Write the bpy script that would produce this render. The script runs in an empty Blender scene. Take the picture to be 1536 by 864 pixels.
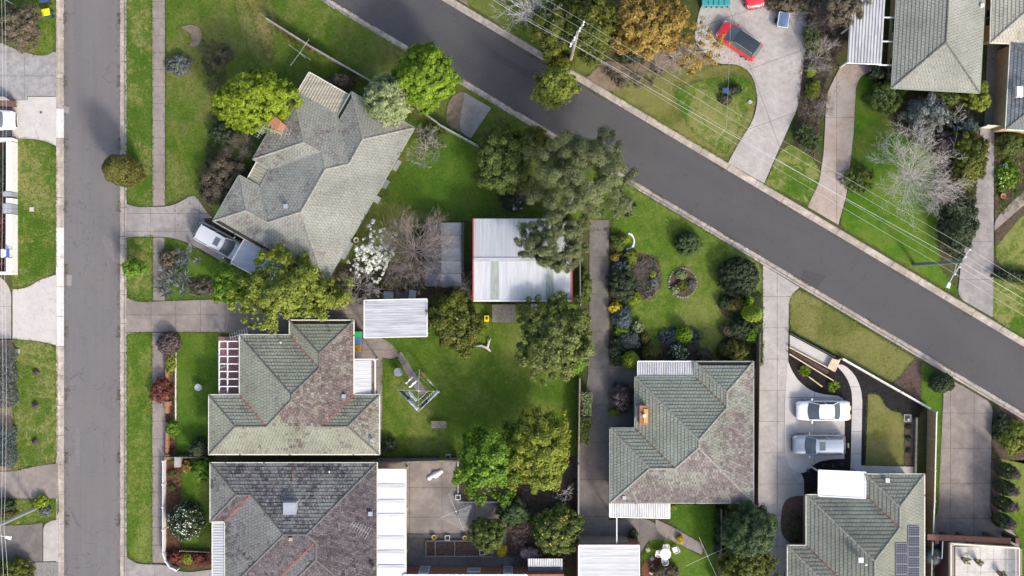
import bpy, bmesh, math, random
import numpy as np
from mathutils import Vector, Matrix
from mathutils.geometry import tessellate_polygon
random.seed(7)
rng = np.random.default_rng(7)
R = math.radians

# ------------------------------------------------------------------ camera, sky, sun, exposure
H = 88.0            # flying height of the drone in metres
S = 0.06            # metres on the ground for one pixel of the 1536 px wide photograph
sc = bpy.context.scene
cam_d = bpy.data.cameras.new('camera')
cam_d.sensor_width = 36.0
cam_d.lens = 18.0 * H / (768 * S)
cam_d.clip_end = 2000
cam = bpy.data.objects.new('camera', cam_d)
cam.location = (0, 0, H)
sc.collection.objects.link(cam)
sc.camera = cam

SUN_EL = R(36)
SHADOW = Vector((-0.56, 0.83)).normalized()        # direction shadows fall on the ground
world = bpy.data.worlds.new('World')
sc.world = world
world.use_nodes = True
wn = world.node_tree.nodes
bg = wn['Background']
sky = wn.new('ShaderNodeTexSky')
sky.sky_type = 'NISHITA'
sky.sun_disc = False
sky.sun_elevation = SUN_EL
sky.sun_rotation = math.atan2(-SHADOW.x, -SHADOW.y)
sky.air_density = 1.0
sky.dust_density = 4.0
world.node_tree.links.new(sky.outputs[0], bg.inputs[0])
bg.inputs[1].default_value = 0.15
sun_d = bpy.data.lights.new('sun', 'SUN')
sun_d.energy = 1.55
sun_d.angle = R(7.5)
sun_d.color = (1.0, 0.95, 0.87)
sun = bpy.data.objects.new('sun', sun_d)
sun_dir = Vector((SHADOW.x * math.cos(SUN_EL), SHADOW.y * math.cos(SUN_EL), -math.sin(SUN_EL)))
sun.rotation_euler = sun_dir.to_track_quat('-Z', 'Y').to_euler()
sun.location = (30, -40, 60)
sc.collection.objects.link(sun)
sc.view_settings.view_transform = 'Standard'
sc.view_settings.look = 'None'
sc.view_settings.gamma = 1.0
sc.view_settings.exposure = 1.15
sc.cycles.max_bounces = 6
sc.cycles.diffuse_bounces = 3
sc.cycles.glossy_bounces = 2
sc.cycles.transmission_bounces = 3
sc.cycles.transparent_max_bounces = 4

# ------------------------------------------------------------------ helpers
C = sc.collection
def P(x, y, z=0.0):
    """world point at height z over the plan position (x, y) of the photograph"""
    k = S * (H - z) / H
    return Vector(((x - 768) * k, (432 - y) * k, z))
WLOC = {}
def tag(o, label=None, cat=None, group=None, kind=None):
    if label: o['label'] = label
    if cat: o['category'] = cat
    if group: o['group'] = group
    if kind: o['kind'] = kind
    return o
def thing(name, label, cat, loc, group=None):
    o = bpy.data.objects.new(name, None)
    o.empty_display_size = 0.3
    o.location = loc
    C.objects.link(o)
    WLOC[o.name] = Vector(loc)
    return tag(o, label, cat, group)
class MB:
    def __init__(s): s.v = []; s.f = []; s.a = []
    def poly(s, pts, a=None):
        n = len(s.v); s.v += [tuple(p) for p in pts]; s.f.append(tuple(range(n, n + len(pts)))); return s
    def mesh(s, vs, fs):
        n = len(s.v); s.v += [tuple(p) for p in vs]; s.f += [tuple(i + n for i in f) for f in fs]; return s
    def hexa(s, b, t):
        """box from four bottom and four top corners"""
        return s.mesh(list(b) + list(t), [(3, 2, 1, 0), (4, 5, 6, 7), (0, 1, 5, 4), (1, 2, 6, 5), (2, 3, 7, 6), (3, 0, 4, 7)])
    def box(s, c, size, rz=0.0, M=None):
        cx, cy, cz = c; x, y, z = size[0] / 2, size[1] / 2, size[2] / 2
        m = M or Matrix.Rotation(rz, 3, 'Z')
        q = []
        for dz in (-z, z):
            for dx, dy in ((-x, -y), (x, -y), (x, y), (-x, y)):
                w = m @ Vector((dx, dy, dz)); q.append((cx + w.x, cy + w.y, cz + w.z))
        return s.hexa(q[:4], q[4:])
    def bar(s, a, b, w, h):
        """rectangular bar between two points"""
        a, b = Vector(a), Vector(b); d = b - a; L = d.length
        if L < 1e-6: return s
        q = d.to_track_quat('X', 'Z').to_matrix()
        return s.box((a + b) / 2, (L, w, h), M=q)
    def prism(s, pts, z0, z1):
        pts = [(p[0], p[1]) for p in pts]
        ar = sum(pts[i][0] * pts[(i + 1) % len(pts)][1] - pts[(i + 1) % len(pts)][0] * pts[i][1] for i in range(len(pts)))
        if ar < 0: pts = pts[::-1]
        n = len(pts)
        s.mesh([(x, y, z0) for x, y in pts] + [(x, y, z1) for x, y in pts],
               [tuple(range(n, 2 * n))] + [(i, (i + 1) % n, n + (i + 1) % n, n + i) for i in range(n)])
        return s
    def tube(s, path, r, n=6, cap=True):
        path = [Vector(p) for p in path]
        rr = r if isinstance(r, (list, tuple)) else [r] * len(path)
        base = len(s.v); last = None
        for i, p in enumerate(path):
            d = (path[min(i + 1, len(path) - 1)] - path[max(i - 1, 0)])
            d = d.normalized() if d.length > 1e-9 else Vector((0, 0, 1))
            up = Vector((0, 0, 1)) if abs(d.z) < .9 else Vector((1, 0, 0))
            x = d.cross(up).normalized(); y = d.cross(x)
            for k in range(n):
                t = 2 * math.pi * k / n
                s.v.append(tuple(p + (x * math.cos(t) + y * math.sin(t)) * rr[i]))
        for i in range(len(path) - 1):
            for k in range(n):
                a = base + i * n + k; b = base + i * n + (k + 1) % n
                s.f.append((a, b, b + n, a + n))
        if cap:
            s.f.append(tuple(base + k for k in range(n))[::-1])
            e = base + (len(path) - 1) * n
            s.f.append(tuple(e + k for k in range(n)))
        return s
    def lathe(s, c, prof, n=16):
        """profile of (radius, height) turned about a vertical axis at c"""
        base = len(s.v); c = Vector(c)
        for r, z in prof:
            for k in range(n):
                t = 2 * math.pi * k / n
                s.v.append((c.x + r * math.cos(t), c.y + r * math.sin(t), c.z + z))
        for i in range(len(prof) - 1):
            for k in range(n):
                a = base + i * n + k; b = base + i * n + (k + 1) % n
                s.f.append((a, b, b + n, a + n))
        s.f.append(tuple(base + k for k in range(n))[::-1])
        e = base + (len(prof) - 1) * n
        s.f.append(tuple(e + k for k in range(n)))
        return s
    def flat(s, pts, z):
        """filled polygon that may be concave"""
        v3 = [Vector((p[0], p[1], z)) for p in pts]
        n = len(s.v); s.v += [tuple(p) for p in v3]
        for t in tessellate_polygon([v3]):
            a, b, c = [v3[i] for i in t]
            s.f.append(tuple(i + n for i in (t if (b - a).cross(c - a).z > 0 else t[::-1])))
        return s
    def build(s, name, mat, parent=None, smooth=False, loc=None):
        me = bpy.data.meshes.new(name)
        if parent is not None: o0 = WLOC[parent.name]
        elif loc is not None: o0 = Vector(loc)
        else: o0 = Vector((0, 0, 0))
        me.from_pydata([(x - o0.x, y - o0.y, z - o0.z) for x, y, z in s.v], [], s.f)
        if smooth:
            me.polygons.foreach_set('use_smooth', [True] * len(me.polygons))
        me.materials.append(M[mat] if isinstance(mat, str) else mat)
        o = bpy.data.objects.new(name, me)
        C.objects.link(o)
        if parent is not None: o.parent = parent
        else: o.location = o0
        WLOC[o.name] = o0.copy()
        return o
def fast_mesh(name, verts, quads, mat, parent=None, attrs=None, loc=None):
    """numpy mesh; quads (n,4) or tris (n,3); attrs: per-face float attributes"""
    o0 = np.array(WLOC[parent.name] if parent is not None else (loc if loc is not None else (0, 0, 0)), dtype=np.float64)
    v = (np.asarray(verts) - o0).astype(np.float32); q = np.asarray(quads, dtype=np.int32)
    me = bpy.data.meshes.new(name)
    k = q.shape[1]
    me.vertices.add(len(v)); me.vertices.foreach_set('co', v.ravel())
    me.loops.add(q.size); me.loops.foreach_set('vertex_index', q.ravel())
    me.polygons.add(len(q)); me.polygons.foreach_set('loop_start', np.arange(0, q.size, k, dtype=np.int32))
    me.polygons.foreach_set('loop_total', np.full(len(q), k, dtype=np.int32))
    me.update(calc_edges=True)
    for an, arr in (attrs or {}).items():
        at = me.attributes.new(an, 'FLOAT', 'FACE'); at.data.foreach_set('value', np.asarray(arr, dtype=np.float32))
    me.materials.append(M[mat] if isinstance(mat, str) else mat)
    o = bpy.data.objects.new(name, me); C.objects.link(o)
    if parent is not None: o.parent = parent
    else: o.location = tuple(o0)
    WLOC[o.name] = Vector(o0)
    return o

# ------------------------------------------------------------------ materials
M = {}
class NT:
    def __init__(s, name):
        s.m = bpy.data.materials.new(name); s.m.use_nodes = True
        s.n = s.m.node_tree.nodes; s.l = s.m.node_tree.links
        s.b = s.n['Principled BSDF']; s.out = s.n['Material Output']
        s.pos = s.n.new('ShaderNodeNewGeometry').outputs['Position']
        M[name] = s.m
    def noise(s, scale, detail=4, rough=0.55, vec=None, stretch=None, dist=0.0):
        t = s.n.new('ShaderNodeTexNoise'); t.inputs['Scale'].default_value = scale
        t.inputs['Detail'].default_value = detail; t.inputs['Roughness'].default_value = rough
        t.inputs['Distortion'].default_value = dist
        v = vec or s.pos
        if stretch:
            mp = s.n.new('ShaderNodeMapping'); mp.vector_type = 'TEXTURE'; s.l.new(v, mp.inputs[0])
            mp.inputs['Rotation'].default_value = (0, 0, stretch[2] if len(stretch) > 2 else 0)
            mp.inputs['Scale'].default_value = (1 / stretch[0], 1 / stretch[1], 1); v = mp.outputs[0]
        s.l.new(v, t.inputs[0]); return t.outputs[0]
    def ramp(s, fac, stops):
        r = s.n.new('ShaderNodeValToRGB'); e = r.color_ramp.elements
        while len(e) < len(stops): e.new(0.5)
        for i, (p, c) in enumerate(stops):
            e[i].position = p; e[i].color = (c[0], c[1], c[2], 1) if not isinstance(c, (int, float)) else (c, c, c, 1)
        s.l.new(fac, r.inputs[0]); return r.outputs[0]
    def mix(s, fac, a, b, mode='MIX'):
        x = s.n.new('ShaderNodeMix'); x.data_type = 'RGBA'; x.blend_type = mode
        for sock, val in ((x.inputs[0], fac), (x.inputs[6], a), (x.inputs[7], b)):
            if isinstance(val, (int, float)): sock.default_value = val
            elif isinstance(val, tuple): sock.default_value = (*val[:3], 1)
            else: s.l.new(val, sock)
        return x.outputs[2]
    def math(s, op, a, b=0.5):
        x = s.n.new('ShaderNodeMath'); x.operation = op
        for i, val in enumerate((a, b)):
            if isinstance(val, (int, float)): x.inputs[i].default_value = val
            else: s.l.new(val, x.inputs[i])
        return x.outputs[0]
    def attr(s, name):
        a = s.n.new('ShaderNodeAttribute'); a.attribute_name = name; return a.outputs['Fac']
    def color(s, c):
        if isinstance(c, tuple): s.b.inputs['Base Color'].default_value = (*c, 1)
        else: s.l.new(c, s.b.inputs['Base Color'])
    def bump(s, h, strength=0.4, dist=0.03):
        b = s.n.new('ShaderNodeBump'); b.inputs['Strength'].default_value = strength; b.inputs['Distance'].default_value = dist
        s.l.new(h, b.inputs['Height']); s.l.new(b.outputs[0], s.b.inputs['Normal'])
    def set(s, rough=0.8, metal=0.0, spec=None, coat=None):
        s.b.inputs['Roughness'].default_value = rough; s.b.inputs['Metallic'].default_value = metal
        if spec is not None: s.b.inputs['Specular IOR Level'].default_value = spec
        if coat: s.b.inputs['Coat Weight'].default_value = coat; s.b.inputs['Coat Roughness'].default_value = 0.05
        return s.m
def mul(c, k): return tuple(x * k for x in c)
def plain(name, c, rough=0.6, metal=0.0, var=0.12, scale=3.0, spec=None, coat=None, bump=0.0):
    t = NT(name); n = t.noise(scale, 4)
    t.color(t.ramp(n, [(0.3, mul(c, 1 - var)), (0.7, mul(c, 1 + var))]))
    if bump: t.bump(t.noise(scale * 6, 3), bump, 0.02)
    return t.set(rough, metal, spec, coat)
def concrete(name, c, stain=0.35, dark=0.5, tint=None, fleck=0.12, streak=None):
    """weathered concrete: big stains, mottling, drips, hairline cracks, flecks"""
    t = NT(name); fleck *= 1.5
    a = t.noise(0.35, 6, 0.68); b = t.noise(2.0, 6, 0.72, stretch=streak); d = t.noise(17, 3, 0.75); e = t.noise(0.9, 5, 0.7, dist=0.4)
    col = t.ramp(b, [(0.28, mul(c, 1 - fleck * 1.3)), (0.5, c), (0.75, mul(c, 1 + fleck))])
    col = t.mix(t.math('MULTIPLY', t.ramp(e, [(0.42, 0.0), (0.62, 1.0)]), 0.22 + fleck), col, mul(c, 0.72))
    st = t.ramp(a, [(0.44, 0.0), (0.6, 1.0)])
    col = t.mix(t.math('MULTIPLY', st, stain), col, mul(tint or c, dark))
    sp = t.n.new('ShaderNodeTexVoronoi'); sp.inputs['Scale'].default_value = 0.55; t.l.new(t.pos, sp.inputs[0])
    col = t.mix(t.math('MULTIPLY', t.ramp(sp.outputs[0], [(0.05, 1.0), (0.17, 0.0)]), stain * .8), col, mul(c, 0.55))
    crack = t.ramp(t.math('ABSOLUTE', t.math('SUBTRACT', t.noise(0.4, 4, 0.55, dist=0.5), 0.5)), [(0.0, 1.0), (0.003, 0.0)])
    col = t.mix(t.math('MULTIPLY', crack, 0.45), col, mul(c, 0.35))
    col = t.mix(t.math('MULTIPLY', t.ramp(d, [(0.5, 0.0), (0.75, 1.0)]), 0.3), col, mul(c, 0.55))
    t.color(col); t.bump(d, 0.3, 0.01)
    return t.set(0.88, spec=0.3)
def lawn_mat(name, lush, mid, dry, bias=0.5, soil=0.0, wear=0.5):
    """grass: broad tone, mottled tufts, crisp worn yellow patches, mower lines"""
    t = NT(name)
    a = t.noise(0.16, 5, 0.62, dist=0.6); b = t.noise(0.8, 6, 0.7, dist=0.5); d = t.noise(6.0, 4, 0.75); f = t.noise(26, 2, 0.7); w = t.noise(1.7, 6, 0.75, dist=0.8)
    k = t.math('ADD', t.math('MULTIPLY', a, 0.8), t.math('MULTIPLY', b, 0.6))
    k = t.math('ADD', k, t.math('MULTIPLY', d, 0.45)); k = t.math('SUBTRACT', k, 0.43 + bias - 0.5)
    col = t.ramp(k, [(0.28, mul(lush, 0.8)), (0.40, lush), (0.52, mid), (0.70, dry)])
    wk = t.math('MULTIPLY', t.ramp(t.math('ADD', t.math('MULTIPLY', w, 0.55), t.math('MULTIPLY', a, 0.45)), [(0.495, 0.0), (0.54, 1.0)]), wear)
    col = t.mix(wk, col, mul(dry, 1.12))
    mow = t.noise(1.0, 2, 0.5, stretch=(3.2, 0.12, 0.2))
    col = t.mix(0.22, col, t.mix(t.ramp(mow, [(0.35, 0.0), (0.65, 1.0)]), mul(lush, 0.8), mid))
    col = t.mix(t.math('MULTIPLY', t.ramp(f, [(0.4, 1.0), (0.62, 0.0)]), 0.35), col, mul(lush, 0.55))
    if soil:
        col = t.mix(t.ramp(t.noise(0.45, 6, 0.68), [(0.6, 0.0), (0.7, soil)]), col, (0.16, 0.115, 0.075))
    t.color(col); t.bump(t.math('ADD', d, f), 0.8, 0.05)
    return t.set(0.95, spec=0.1)
def leaf_mat(name, dark, mid, light, trans=0.3):
    t = NT(name)
    r = t.attr('rnd'); g = t.noise(0.9, 3)
    k = t.math('ADD', t.math('MULTIPLY', r, 0.62), t.math('MULTIPLY', g, 0.4))
    col = t.ramp(k, [(0.16, dark), (0.5, mid), (0.82, light)])
    t.color(col); t.set(0.55, spec=0.3)
    tr = t.n.new('ShaderNodeBsdfTranslucent'); t.l.new(t.mix(0.3, col, (0.2, 0.24, 0.02)), tr.inputs[0])
    mx = t.n.new('ShaderNodeMixShader'); mx.inputs[0].default_value = trans
    t.l.new(t.b.outputs[0], mx.inputs[1]); t.l.new(tr.outputs[0], mx.inputs[2]); t.l.new(mx.outputs[0], t.out.inputs[0])
    return t.m
def tile_mat(name, tile_a, tile_b, lich_a, lich_b, rust=(0.2, 0.08, 0.06)):
    """roof tiles: two fired tones, lichen where the face attribute 'lic' is high"""
    t = NT(name)
    r = t.attr('rnd'); lic = t.attr('lic')
    base = t.ramp(r, [(0.0, tile_a), (0.6, tile_b), (0.93, mul(tile_b, 1.25)), (1.0, mul(tile_a, 0.55))])
    big = t.noise(0.42, 4, 0.6); fine = t.noise(5.5, 6, 0.85); vf = t.noise(19, 3, 0.75)
    lich = t.ramp(vf, [(0.3, lich_a), (0.7, lich_b)])
    k = t.math('ADD', t.math('ADD', t.math('MULTIPLY', big, 0.85), t.math('MULTIPLY', fine, 1.0)), t.math('MULTIPLY', r, 0.16))
    k = t.math('MULTIPLY', t.math('ADD', k, t.math('ADD', lic, 0.03)), 0.5)      # lic about -0.4 (bare) .. 0.4 (covered)
    k = t.ramp(k, [(0.44, 0.0), (0.53, 0.85), (0.8, 1.0)])
    col = t.mix(k, base, lich)
    spots = t.ramp(t.noise(11, 4, 0.85), [(0.55, 0.0), (0.64, 0.9)])
    col = t.mix(t.math('MULTIPLY', spots, 0.75), col, mul(lich_b, 1.3))
    dk = t.ramp(t.noise(5.0, 5, 0.85), [(0.36, 1.0), (0.46, 0.0)])
    col = t.mix(t.math('MULTIPLY', dk, 0.6), col, mul(tile_a, 0.4))
    tone = t.ramp(t.noise(0.3, 5, 0.65), [(0.32, 0.78), (0.68, 1.16)]); col = t.mix(1.0, col, tone, 'MULTIPLY')
    t.color(col); t.bump(vf, 0.5, 0.02)
    return t.set(0.9, spec=0.25)
# material palette of the setting
def asphalt(name, c, patch):
    """worn asphalt: broad tone, wheel tracks along the street, brown dust, oil drips, patches and sealed cracks"""
    t = NT(name)
    a = t.noise(0.12, 5, 0.65); st = t.noise(0.45, 5, 0.6, stretch=patch); g = t.noise(24, 3, 0.85); b = t.noise(1.1, 7, 0.75)
    col = t.ramp(a, [(0.3, mul(c, 0.66)), (0.5, c), (0.7, mul(c, 1.3))])
    col = t.mix(t.math('MULTIPLY', t.ramp(st, [(0.42, 0.0), (0.62, 1.0)]), 0.7), col, (c[0] * 1.6, c[1] * 1.48, c[2] * 1.34))
    col = t.mix(t.math('MULTIPLY', t.ramp(t.noise(0.2, 4, 0.6, stretch=(1, 1)), [(0.53, 0.0), (0.64, 1.0)]), 0.5), col, (c[0] * 1.7, c[1] * 1.42, c[2] * 1.18))
    col = t.mix(t.math('MULTIPLY', t.ramp(b, [(0.48, 0.0), (0.72, 1.0)]), 0.32), col, mul(c, 0.66))
    v = t.n.new('ShaderNodeTexVoronoi'); v.inputs['Scale'].default_value = 0.3; t.l.new(t.pos, v.inputs[0])
    col = t.mix(t.math('MULTIPLY', t.ramp(v.outputs[0], [(0.06, 1.0), (0.16, 0.0)]), 0.35), col, mul(c, 0.6))
    col = t.mix(t.math('MULTIPLY', t.ramp(g, [(0.35, 0.0), (0.7, 1.0)]), 0.45), mul(c, 0.75), col)
    for sc_, w_ in ((0.2, 0.003), (0.55, 0.0022)):
        crack = t.ramp(t.math('ABSOLUTE', t.math('SUBTRACT', t.noise(sc_, 4, 0.55, dist=0.5), 0.5)), [(0.0, 1.0), (w_, 0.0)])
        col = t.mix(t.math('MULTIPLY', crack, 0.5), col, mul(c, 0.4))
    t.color(col); t.bump(g, 0.5, 0.01); t.set(0.85, spec=0.35)
asphalt('asphalt_pale', (0.150, 0.141, 0.143), (3.0, 0.12, 0))
asphalt('asphalt_dark', (0.075, 0.0735, 0.0765), (0.10, 1.1, R(-30.8)))
concrete('kerb_concrete', (0.37, 0.325, 0.28), 0.55, 0.5, fleck=.3)
concrete('kerb_new', (0.52, 0.5, 0.48), 0.1, 0.8)
concrete('path_concrete', (0.235, 0.205, 0.185), 0.5, 0.55, streak=(4, 0.6))
concrete('drive_grey', (0.265, 0.245, 0.235), 0.55, 0.5)
concrete('drive_light', (0.35, 0.325, 0.305), 0.4, 0.62)
concrete('drive_white', (0.43, 0.405, 0.38), 0.22, 0.82, fleck=0.06)
concrete('drive_tan', (0.31, 0.25, 0.205), 0.5, 0.8, tint=(0.42, 0.40, 0.38))
concrete('drive_brown', (0.24, 0.205, 0.182), 0.6, 0.55)
concrete('drive_dark', (0.15, 0.135, 0.126), 0.6, 0.5)
concrete('drive_streaked', (0.28, 0.27, 0.27), 0.4, 0.7, fleck=0.25, streak=(1, 1))
plain('joint', (0.06, 0.05, 0.04), 0.95)
def soil_mat(name, c, c2, scale=5):
    t = NT(name); a = t.noise(scale, 6, 0.75); b = t.noise(0.6, 4, 0.6); d = t.noise(28, 2, 0.8)
    col = t.ramp(a, [(0.3, mul(c, 0.5)), (0.5, c), (0.72, c2)])
    col = t.mix(t.ramp(b, [(0.4, 0.0), (0.65, 0.5)]), col, mul(c2, 0.7))
    t.color(col); t.bump(t.math('ADD', a, d), 1.0, 0.05); t.set(0.95, spec=0.15)
soil_mat('soil', (0.075, 0.052, 0.036), (0.15, 0.11, 0.08))
soil_mat('mulch_black', (0.016, 0.014, 0.014), (0.045, 0.04, 0.038), 7)
soil_mat('mulch_red', (0.11, 0.045, 0.03), (0.2, 0.1, 0.07), 6)
soil_mat('mulch_brown', (0.085, 0.055, 0.045), (0.16, 0.11, 0.095), 6)
soil_mat('dirt', (0.20, 0.155, 0.11), (0.30, 0.24, 0.18), 2)
soil_mat('gravel_grey', (0.20, 0.19, 0.18), (0.36, 0.34, 0.32), 9)
LU, MI, DR = (0.055, 0.12, 0.009), (0.108, 0.165, 0.018), (0.215, 0.212, 0.065)
lawn_mat('lawn_lush', (0.048, 0.122, 0.008), (0.082, 0.156, 0.013), (0.145, 0.175, 0.036), 0.52, 0, .35)
lawn_mat('lawn_mixed', LU, MI, DR, 0.49, 0, .55)
lawn_mat('lawn_verge', (0.046, 0.11, 0.008), (0.10, 0.15, 0.02), (0.235, 0.215, 0.085), 0.49, 0, .9)
lawn_mat('lawn_dry', (0.085, 0.105, 0.02), (0.145, 0.145, 0.04), (0.215, 0.195, 0.075), 0.45, 0, .5)
lawn_mat('lawn_rough', (0.052, 0.106, 0.009), (0.098, 0.14, 0.02), (0.18, 0.165, 0.06), 0.47, 0.7, .5)
lawn_mat('lawn_track', (0.12, 0.12, 0.03), (0.20, 0.165, 0.06), (0.27, 0.21, 0.11), 0.42, .8, .6)
lawn_mat('ground_mix', (0.03, 0.058, 0.008), (0.055, 0.07, 0.018), (0.10, 0.08, 0.045), 0.42, 0.8)

SL = 0.5955
def low(x): return SL * (x - 478)      # outer edge of the lower kerb of the diagonal street
def upp(x): return SL * (x - 682)      # outer edge of the upper kerb
B0 = MB()
w = 9000
B0.poly([(-w, -w, -.17), (w, -w, -.17), (w, w, -.17), (-w, w, -.17)])
lands = [[(-4000, -4000), (85.5, -4000), (85.5, 4000), (-4000, 4000)],
         [(189, 4000), (189, low(189)), (5000, low(5000)), (5000, 4000)],
         [(189, -4000), (5000, -4000), (5000, upp(5000)), (189, upp(189))]]
for pl in lands:
    B0.prism([P(*p) for p in pl], -.17, 0)
tag(B0.build('ground', 'ground_mix'), kind='structure')
def soften(pts, cut=7.0):
    """round the obtuse corners of an outline"""
    for _ in range(2):
        out = []; n = len(pts)
        for i in range(n):
            p0, p, q = Vector(pts[i - 1]), Vector(pts[i]), Vector(pts[(i + 1) % n]); a, b = p0 - p, q - p
            if a.length < 2 or b.length < 2: out.append(tuple(p)); continue
            an = a.angle(b)
            if R(96) < an < R(172):
                out.append(tuple(p + a.normalized() * min(cut, a.length * .3))); out.append(tuple(p + b.normalized() * min(cut, b.length * .3)))
            else: out.append(tuple(p))
        pts = out; cut *= .5
    return pts
def strip(name, pts, z, mat):
    return tag(MB().flat([P(*p) for p in pts], z).build(name, mat), kind='structure')
strip('road_vertical', [(92, -4000), (182, -4000), (182, 4000), (92, 4000)], -.12, 'asphalt_pale')
strip('road_diagonal', [(182.5, SL * (182.5 - 494) + 1), (182.5, SL * (182.5 - 662) - 1), (5000, SL * (5000 - 662) - 1), (5000, SL * (5000 - 494) + 1)], -.124, 'asphalt_dark')

plain('patch_pale', (0.21, 0.185, 0.185), .9, var=.12, scale=6); plain('patch_dark', (0.045, 0.043, 0.047), .9, var=.15, scale=6); plain('patch_mid', (0.135, 0.122, 0.124), .9, var=.12, scale=6)
for k_, (pts_, m_) in enumerate((([(95, 158), (103, 159), (103, 170), (95, 170)], 'patch_pale'), ([(99, 412), (107, 413), (106, 429), (99, 428)], 'patch_pale'), ([(112, 640), (119, 640), (119, 700), (112, 699)], 'patch_mid'), ([(1206, 404), (1240, 414), (1222, 438), (1200, 424)], 'patch_dark'), ([(740, 75), (800, 110), (795, 119), (735, 84)], 'patch_dark'), ([(150, 355), (168, 358), (172, 395), (160, 380)], 'patch_mid'))):
    strip('road_patch', pts_, -.116 + .0005 * k_, m_)
def kerb(name, a, b, inward, wid, seg, newzones=()):
    """concrete kerb and gutter cast in lengths; a-b is its outer edge, 'inward' points to the road"""
    root = bpy.data.objects.new(name, None); C.objects.link(root); WLOC[root.name] = Vector((0, 0, 0)); root['kind'] = 'structure'
    a, b = P(*a), P(*b); d = (b - a); L = d.length; d.normalize(); n = Vector((inward[0], inward[1], 0)).normalized()
    prof = [(0, -.16), (0, .012), (.13, .015), (.17, .0), (.24, -.085), (.30, -.105), (wid, -.112), (wid, -.16)]
    k = int(L / seg)
    for i in range(k):
        s0 = L * i / k + .018; s1 = L * (i + 1) / k - .018
        mb = MB(); q0 = a + d * s0; q1 = a + d * s1
        jz = random.uniform(-.006, .006)
        r0 = [q0 + n * x + Vector((0, 0, z + (jz if z > -.1 else 0))) for x, z in prof]; r1 = [q1 + n * x + Vector((0, 0, z + (jz if z > -.1 else 0))) for x, z in prof]
        m = len(prof)
        mb.mesh(r0 + r1, [(j, j + 1, m + j + 1, m + j) for j in range(m - 1)] + [tuple(range(m))[::-1], tuple(range(m, 2 * m))])
        py = 432 - (q0.y + q1.y) / 2 / S
        new = any(z0 < py < z1 for z0, z1 in newzones)
        mb.build('kerb_length', 'kerb_new' if new else 'kerb_concrete', root)
kerb('kerb_west', (84, -150), (84, 1010), (1, 0), .66, 2.6, ((142, 220), (360, 520)))
kerb('kerb_east', (190, -170), (190, 1010), (-1, 0), .64, 2.6)
kerb('kerb_lower', (200, low(200)), (1750, low(1750)), (.51, .86), .56, 2.8)
kerb('kerb_upper', (400, upp(400)), (1750, upp(1750)), (-.51, -.86), .58, 2.8)

ZL = [0.004]
def nz():
    ZL[0] += 0.0006
    return ZL[0]
LAWNS = []
def lawn(pts, mat, dens=1.0, name='lawn'):
    pts = soften(pts); o = strip(name, pts, nz(), mat)
    if dens: LAWNS.append((pts, mat, dens))
    return o
def bed(pts, mat, name='garden_bed'):
    return strip(name, soften(pts), nz() + .02, mat)
def clip(poly, a, b):
    """keep the part of poly left of the line a->b"""
    out = []
    ex, ey = b[0] - a[0], b[1] - a[1]
    sd = lambda p: ex * (p[1] - a[1]) - ey * (p[0] - a[0])
    for i in range(len(poly)):
        p, q = poly[i], poly[(i + 1) % len(poly)]
        sp, sq = sd(p), sd(q)
        if sp >= 0: out.append(p)
        if (sp > 0 > sq) or (sp < 0 < sq):
            t = sp / (sp - sq); out.append(tuple(p[k] + (q[k] - p[k]) * t for k in range(len(p))))
    return out
def area(poly):
    return 0.5 * sum(poly[i][0] * poly[(i + 1) % len(poly)][1] - poly[(i + 1) % len(poly)][0] * poly[i][1] for i in range(len(poly)))
def paving(name, pts, mat, cell, ang=0.0, org=None, z=0.03, gap=0.026):
    """concrete cast in slabs: the outline cut by a grid, one object for each slab"""
    pts = [tuple(P(*p)[:2]) for p in soften(pts)]
    zb = nz() + .004
    root = tag(MB().flat(pts, zb).build(name, 'joint'), kind='structure')
    ca, sa = math.cos(ang), math.sin(ang)
    loc = [(x * ca + y * sa, -x * sa + y * ca) for x, y in pts]
    if area(loc) < 0: loc = loc[::-1]
    x0, x1 = min(p[0] for p in loc), max(p[0] for p in loc); y0, y1 = min(p[1] for p in loc), max(p[1] for p in loc)
    nx, ny = max(1, round((x1 - x0) / cell[0])), max(1, round((y1 - y0) / cell[1]))
    dx, dy = (x1 - x0) / nx, (y1 - y0) / ny
    g = gap / 2
    for i in range(nx):
        for j in range(ny):
            cx0, cx1, cy0, cy1 = x0 + i * dx + g, x0 + (i + 1) * dx - g, y0 + j * dy + g, y0 + (j + 1) * dy - g
            q = loc
            for a, b in (((cx0, cy0), (cx1, cy0)), ((cx1, cy0), (cx1, cy1)), ((cx1, cy1), (cx0, cy1)), ((cx0, cy1), (cx0, cy0))):
                q = clip(q, a, b)
                if len(q) < 3: break
            if len(q) < 3 or abs(area(q)) < .06: continue
            w_ = [(x * ca - y * sa, x * sa + y * ca) for x, y in q]
            zt = zb + z + random.uniform(-.006, .006)
            mb = MB(); mb.flat(w_, zt)
            n = len(w_); v0 = len(mb.v)
            mb.v += [(x, y, zt) for x, y in w_] + [(x, y, 0) for x, y in w_]
            mb.f += [(v0 + n + k, v0 + n + (k + 1) % n, v0 + (k + 1) % n, v0 + k) for k in range(n)]
            mb.build('slab', mat, root)
    return root

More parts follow.
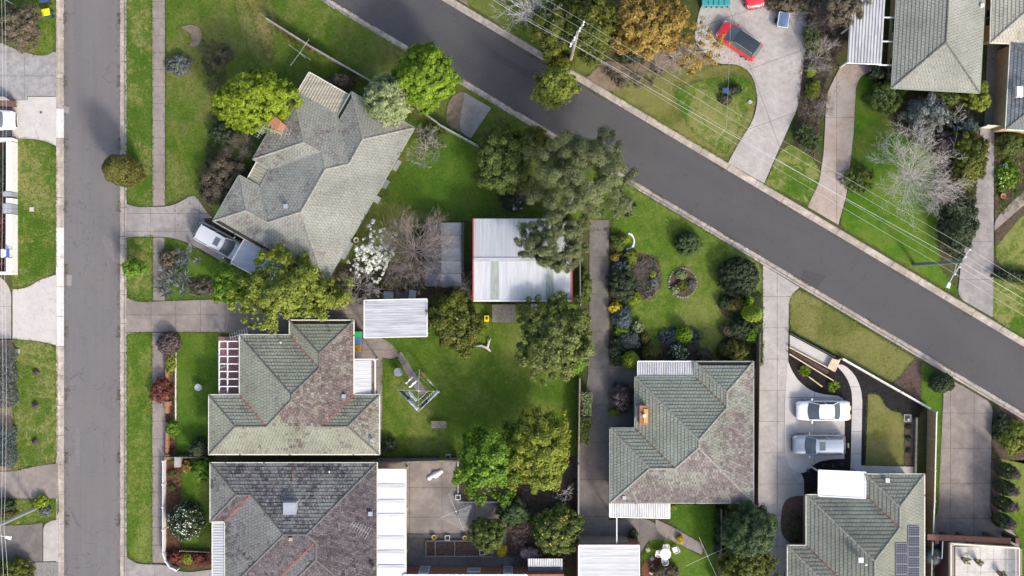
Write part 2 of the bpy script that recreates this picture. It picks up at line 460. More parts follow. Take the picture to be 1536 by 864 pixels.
# west side of the vertical street
lawn([(-150, -100), (83, -100), (83, 70), (79, 78), (66, 84), (35, 78), (0, 62), (-150, 40)], 'lawn_mixed')
paving('driveway', [(-150, 42), (0, 63), (35, 79), (66, 85), (79, 79), (84, 72), (84, 144), (41, 144), (41, 150), (-150, 150)], 'drive_streaked', (2.6, 2.4))
paving('driveway', [(18, 151), (42, 150), (42, 145), (85, 145), (85, 219), (60, 209), (18, 207)], 'drive_white', (3.0, 3.4))
paving('driveway', [(-150, 152), (17.5, 152), (17.5, 205), (-150, 205)], 'drive_grey', (3, 3))
lawn([(18, 207), (60, 210), (84, 219), (84, 411), (60, 418), (40, 432), (18, 433)], 'lawn_verge')
paving('driveway', [(-150, 412), (-1, 412), (17, 434), (17, 508), (-150, 508)], 'drive_light', (3, 3))
paving('driveway', [(19, 434), (40, 433), (60, 419), (85, 412), (86, 518), (60, 512), (19, 508)], 'drive_white', (3.6, 5))
lawn([(20, 509), (60, 513), (85, 519), (86, 694), (60, 697), (20, 706)], 'lawn_verge')
bed([(-150, 205), (8, 205), (8, 410), (-150, 410)], 'soil')
bed([(-150, 510), (20, 510), (20, 706), (-150, 706)], 'dirt')
paving('driveway', [(-150, 710), (20, 707), (60, 698), (87, 695), (88, 748), (-150, 748)], 'drive_brown', (3.6, 3))
lawn([(-150, 749), (88, 749), (88, 778), (45, 786), (-150, 790)], 'lawn_verge')
paving('driveway', [(-150, 792), (45, 787), (64, 784), (64, 842), (-150, 845)], 'drive_dark', (3.4, 3))
paving('driveway', [(65, 784), (88, 779), (88, 841), (65, 842)], 'drive_light', (2, 3.4))
bed([(-150, 846), (88, 843), (88, 1000), (-150, 1000)], 'gravel_grey')

# footpath and verge of the east side
lawn([(190, -100), (228, -100), (229, 309), (205, 310), (190, 304)], 'lawn_verge')
lawn([(190, 357), (229, 355), (229, 451), (205, 452), (190, 444)], 'lawn_verge')
lawn([(190, 500), (228, 499), (228, 845), (205, 843), (190, 830)], 'lawn_mixed')
paving('footpath', [(228.5, -100), (247.5, -100), (248, 308), (229, 309)], 'path_concrete', (1.2, 1.5))
paving('footpath', [(229.5, 356), (247, 356), (248, 451), (230, 451)], 'path_concrete', (1.2, 1.5))
paving('footpath', [(228.5, 499), (249, 499), (248, 844), (228.5, 844)], 'path_concrete', (1.3, 1.6))

# middle block
lawn([(249, -120), (280, -120), (818, 203), (935, 271), (915, 345), (860, 345), (712, 330), (638, 335), (545, 420), (400, 380), (300, 298), (287, 291), (275, 298), (249, 306)], 'lawn_rough')
lawn([(360, -60), (395, -40), (420, 40), (408, 75), (385, 95), (365, 60), (352, 10)], 'lawn_dry', .5)
lawn([(372, -60), (384, -40), (398, 10), (410, 60), (412, 82), (402, 92), (392, 70), (380, 30), (368, -10)], 'lawn_track', .4)
lawn([(690, 190), (720, 215), (740, 330), (700, 330), (570, 300), (610, 240)], 'lawn_lush', .8)
paving('driveway', [(190, 306), (205, 311), (255, 310), (275, 301), (287, 292), (296, 296), (312, 322), (372, 362), (345, 400), (300, 373), (275, 361), (248, 355), (200, 355), (190, 357)], 'drive_grey', (2.1, 1.5))
bed([(306, 328), (322, 326), (372, 356), (350, 396), (340, 396), (318, 352)], 'soil').location.z = .03
lawn([(248, 357), (275, 363), (345, 402), (335, 446), (249, 450)], 'lawn_lush')
paving('driveway', [(190, 446), (205, 453), (330, 449), (400, 449), (548, 446), (548, 505), (574, 505), (600, 527), (592, 540), (574, 536), (573, 682), (562, 682), (531, 560), (531, 478), (436, 480), (436, 500), (360, 503), (330, 498), (205, 498), (190, 502)], 'drive_brown', (2.2, 1.55))
bed([(400, 395), (548, 395), (712, 400), (712, 452), (548, 446), (400, 446)], 'soil')
lawn([(265, 499), (330, 499), (330, 592), (315, 592), (315, 680), (265, 676)], 'lawn_lush')
bed([(249.5, 500), (264, 500), (264, 688), (249.5, 688)], 'mulch_brown')
bed([(249.5, 689), (272, 689), (272, 822), (318, 826), (318, 852), (280, 852), (258, 842), (249.5, 826)], 'mulch_red')
lawn([(272.5, 689), (316, 689), (318, 825), (272.5, 821)], 'lawn_mixed')
paving('driveway', [(190, 835), (205, 846), (250, 847), (258, 854), (280, 859), (318, 854), (318, 980), (190, 980)], 'drive_grey', (2.6, 2.6))
lawn([(574, 538), (594, 542), (601, 528), (576, 507), (640, 505), (642, 456), (868, 456), (866, 683), (574, 683)], 'lawn_mixed', 1.2)
paving('footpath', [(594, 532), (602, 527), (640, 588), (632, 594), (624, 586)], 'path_concrete', (1.1, 1.1), R(-57), z=.034)
paving('patio', [(566, 687), (687, 687), (687, 752), (760, 752), (760, 778), (712, 778), (700, 800), (608, 800), (608, 850), (700, 850), (700, 864), (566, 864)], 'drive_brown', (2.9, 2.9))
bed([(687.5, 687), (866, 687), (866, 850), (761, 850), (761, 752), (687.5, 752)], 'mulch_brown')
paving('patio', [(609, 801), (700, 801), (714, 779), (760, 779), (760, 835), (609, 836)], 'drive_dark', (2.6, 2.2), z=.026)
paving('patio', [(609, 836), (790, 834), (790, 850), (609, 852)], 'drive_dark', (2, 1), z=.038)
paving('driveway', [(884, 330), (914, 330), (914, 546), (955, 546), (955, 650), (914, 650), (914, 780), (966, 776), (985, 786), (1006, 805), (1000, 812), (975, 806), (960, 830), (960, 815), (867, 815), (867, 690), (882, 560), (884, 480)], 'drive_dark', (2.4, 3.4))
paving('footpath', [(983, 778), (1008, 790), (1058, 818), (1052, 832), (1010, 812), (984, 799)], 'path_concrete', (1.6, 1.6), R(-25), z=.036)
lawn([(936, 274), (1143, 397), (1143, 548), (916, 548), (916, 345)], 'lawn_mixed', 1.2)
for pts in ([(916, 348), (932, 352), (935, 375), (985, 385), (990, 430), (975, 450), (948, 448), (938, 480), (968, 520), (965, 548), (916, 548)],
            [(1078, 442), (1143, 440), (1143, 548), (1080, 548), (1075, 520), (1100, 480), (1078, 470)],
            [(992, 505), (1006, 492), (1036, 490), (1050, 510), (1050, 548), (985, 548)]):
    bed(pts, 'soil')
th = [2 * math.pi * k / 24 for k in range(24)]
bed([(1024 + 20 * math.cos(t), 424 + 21 * math.sin(t)) for t in th], 'soil')
lawn([(986, 757), (1084, 757), (1078, 864), (1078, 940), (962, 940), (966, 826), (975, 808), (985, 802), (1010, 812), (1052, 834), (1060, 818), (1010, 788)], 'lawn_lush')
bed([(962, 840), (990, 836), (992, 940), (962, 940)], 'mulch_red')

# newer house with the shared drive
paving('driveway', [(1144, 398), (1150, 401), (1199, 431), (1187, 441), (1183, 455), (1182, 520), (1182, 690), (1206, 713), (1206, 745), (1182, 820), (1160, 960), (1125, 960), (1131, 550), (1144, 546)], 'drive_light', (2.9, 2.9))
bed([(1172, 765), (1176, 752), (1186, 744), (1206, 743), (1206, 815), (1186, 815), (1174, 806), (1170, 790)], 'mulch_brown').location.z = .04
lawn([(1185, 445), (1191, 438), (1200, 434), (1372, 537), (1352, 562), (1338, 576), (1262, 535), (1185, 496)], 'lawn_dry', 1.2)
bed([(1372, 537), (1382, 545), (1381, 606), (1336, 578), (1353, 562)], 'mulch_brown')
lawn([(1382, 546), (1396, 551), (1414, 567), (1407, 776), (1388, 780), (1391, 612), (1381, 606)], 'lawn_lush')
bed([(1183, 498), (1262, 536), (1388, 609), (1376, 626), (1372, 712), (1290, 712), (1206, 742), (1206, 716), (1183, 690)], 'mulch_black')
paving('parking_bay', [(1181, 540), (1190, 562), (1205, 579), (1225, 590), (1267, 595), (1266, 688), (1240, 689), (1220, 695), (1210, 709), (1195, 709), (1183, 700), (1176, 680), (1177, 600)], 'drive_white', (3.0, 3.2), z=.05)
paving('footpath', [(1254, 548), (1262, 545), (1277, 556), (1288, 573), (1293, 595), (1291, 698), (1372, 700), (1372, 714), (1275, 714), (1278, 595), (1275, 578), (1267, 562)], 'drive_white', (8, 2.2), z=.052)
lawn([(1302, 591), (1316, 591), (1322, 598), (1326, 608), (1337, 617), (1356, 620), (1355, 698), (1298, 698)], 'lawn_dry', 1.2).location.z = .03
bed([(1357, 622), (1371, 624), (1370, 698), (1356, 698)], 'mulch_brown').location.z = .012
paving('driveway', [(1416, 567), (1437, 575), (1489, 606), (1487, 640), (1484, 772), (1500, 782), (1524, 800), (1531, 830), (1390, 815), (1392, 782), (1406, 775)], 'drive_brown', (2.2, 3.3))
bed([(1491, 610), (1497, 607), (1700, 730), (1700, 690), (1500, 690), (1487, 676)], 'soil')
bed([(1485, 690), (1502, 690), (1500, 775), (1484, 768)], 'mulch_brown')
lawn([(1498, 688), (1700, 690), (1700, 960), (1532, 960), (1533, 825), (1525, 799), (1500, 780)], 'lawn_mixed')

# north-east side of the diagonal street
lawn([(700, 8), (700, -80), (905, -80), (915, 60), (903, 92), (880, 116), (770, 51)], 'lawn_rough')
bed([(640, -30), (700, -80), (700, 8), (770, 52), (880, 117), (902, 131), (918, 138), (936, 148)] + [(900, 128), (760, 45)], 'dirt', 'dirt_verge')
bed([(880, 117), (905, 90), (932, 96), (1010, 60), (1050, 70), (1072, 96), (945, 118), (919, 140), (905, 132)], 'dirt', 'dirt_patch')
lawn([(917, 139), (945, 114), (1070, 97), (1110, 98), (1128, 115), (1136, 140), (1129, 180), (1108, 213), (1091, 243)], 'lawn_dry', 1.1)
lawn([(1010, 132), (1100, 110), (1126, 120), (1132, 142), (1110, 190), (1090, 232), (1040, 200), (1020, 165)], 'lawn_verge', .6)
paving('driveway', [(1092, 244), (1109, 213), (1130, 180), (1137, 150), (1130, 115), (1111, 97), (1070, 95), (1040, 60), (1050, 10), (1130, -80), (1230, -80), (1210, 20), (1208, 70), (1197, 160), (1168, 224), (1146, 275)], 'drive_light', (4.5, 4.5), R(20))
bed([(1130, -80), (1130, 19), (1190, 24), (1210, 30), (1206, 80), (1196, 170), (1190, 214), (1222, 240), (1242, 110), (1275, 60), (1275, -80)], 'soil')
lawn([(1169, 226), (1190, 215), (1217, 236), (1233, 258), (1213, 309), (1147, 276)], 'lawn_verge')
paving('driveway', [(1262, 96), (1342, 100), (1300, 108), (1284, 122), (1280, 200), (1270, 290), (1257, 337), (1211, 310), (1229, 272), (1235, 230), (1240, 140)], 'drive_tan', (2.8, 5.2))
lawn([(1285, 112), (1305, 115), (1350, 200), (1420, 220), (1408, 400), (1440, 440), (1429, 441), (1258, 339), (1271, 292), (1281, 200)], 'lawn_lush')
bed([(1300, 108), (1345, 130), (1468, 140), (1468, 192), (1470, 280), (1440, 395), (1408, 385), (1400, 230), (1345, 200)], 'soil')
lawn([(1283, 205), (1330, 175), (1345, 195), (1300, 235), (1281, 255)], 'lawn_rough')
paving('driveway', [(1470, 192), (1491, 192), (1489, 476), (1436, 446), (1441, 395), (1462, 310)], 'drive_grey', (2.2, 3.2))
bed([(1492, 194), (1700, 194), (1700, 300), (1536, 320), (1492, 372)], 'soil')
bed([(1481, 60), (1520, 62), (1512, 190), (1476, 190)], 'gravel_grey', 'side_path')
paving('footpath', [(1491, 330), (1520, 300), (1536, 287), (1560, 270), (1560, 290), (1530, 312), (1491, 346)], 'drive_brown', (1.6, 1.6), R(40), z=.04)
lawn([(1494, 365), (1506, 345), (1530, 318), (1570, 300), (1700, 290), (1700, 425), (1520, 410), (1500, 400), (1492, 382)], 'lawn_verge')
bed([(1490, 380), (1500, 402), (1530, 412), (1700, 428), (1700, 470), (1490, 410)], 'soil')
lawn([(1489, 410), (1536, 430), (1700, 472), (1700, 600), (1488, 478)], 'lawn_verge')
# ------------------------------------------------------------------ roofs, houses, sheds
tile_mat('tile_grey', (0.125, 0.085, 0.082), (0.17, 0.135, 0.128), (0.17, 0.18, 0.15), (0.295, 0.305, 0.265))
tile_mat('tile_maroon', (0.08, 0.056, 0.054), (0.135, 0.102, 0.10), (0.15, 0.165, 0.115), (0.29, 0.305, 0.24))
tile_mat('tile_charcoal', (0.038, 0.032, 0.038), (0.08, 0.066, 0.075), (0.12, 0.12, 0.108), (0.28, 0.285, 0.26))
tile_mat('tile_green', (0.105, 0.08, 0.082), (0.145, 0.118, 0.12), (0.135, 0.155, 0.12), (0.27, 0.295, 0.24))
tile_mat('tile_sage', (0.115, 0.118, 0.10), (0.15, 0.153, 0.13), (0.155, 0.165, 0.13), (0.215, 0.225, 0.185))
tile_mat('tile_cream', (0.27, 0.25, 0.19), (0.34, 0.315, 0.25), (0.28, 0.27, 0.22), (0.4, 0.385, 0.32))
tile_mat('tile_slate', (0.085, 0.10, 0.115), (0.12, 0.135, 0.15), (0.12, 0.135, 0.14), (0.18, 0.195, 0.2))
plain('cap_grey', (0.21, 0.205, 0.178), 0.9, var=0.45, scale=7)
plain('cap_dark', (0.105, 0.098, 0.09), 0.9, var=0.4, scale=7)
plain('flash_red', (0.24, 0.075, 0.06), 0.6, var=0.35, scale=2)
plain('flash_rust', (0.14, 0.075, 0.05), 0.8, var=0.5, scale=3)
plain('flash_grey', (0.34, 0.33, 0.30), 0.5, var=0.3, scale=2)
plain('under', (0.02, 0.018, 0.016), 0.95)
plain('gutter_cream', (0.55, 0.53, 0.44), 0.5)
plain('gutter_white', (0.72, 0.72, 0.70), 0.45)
plain('gutter_green', (0.22, 0.25, 0.20), 0.5)
plain('render_wall', (0.45, 0.40, 0.32), 0.9, scale=2)
plain('tan_wall', (0.38, 0.26, 0.14), 0.9, var=0.15, scale=1.5)
plain('white_paint', (0.60, 0.60, 0.59), 0.5, var=0.08)
plain('white_plastic', (0.68, 0.68, 0.68), 0.35, var=0.03)
plain('galv', (0.36, 0.38, 0.40), 0.45, 0.5, var=0.12)
plain('dark_metal', (0.05, 0.05, 0.055), 0.5)
plain('grey_plastic', (0.20, 0.22, 0.24), 0.5)
def brick_mat(name, a, b, mortar):
    t = NT(name); br = t.n.new('ShaderNodeTexBrick')
    br.inputs['Color1'].default_value = (*a, 1); br.inputs['Color2'].default_value = (*b, 1); br.inputs['Mortar'].default_value = (*mortar, 1)
    br.inputs['Scale'].default_value = 4.2; br.inputs['Mortar Size'].default_value = 0.012; br.inputs['Bias'].default_value = 0.1
    cx = t.n.new('ShaderNodeSeparateXYZ'); t.l.new(t.pos, cx.inputs[0])
    cm = t.n.new('ShaderNodeCombineXYZ'); t.l.new(t.math('ADD', cx.outputs[0], cx.outputs[1]), cm.inputs[0]); t.l.new(cx.outputs[2], cm.inputs[1])
    t.l.new(cm.outputs[0], br.inputs[0])
    t.color(t.mix(t.math('MULTIPLY', t.noise(2, 4), 0.4), br.outputs[0], mul(a, 0.6))); t.set(0.9)
brick_mat('brick_red', (0.24, 0.075, 0.04), (0.32, 0.11, 0.06), (0.3, 0.25, 0.2))
brick_mat('brick_brown', (0.10, 0.045, 0.035), (0.15, 0.07, 0.05), (0.16, 0.13, 0.11))
brick_mat('brick_orange', (0.25, 0.105, 0.05), (0.31, 0.14, 0.07), (0.35, 0.3, 0.25))
brick_mat('brick_cream', (0.42, 0.34, 0.24), (0.48, 0.40, 0.30), (0.4, 0.36, 0.3))
def metal_roof(name, c, stain=0.3, stretch=(0.4, 5), rust=(0.3, 0.24, 0.2), rough=0.45, metal=0.15):
    t = NT(name); a = t.noise(1.0, 5, 0.65, stretch=stretch); b = t.noise(0.45, 4, 0.6); d = t.noise(9, 4, 0.75)
    col = t.ramp(a, [(0.3, mul(c, 1 - stain)), (0.6, c), (0.8, mul(c, 1.06))])
    col = t.mix(t.math('MULTIPLY', t.ramp(b, [(0.5, 0.0), (0.72, 1.0)]), stain), col, mul(c, 0.62))
    col = t.mix(t.math('MULTIPLY', t.ramp(d, [(0.66, 0.0), (0.78, 1.0)]), stain * 1.2), col, rust)
    t.color(col); t.set(rough, metal)
metal_roof('roof_white', (0.47, 0.475, 0.475), 0.25)
metal_roof('roof_bright', (0.60, 0.605, 0.595), 0.08)
metal_roof('roof_zinc', (0.42, 0.435, 0.455), 0.42)
metal_roof('roof_zinc_vertical', (0.42, 0.435, 0.45), 0.2, (4, 0.3))
metal_roof('roof_cream', (0.34, 0.31, 0.235), 0.4)
metal_roof('roof_bluegrey', (0.31, 0.335, 0.37), 0.2)
metal_roof('roof_ribbed', (0.46, 0.46, 0.455), 0.35, (3, 0.6), metal=0.05)
metal_roof('skylight', (0.26, 0.30, 0.26), 0.35, (6, 1))
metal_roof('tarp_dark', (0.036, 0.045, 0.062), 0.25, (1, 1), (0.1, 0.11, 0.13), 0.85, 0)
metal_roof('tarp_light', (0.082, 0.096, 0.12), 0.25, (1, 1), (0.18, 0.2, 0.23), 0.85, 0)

class Roof:
    """hipped roof over overlapping rectangles given in a local frame (u, v) in metres.
    Each rectangle: (u0, u1, v0, v1); the highest rectangle wins; within one the lowest plane wins."""
    def __init__(s, org, du, rects, pitch, ze, lic, gable=()):
        s.o = Vector((org[0], org[1])); s.du = Vector(du).normalized(); s.dv = Vector((-s.du.y, s.du.x))
        s.ze = ze; s.t = math.tan(pitch); s.rects = rects; s.lic = lic
        s.pl = []          # plane: z = a*u + b*v + c ; block ; outward side
        for b, (u0, u1, v0, v1) in enumerate(rects):
            t = s.t
            for k, (a, bb, c) in enumerate(((t, 0, -t * u0), (-t, 0, t * u1), (0, t, -t * v0), (0, -t, t * v1))):
                if (b, k) in gable: continue
                s.pl.append((a, bb, c, b, k))
        s.pieces = []
        for i, (a, bb, c, b, k) in enumerate(s.pl):
            u0, u1, v0, v1 = rects[b]
            q = [(u0, v0), (u1, v0), (u1, v1), (u0, v1)]
            for j, w_ in enumerate(s.pl):
                if j != i and w_[3] == b: q = s.le(q, s.pl[i], w_)
            todo = [q] if len(q) > 2 else []
            for ob in range(len(rects)):
                if ob == b: continue
                ops = [w_ for w_ in s.pl if w_[3] == ob]; nxt = []
                for q in todo:
                    rest = q
                    # a point stays if this plane is above (or equal, for the earlier block) one of the other block's planes
                    for w_ in ops:
                        if len(rest) < 3: break
                        same = abs(w_[0] - a) + abs(w_[1] - bb) + abs(w_[2] - c) < 1e-6
                        if same:
                            if b < ob: nxt.append(rest); rest = []
                            continue
                        keep = s.le(rest, w_, s.pl[i])
                        if len(keep) > 2 and abs(area(keep)) > 1e-4: nxt.append(keep)
                        rest = s.le(rest, s.pl[i], w_)
                todo = nxt
            for q in todo:
                if len(q) > 2 and abs(area(q)) > 1e-3:
                    if area(q) < 0: q = q[::-1]
                    s.pieces.append((i, q))
    def le(s, q, p, r):
        """part of polygon q where plane p <= plane r"""
        A, B, Cc = r[0] - p[0], r[1] - p[1], r[2] - p[2]
        out = []
        for i in range(len(q)):
            x, y = q[i], q[(i + 1) % len(q)]
            fx, fy = A * x[0] + B * x[1] + Cc, A * y[0] + B * y[1] + Cc
            if fx >= -1e-9: out.append(x)
            if (fx > 1e-9 and fy < -1e-9) or (fx < -1e-9 and fy > 1e-9):
                t = fx / (fx - fy); out.append((x[0] + (y[0] - x[0]) * t, x[1] + (y[1] - x[1]) * t))
        return out
    def h(s, u, v):
        best = -1e9; bi = -1
        for b, (u0, u1, v0, v1) in enumerate(s.rects):
            if not (u0 - 1e-6 <= u <= u1 + 1e-6 and v0 - 1e-6 <= v <= v1 + 1e-6): continue
            zz, ii = 1e9, -1
            for i, p in enumerate(s.pl):
                if p[3] == b:
                    z = p[0] * u + p[1] * v + p[2]
                    if z < zz: zz, ii = z, i
            if zz > best + 1e-7: best, bi = zz, ii
        return best, bi
    def w(s, u, v, z):
        p = s.o + s.du * u + s.dv * v
        return Vector((p.x, p.y, s.ze + z))
    def samep(s, i, j):
        return all(abs(s.pl[i][k] - s.pl[j][k]) < 1e-6 for k in range(3))
    def lines(s):
        out = []
        for i, q in s.pieces:
            n = len(q)
            for k in range(n):
                a, b = q[k], q[(k + 1) % n]
                ex, ey = b[0] - a[0], b[1] - a[1]; L = math.hypot(ex, ey)
                if L < .12: continue
                mx, my = (a[0] + b[0]) / 2, (a[1] + b[1]) / 2; nx, ny = ey / L, -ex / L
                e = .02
                z1, j = s.h(mx + nx * e, my + ny * e)
                if j < 0: out.append(('eave', a, b, i, (nx, ny))); continue
                if s.samep(i, j): continue
                if j < i and any(True for _ in (0,)):
                    pass
                zc = s.pl[i][0] * mx + s.pl[i][1] * my + s.pl[i][2]
                z0 = zc - s.pl[i][0] * nx * e - s.pl[i][1] * ny * e
                out.append(('hip' if (z0 + z1) / 2 < zc - 1e-6 else 'valley', a, b, i, (nx, ny)))
        return out
    def z(s, i, p): return s.pl[i][0] * p[0] + s.pl[i][1] * p[1] + s.pl[i][2]
    def tiles(s, parent, mat, tw=.30, te=.33, lift=.045):
        """every tile its own polygon with a raised nose; one mesh for the roof"""
        V, F, rn, lc = [], [], [], []
        cs = math.cos(math.atan(s.t))
        et = te * cs
        for i, q in s.pieces:
            a, b, c, blk, side = s.pl[i]
            gx, gy = a / s.t, b / s.t                       # uphill in plan
            px_, py_ = -gy, gx                               # along the course
            vv = [p[0] * gx + p[1] * gy for p in q]; uu = [p[0] * px_ + p[1] * py_ for p in q]
            v_e = -c / s.t                                   # eave line in this direction
            r0 = int((min(vv) - v_e) / et + 1e-6); r1 = int((max(vv) - v_e) / et - 1e-6)
            lic = s.lic[side] if isinstance(s.lic, (list, tuple)) else s.lic
            if isinstance(s.lic, dict): lic = s.lic.get((blk, side), s.lic.get(side, 0))
            for r in range(r0, r1 + 1):
                va = v_e + r * et; vb = va + et * .985
                row = q
                row = [x for x in clipv(row, gx, gy, va, 1)]
                row = clipv(row, gx, gy, vb, -1) if len(row) > 2 else row
                if len(row) < 3: continue
                us = [p[0] * px_ + p[1] * py_ for p in row]
                off = (r % 2) * tw / 2
                c0 = int(math.floor((min(us) - off) / tw)); c1 = int(math.floor((max(us) - off) / tw))
                for k in range(c0, c1 + 1):
                    ua = off + k * tw + .010; ub = ua + tw - .020
                    tq = clipv(row, px_, py_, ua, 1)
                    tq = clipv(tq, px_, py_, ub, -1) if len(tq) > 2 else tq
                    if len(tq) < 3 or abs(area(tq)) < .003: continue
                    jit = random.uniform(-.008, .010); tl = random.uniform(-.006, .006)
                    n0 = len(V); rv = random.random()
                    for p in tq:
                        f = (p[0] * gx + p[1] * gy - va) / et
                        g = (p[0] * px_ + p[1] * py_ - ua) / tw - .5
                        V.append(s.w(p[0], p[1], s.z(i, p) + .012 + lift * (1 - f) + jit * (1 - f) + tl * g))
                    m = len(tq)
                    F.append(tuple(range(n0, n0 + m))); rn.append(rv); lc.append(lic)
                    for e in range(m):                       # nose of the tile
                        p, p2 = tq[e], tq[(e + 1) % m]
                        if abs(p[0] * gx + p[1] * gy - va) < 1e-5 and abs(p2[0] * gx + p2[1] * gy - va) < 1e-5:
                            n1 = len(V)
                            V.append(s.w(p[0], p[1], s.z(i, p) + .002)); V.append(s.w(p2[0], p2[1], s.z(i, p2) + .002))
                            F.append((n0 + e, n1, n1 + 1, n0 + (e + 1) % m)); rn.append(rv); lc.append(lic)
        me = bpy.data.meshes.new('roof_tiles'); o0 = WLOC[parent.name]
        me.from_pydata([(v.x - o0.x, v.y - o0.y, v.z - o0.z) for v in V], [], F)
        for an, arr in (('rnd', rn), ('lic', lc)):
            at = me.attributes.new(an, 'FLOAT', 'FACE'); at.data.foreach_set('value', arr)
        me.materials.append(M[mat])
        o = bpy.data.objects.new('roof_tiles', me); C.objects.link(o); o.parent = parent; WLOC[o.name] = o0.copy()
        o['kind'] = 'stuff'
        return o
def clipv(q, gx, gy, lim, sg):
    out = []
    f = lambda p: sg * (p[0] * gx + p[1] * gy - lim)
    for i in range(len(q)):
        p, r = q[i], q[(i + 1) % len(q)]; a, b = f(p), f(r)
        if a >= 0: out.append(p)
        if (a > 1e-10 and b < -1e-10) or (a < -1e-10 and b > 1e-10):
            t = a / (a - b); out.append((p[0] + (r[0] - p[0]) * t, p[1] + (r[1] - p[1]) * t))
    return out
def rect_gap(rects, u, v):
    return any(a < u < b and c < v < d for a, b, c, d in rects)
def house(name, label, px_org, du_px, rects_px, pitch, ze, tmat, lic, cap='cap_grey', valley='flash_grey', gutter='gutter_cream', wall='brick_cream',
          over=.5, gable=(), windows=True, tw=.27, te=.31):
    """rects_px in pixels of the photograph measured at eave height from px_org: u along du_px, v to its left hand in the world"""
    o = P(px_org[0], px_org[1], ze)
    k = S * (H - ze) / H
    rects = [(a * k, b * k, c * k, d * k) for a, b, c, d in rects_px]
    rf = Roof((o.x, o.y), (du_px[0], -du_px[1]), rects, pitch, ze, lic, gable)
    cen = rf.w(sum(r[0] + r[1] for r in rects) / len(rects) / 2, sum(r[2] + r[3] for r in rects) / len(rects) / 2, 0)
    root = thing(name, label, 'house', (cen.x, cen.y, 0))
    # solid roof sheet below the tiles, then walls under the eaves
    mb = MB()
    for i, q in rf.pieces: mb.poly([rf.w(p[0], p[1], rf.z(i, p) - .01) for p in q])
    roof = mb.build('roof', 'under', root)
    rf.tiles(roof, tmat, tw, te)
    hipm, valm = MB(), MB()
    seen = set()
    gut = MB(); fas = MB()
    for kind, a, b, i, n in rf.lines():
        key = tuple(sorted(((round(a[0] * 3), round(a[1] * 3)), (round(b[0] * 3), round(b[1] * 3)))))
        A, B = rf.w(a[0], a[1], rf.z(i, a)), rf.w(b[0], b[1], rf.z(i, b))
        if kind == 'eave':
            N = (rf.du * n[0] + rf.dv * n[1]).to_3d(); d = (B - A).normalized()
            off = N * .05 + Vector((0, 0, -.03))
            if abs(A.z - B.z) < .05:
                gut.bar(A + off - d * .06, B + off + d * .06, .09, .1)
            else:
                gut.bar(A + N * .03 + Vector((0, 0, .05)), B + N * .03 + Vector((0, 0, .05)), .12, .16)
            continue
        if key in seen: continue
        seen.add(key)
        L = (B - A).length; d = (B - A) / L
        if kind == 'valley':
            MB().bar(A + Vector((0, 0, .05)), B + Vector((0, 0, .05)), .12, .03).build('valley_flashing', valley, roof)
        else:
            nn = max(1, int(L / .38)); up = Vector((0, 0, 1))
            sd = d.cross(up).normalized()
            if d.z < 0: A, B, d = B, A, -d
            for c_ in range(nn):
                s0, s1 = L * c_ / nn, L * (c_ + 1) / nn + .03
                j = random.uniform(-.01, .012)
                p0, p1 = A + d * s0, A + d * s1
                hh = (.10 + j, .078 + j)
                ring = []
                for p, hgt, wd in ((p0, hh[0], .10), (p1, hh[1], .088)):
                    ring += [p - sd * wd + up * (-.005), p - sd * wd * .6 + up * (hgt * .8), p + up * hgt, p + sd * wd * .6 + up * (hgt * .8), p + sd * wd + up * (-.005)]
                hipm.mesh(ring, [(x, x + 1, x + 6, x + 5) for x in range(4)] + [(0, 1, 2, 3, 4), (9, 8, 7, 6, 5)])
    if hipm.v: hipm.build('ridge_caps', cap, roof)['kind'] = 'stuff'
    gut.build('gutter', gutter, root)
    # walls: union outline is approximated by one box for each rectangle
    wl = MB()
    for (u0, u1, v0, v1) in rects:
        wl.prism([rf.w(u, v, 0) for u, v in ((u0 + over, v0 + over), (u1 - over, v0 + over), (u1 - over, v1 - over), (u0 + over, v1 - over))], 0, ze - .02 + over * rf.t * .5)
    wall_o = wl.build('wall', wall, root)
    if windows:
        for (u0, u1, v0, v1) in rects:
            for ax in range(4):
                if ax < 2: L0, L1 = v0 + over, v1 - over
                else: L0, L1 = u0 + over, u1 - over
                m = int((L1 - L0) / 3.2)
                for q in range(m):
                    t = L0 + (q + .5) * (L1 - L0) / m
                    e = .03
                    u, v = [(u0 + over - e, t), (u1 - over + e, t), (t, v0 + over - e), (t, v1 - over + e)][ax]
                    eu, ev = [(-.3, 0), (.3, 0), (0, -.3), (0, .3)][ax]
                    if rect_gap(rects, u + eu * 2, v + ev * 2): continue
                    wd = rf.du if ax > 1 else rf.dv
                    c_ = rf.w(u, v, 0); c_.z = 1.5
                    rz = math.atan2(wd.y, wd.x)
                    f = MB().box(c_, (1.5, .06, 1.2), rz).build('window', 'white_paint', root)
                    N = (rf.du * eu + rf.dv * ev).to_3d().normalized()
                    for sx in (-.37, .37):
                        MB().box(c_ + wd.to_3d() * sx + N * .035, (.66, .03, 1.08), rz).build('pane', 'glass', f)
    return root, rf, roof
def glass_mat(name, c, rough=0.08):
    t = NT(name); t.color(c); t.set(rough, 0.0, 0.6); return t.m
glass_mat('glass', (0.03, 0.04, 0.045))
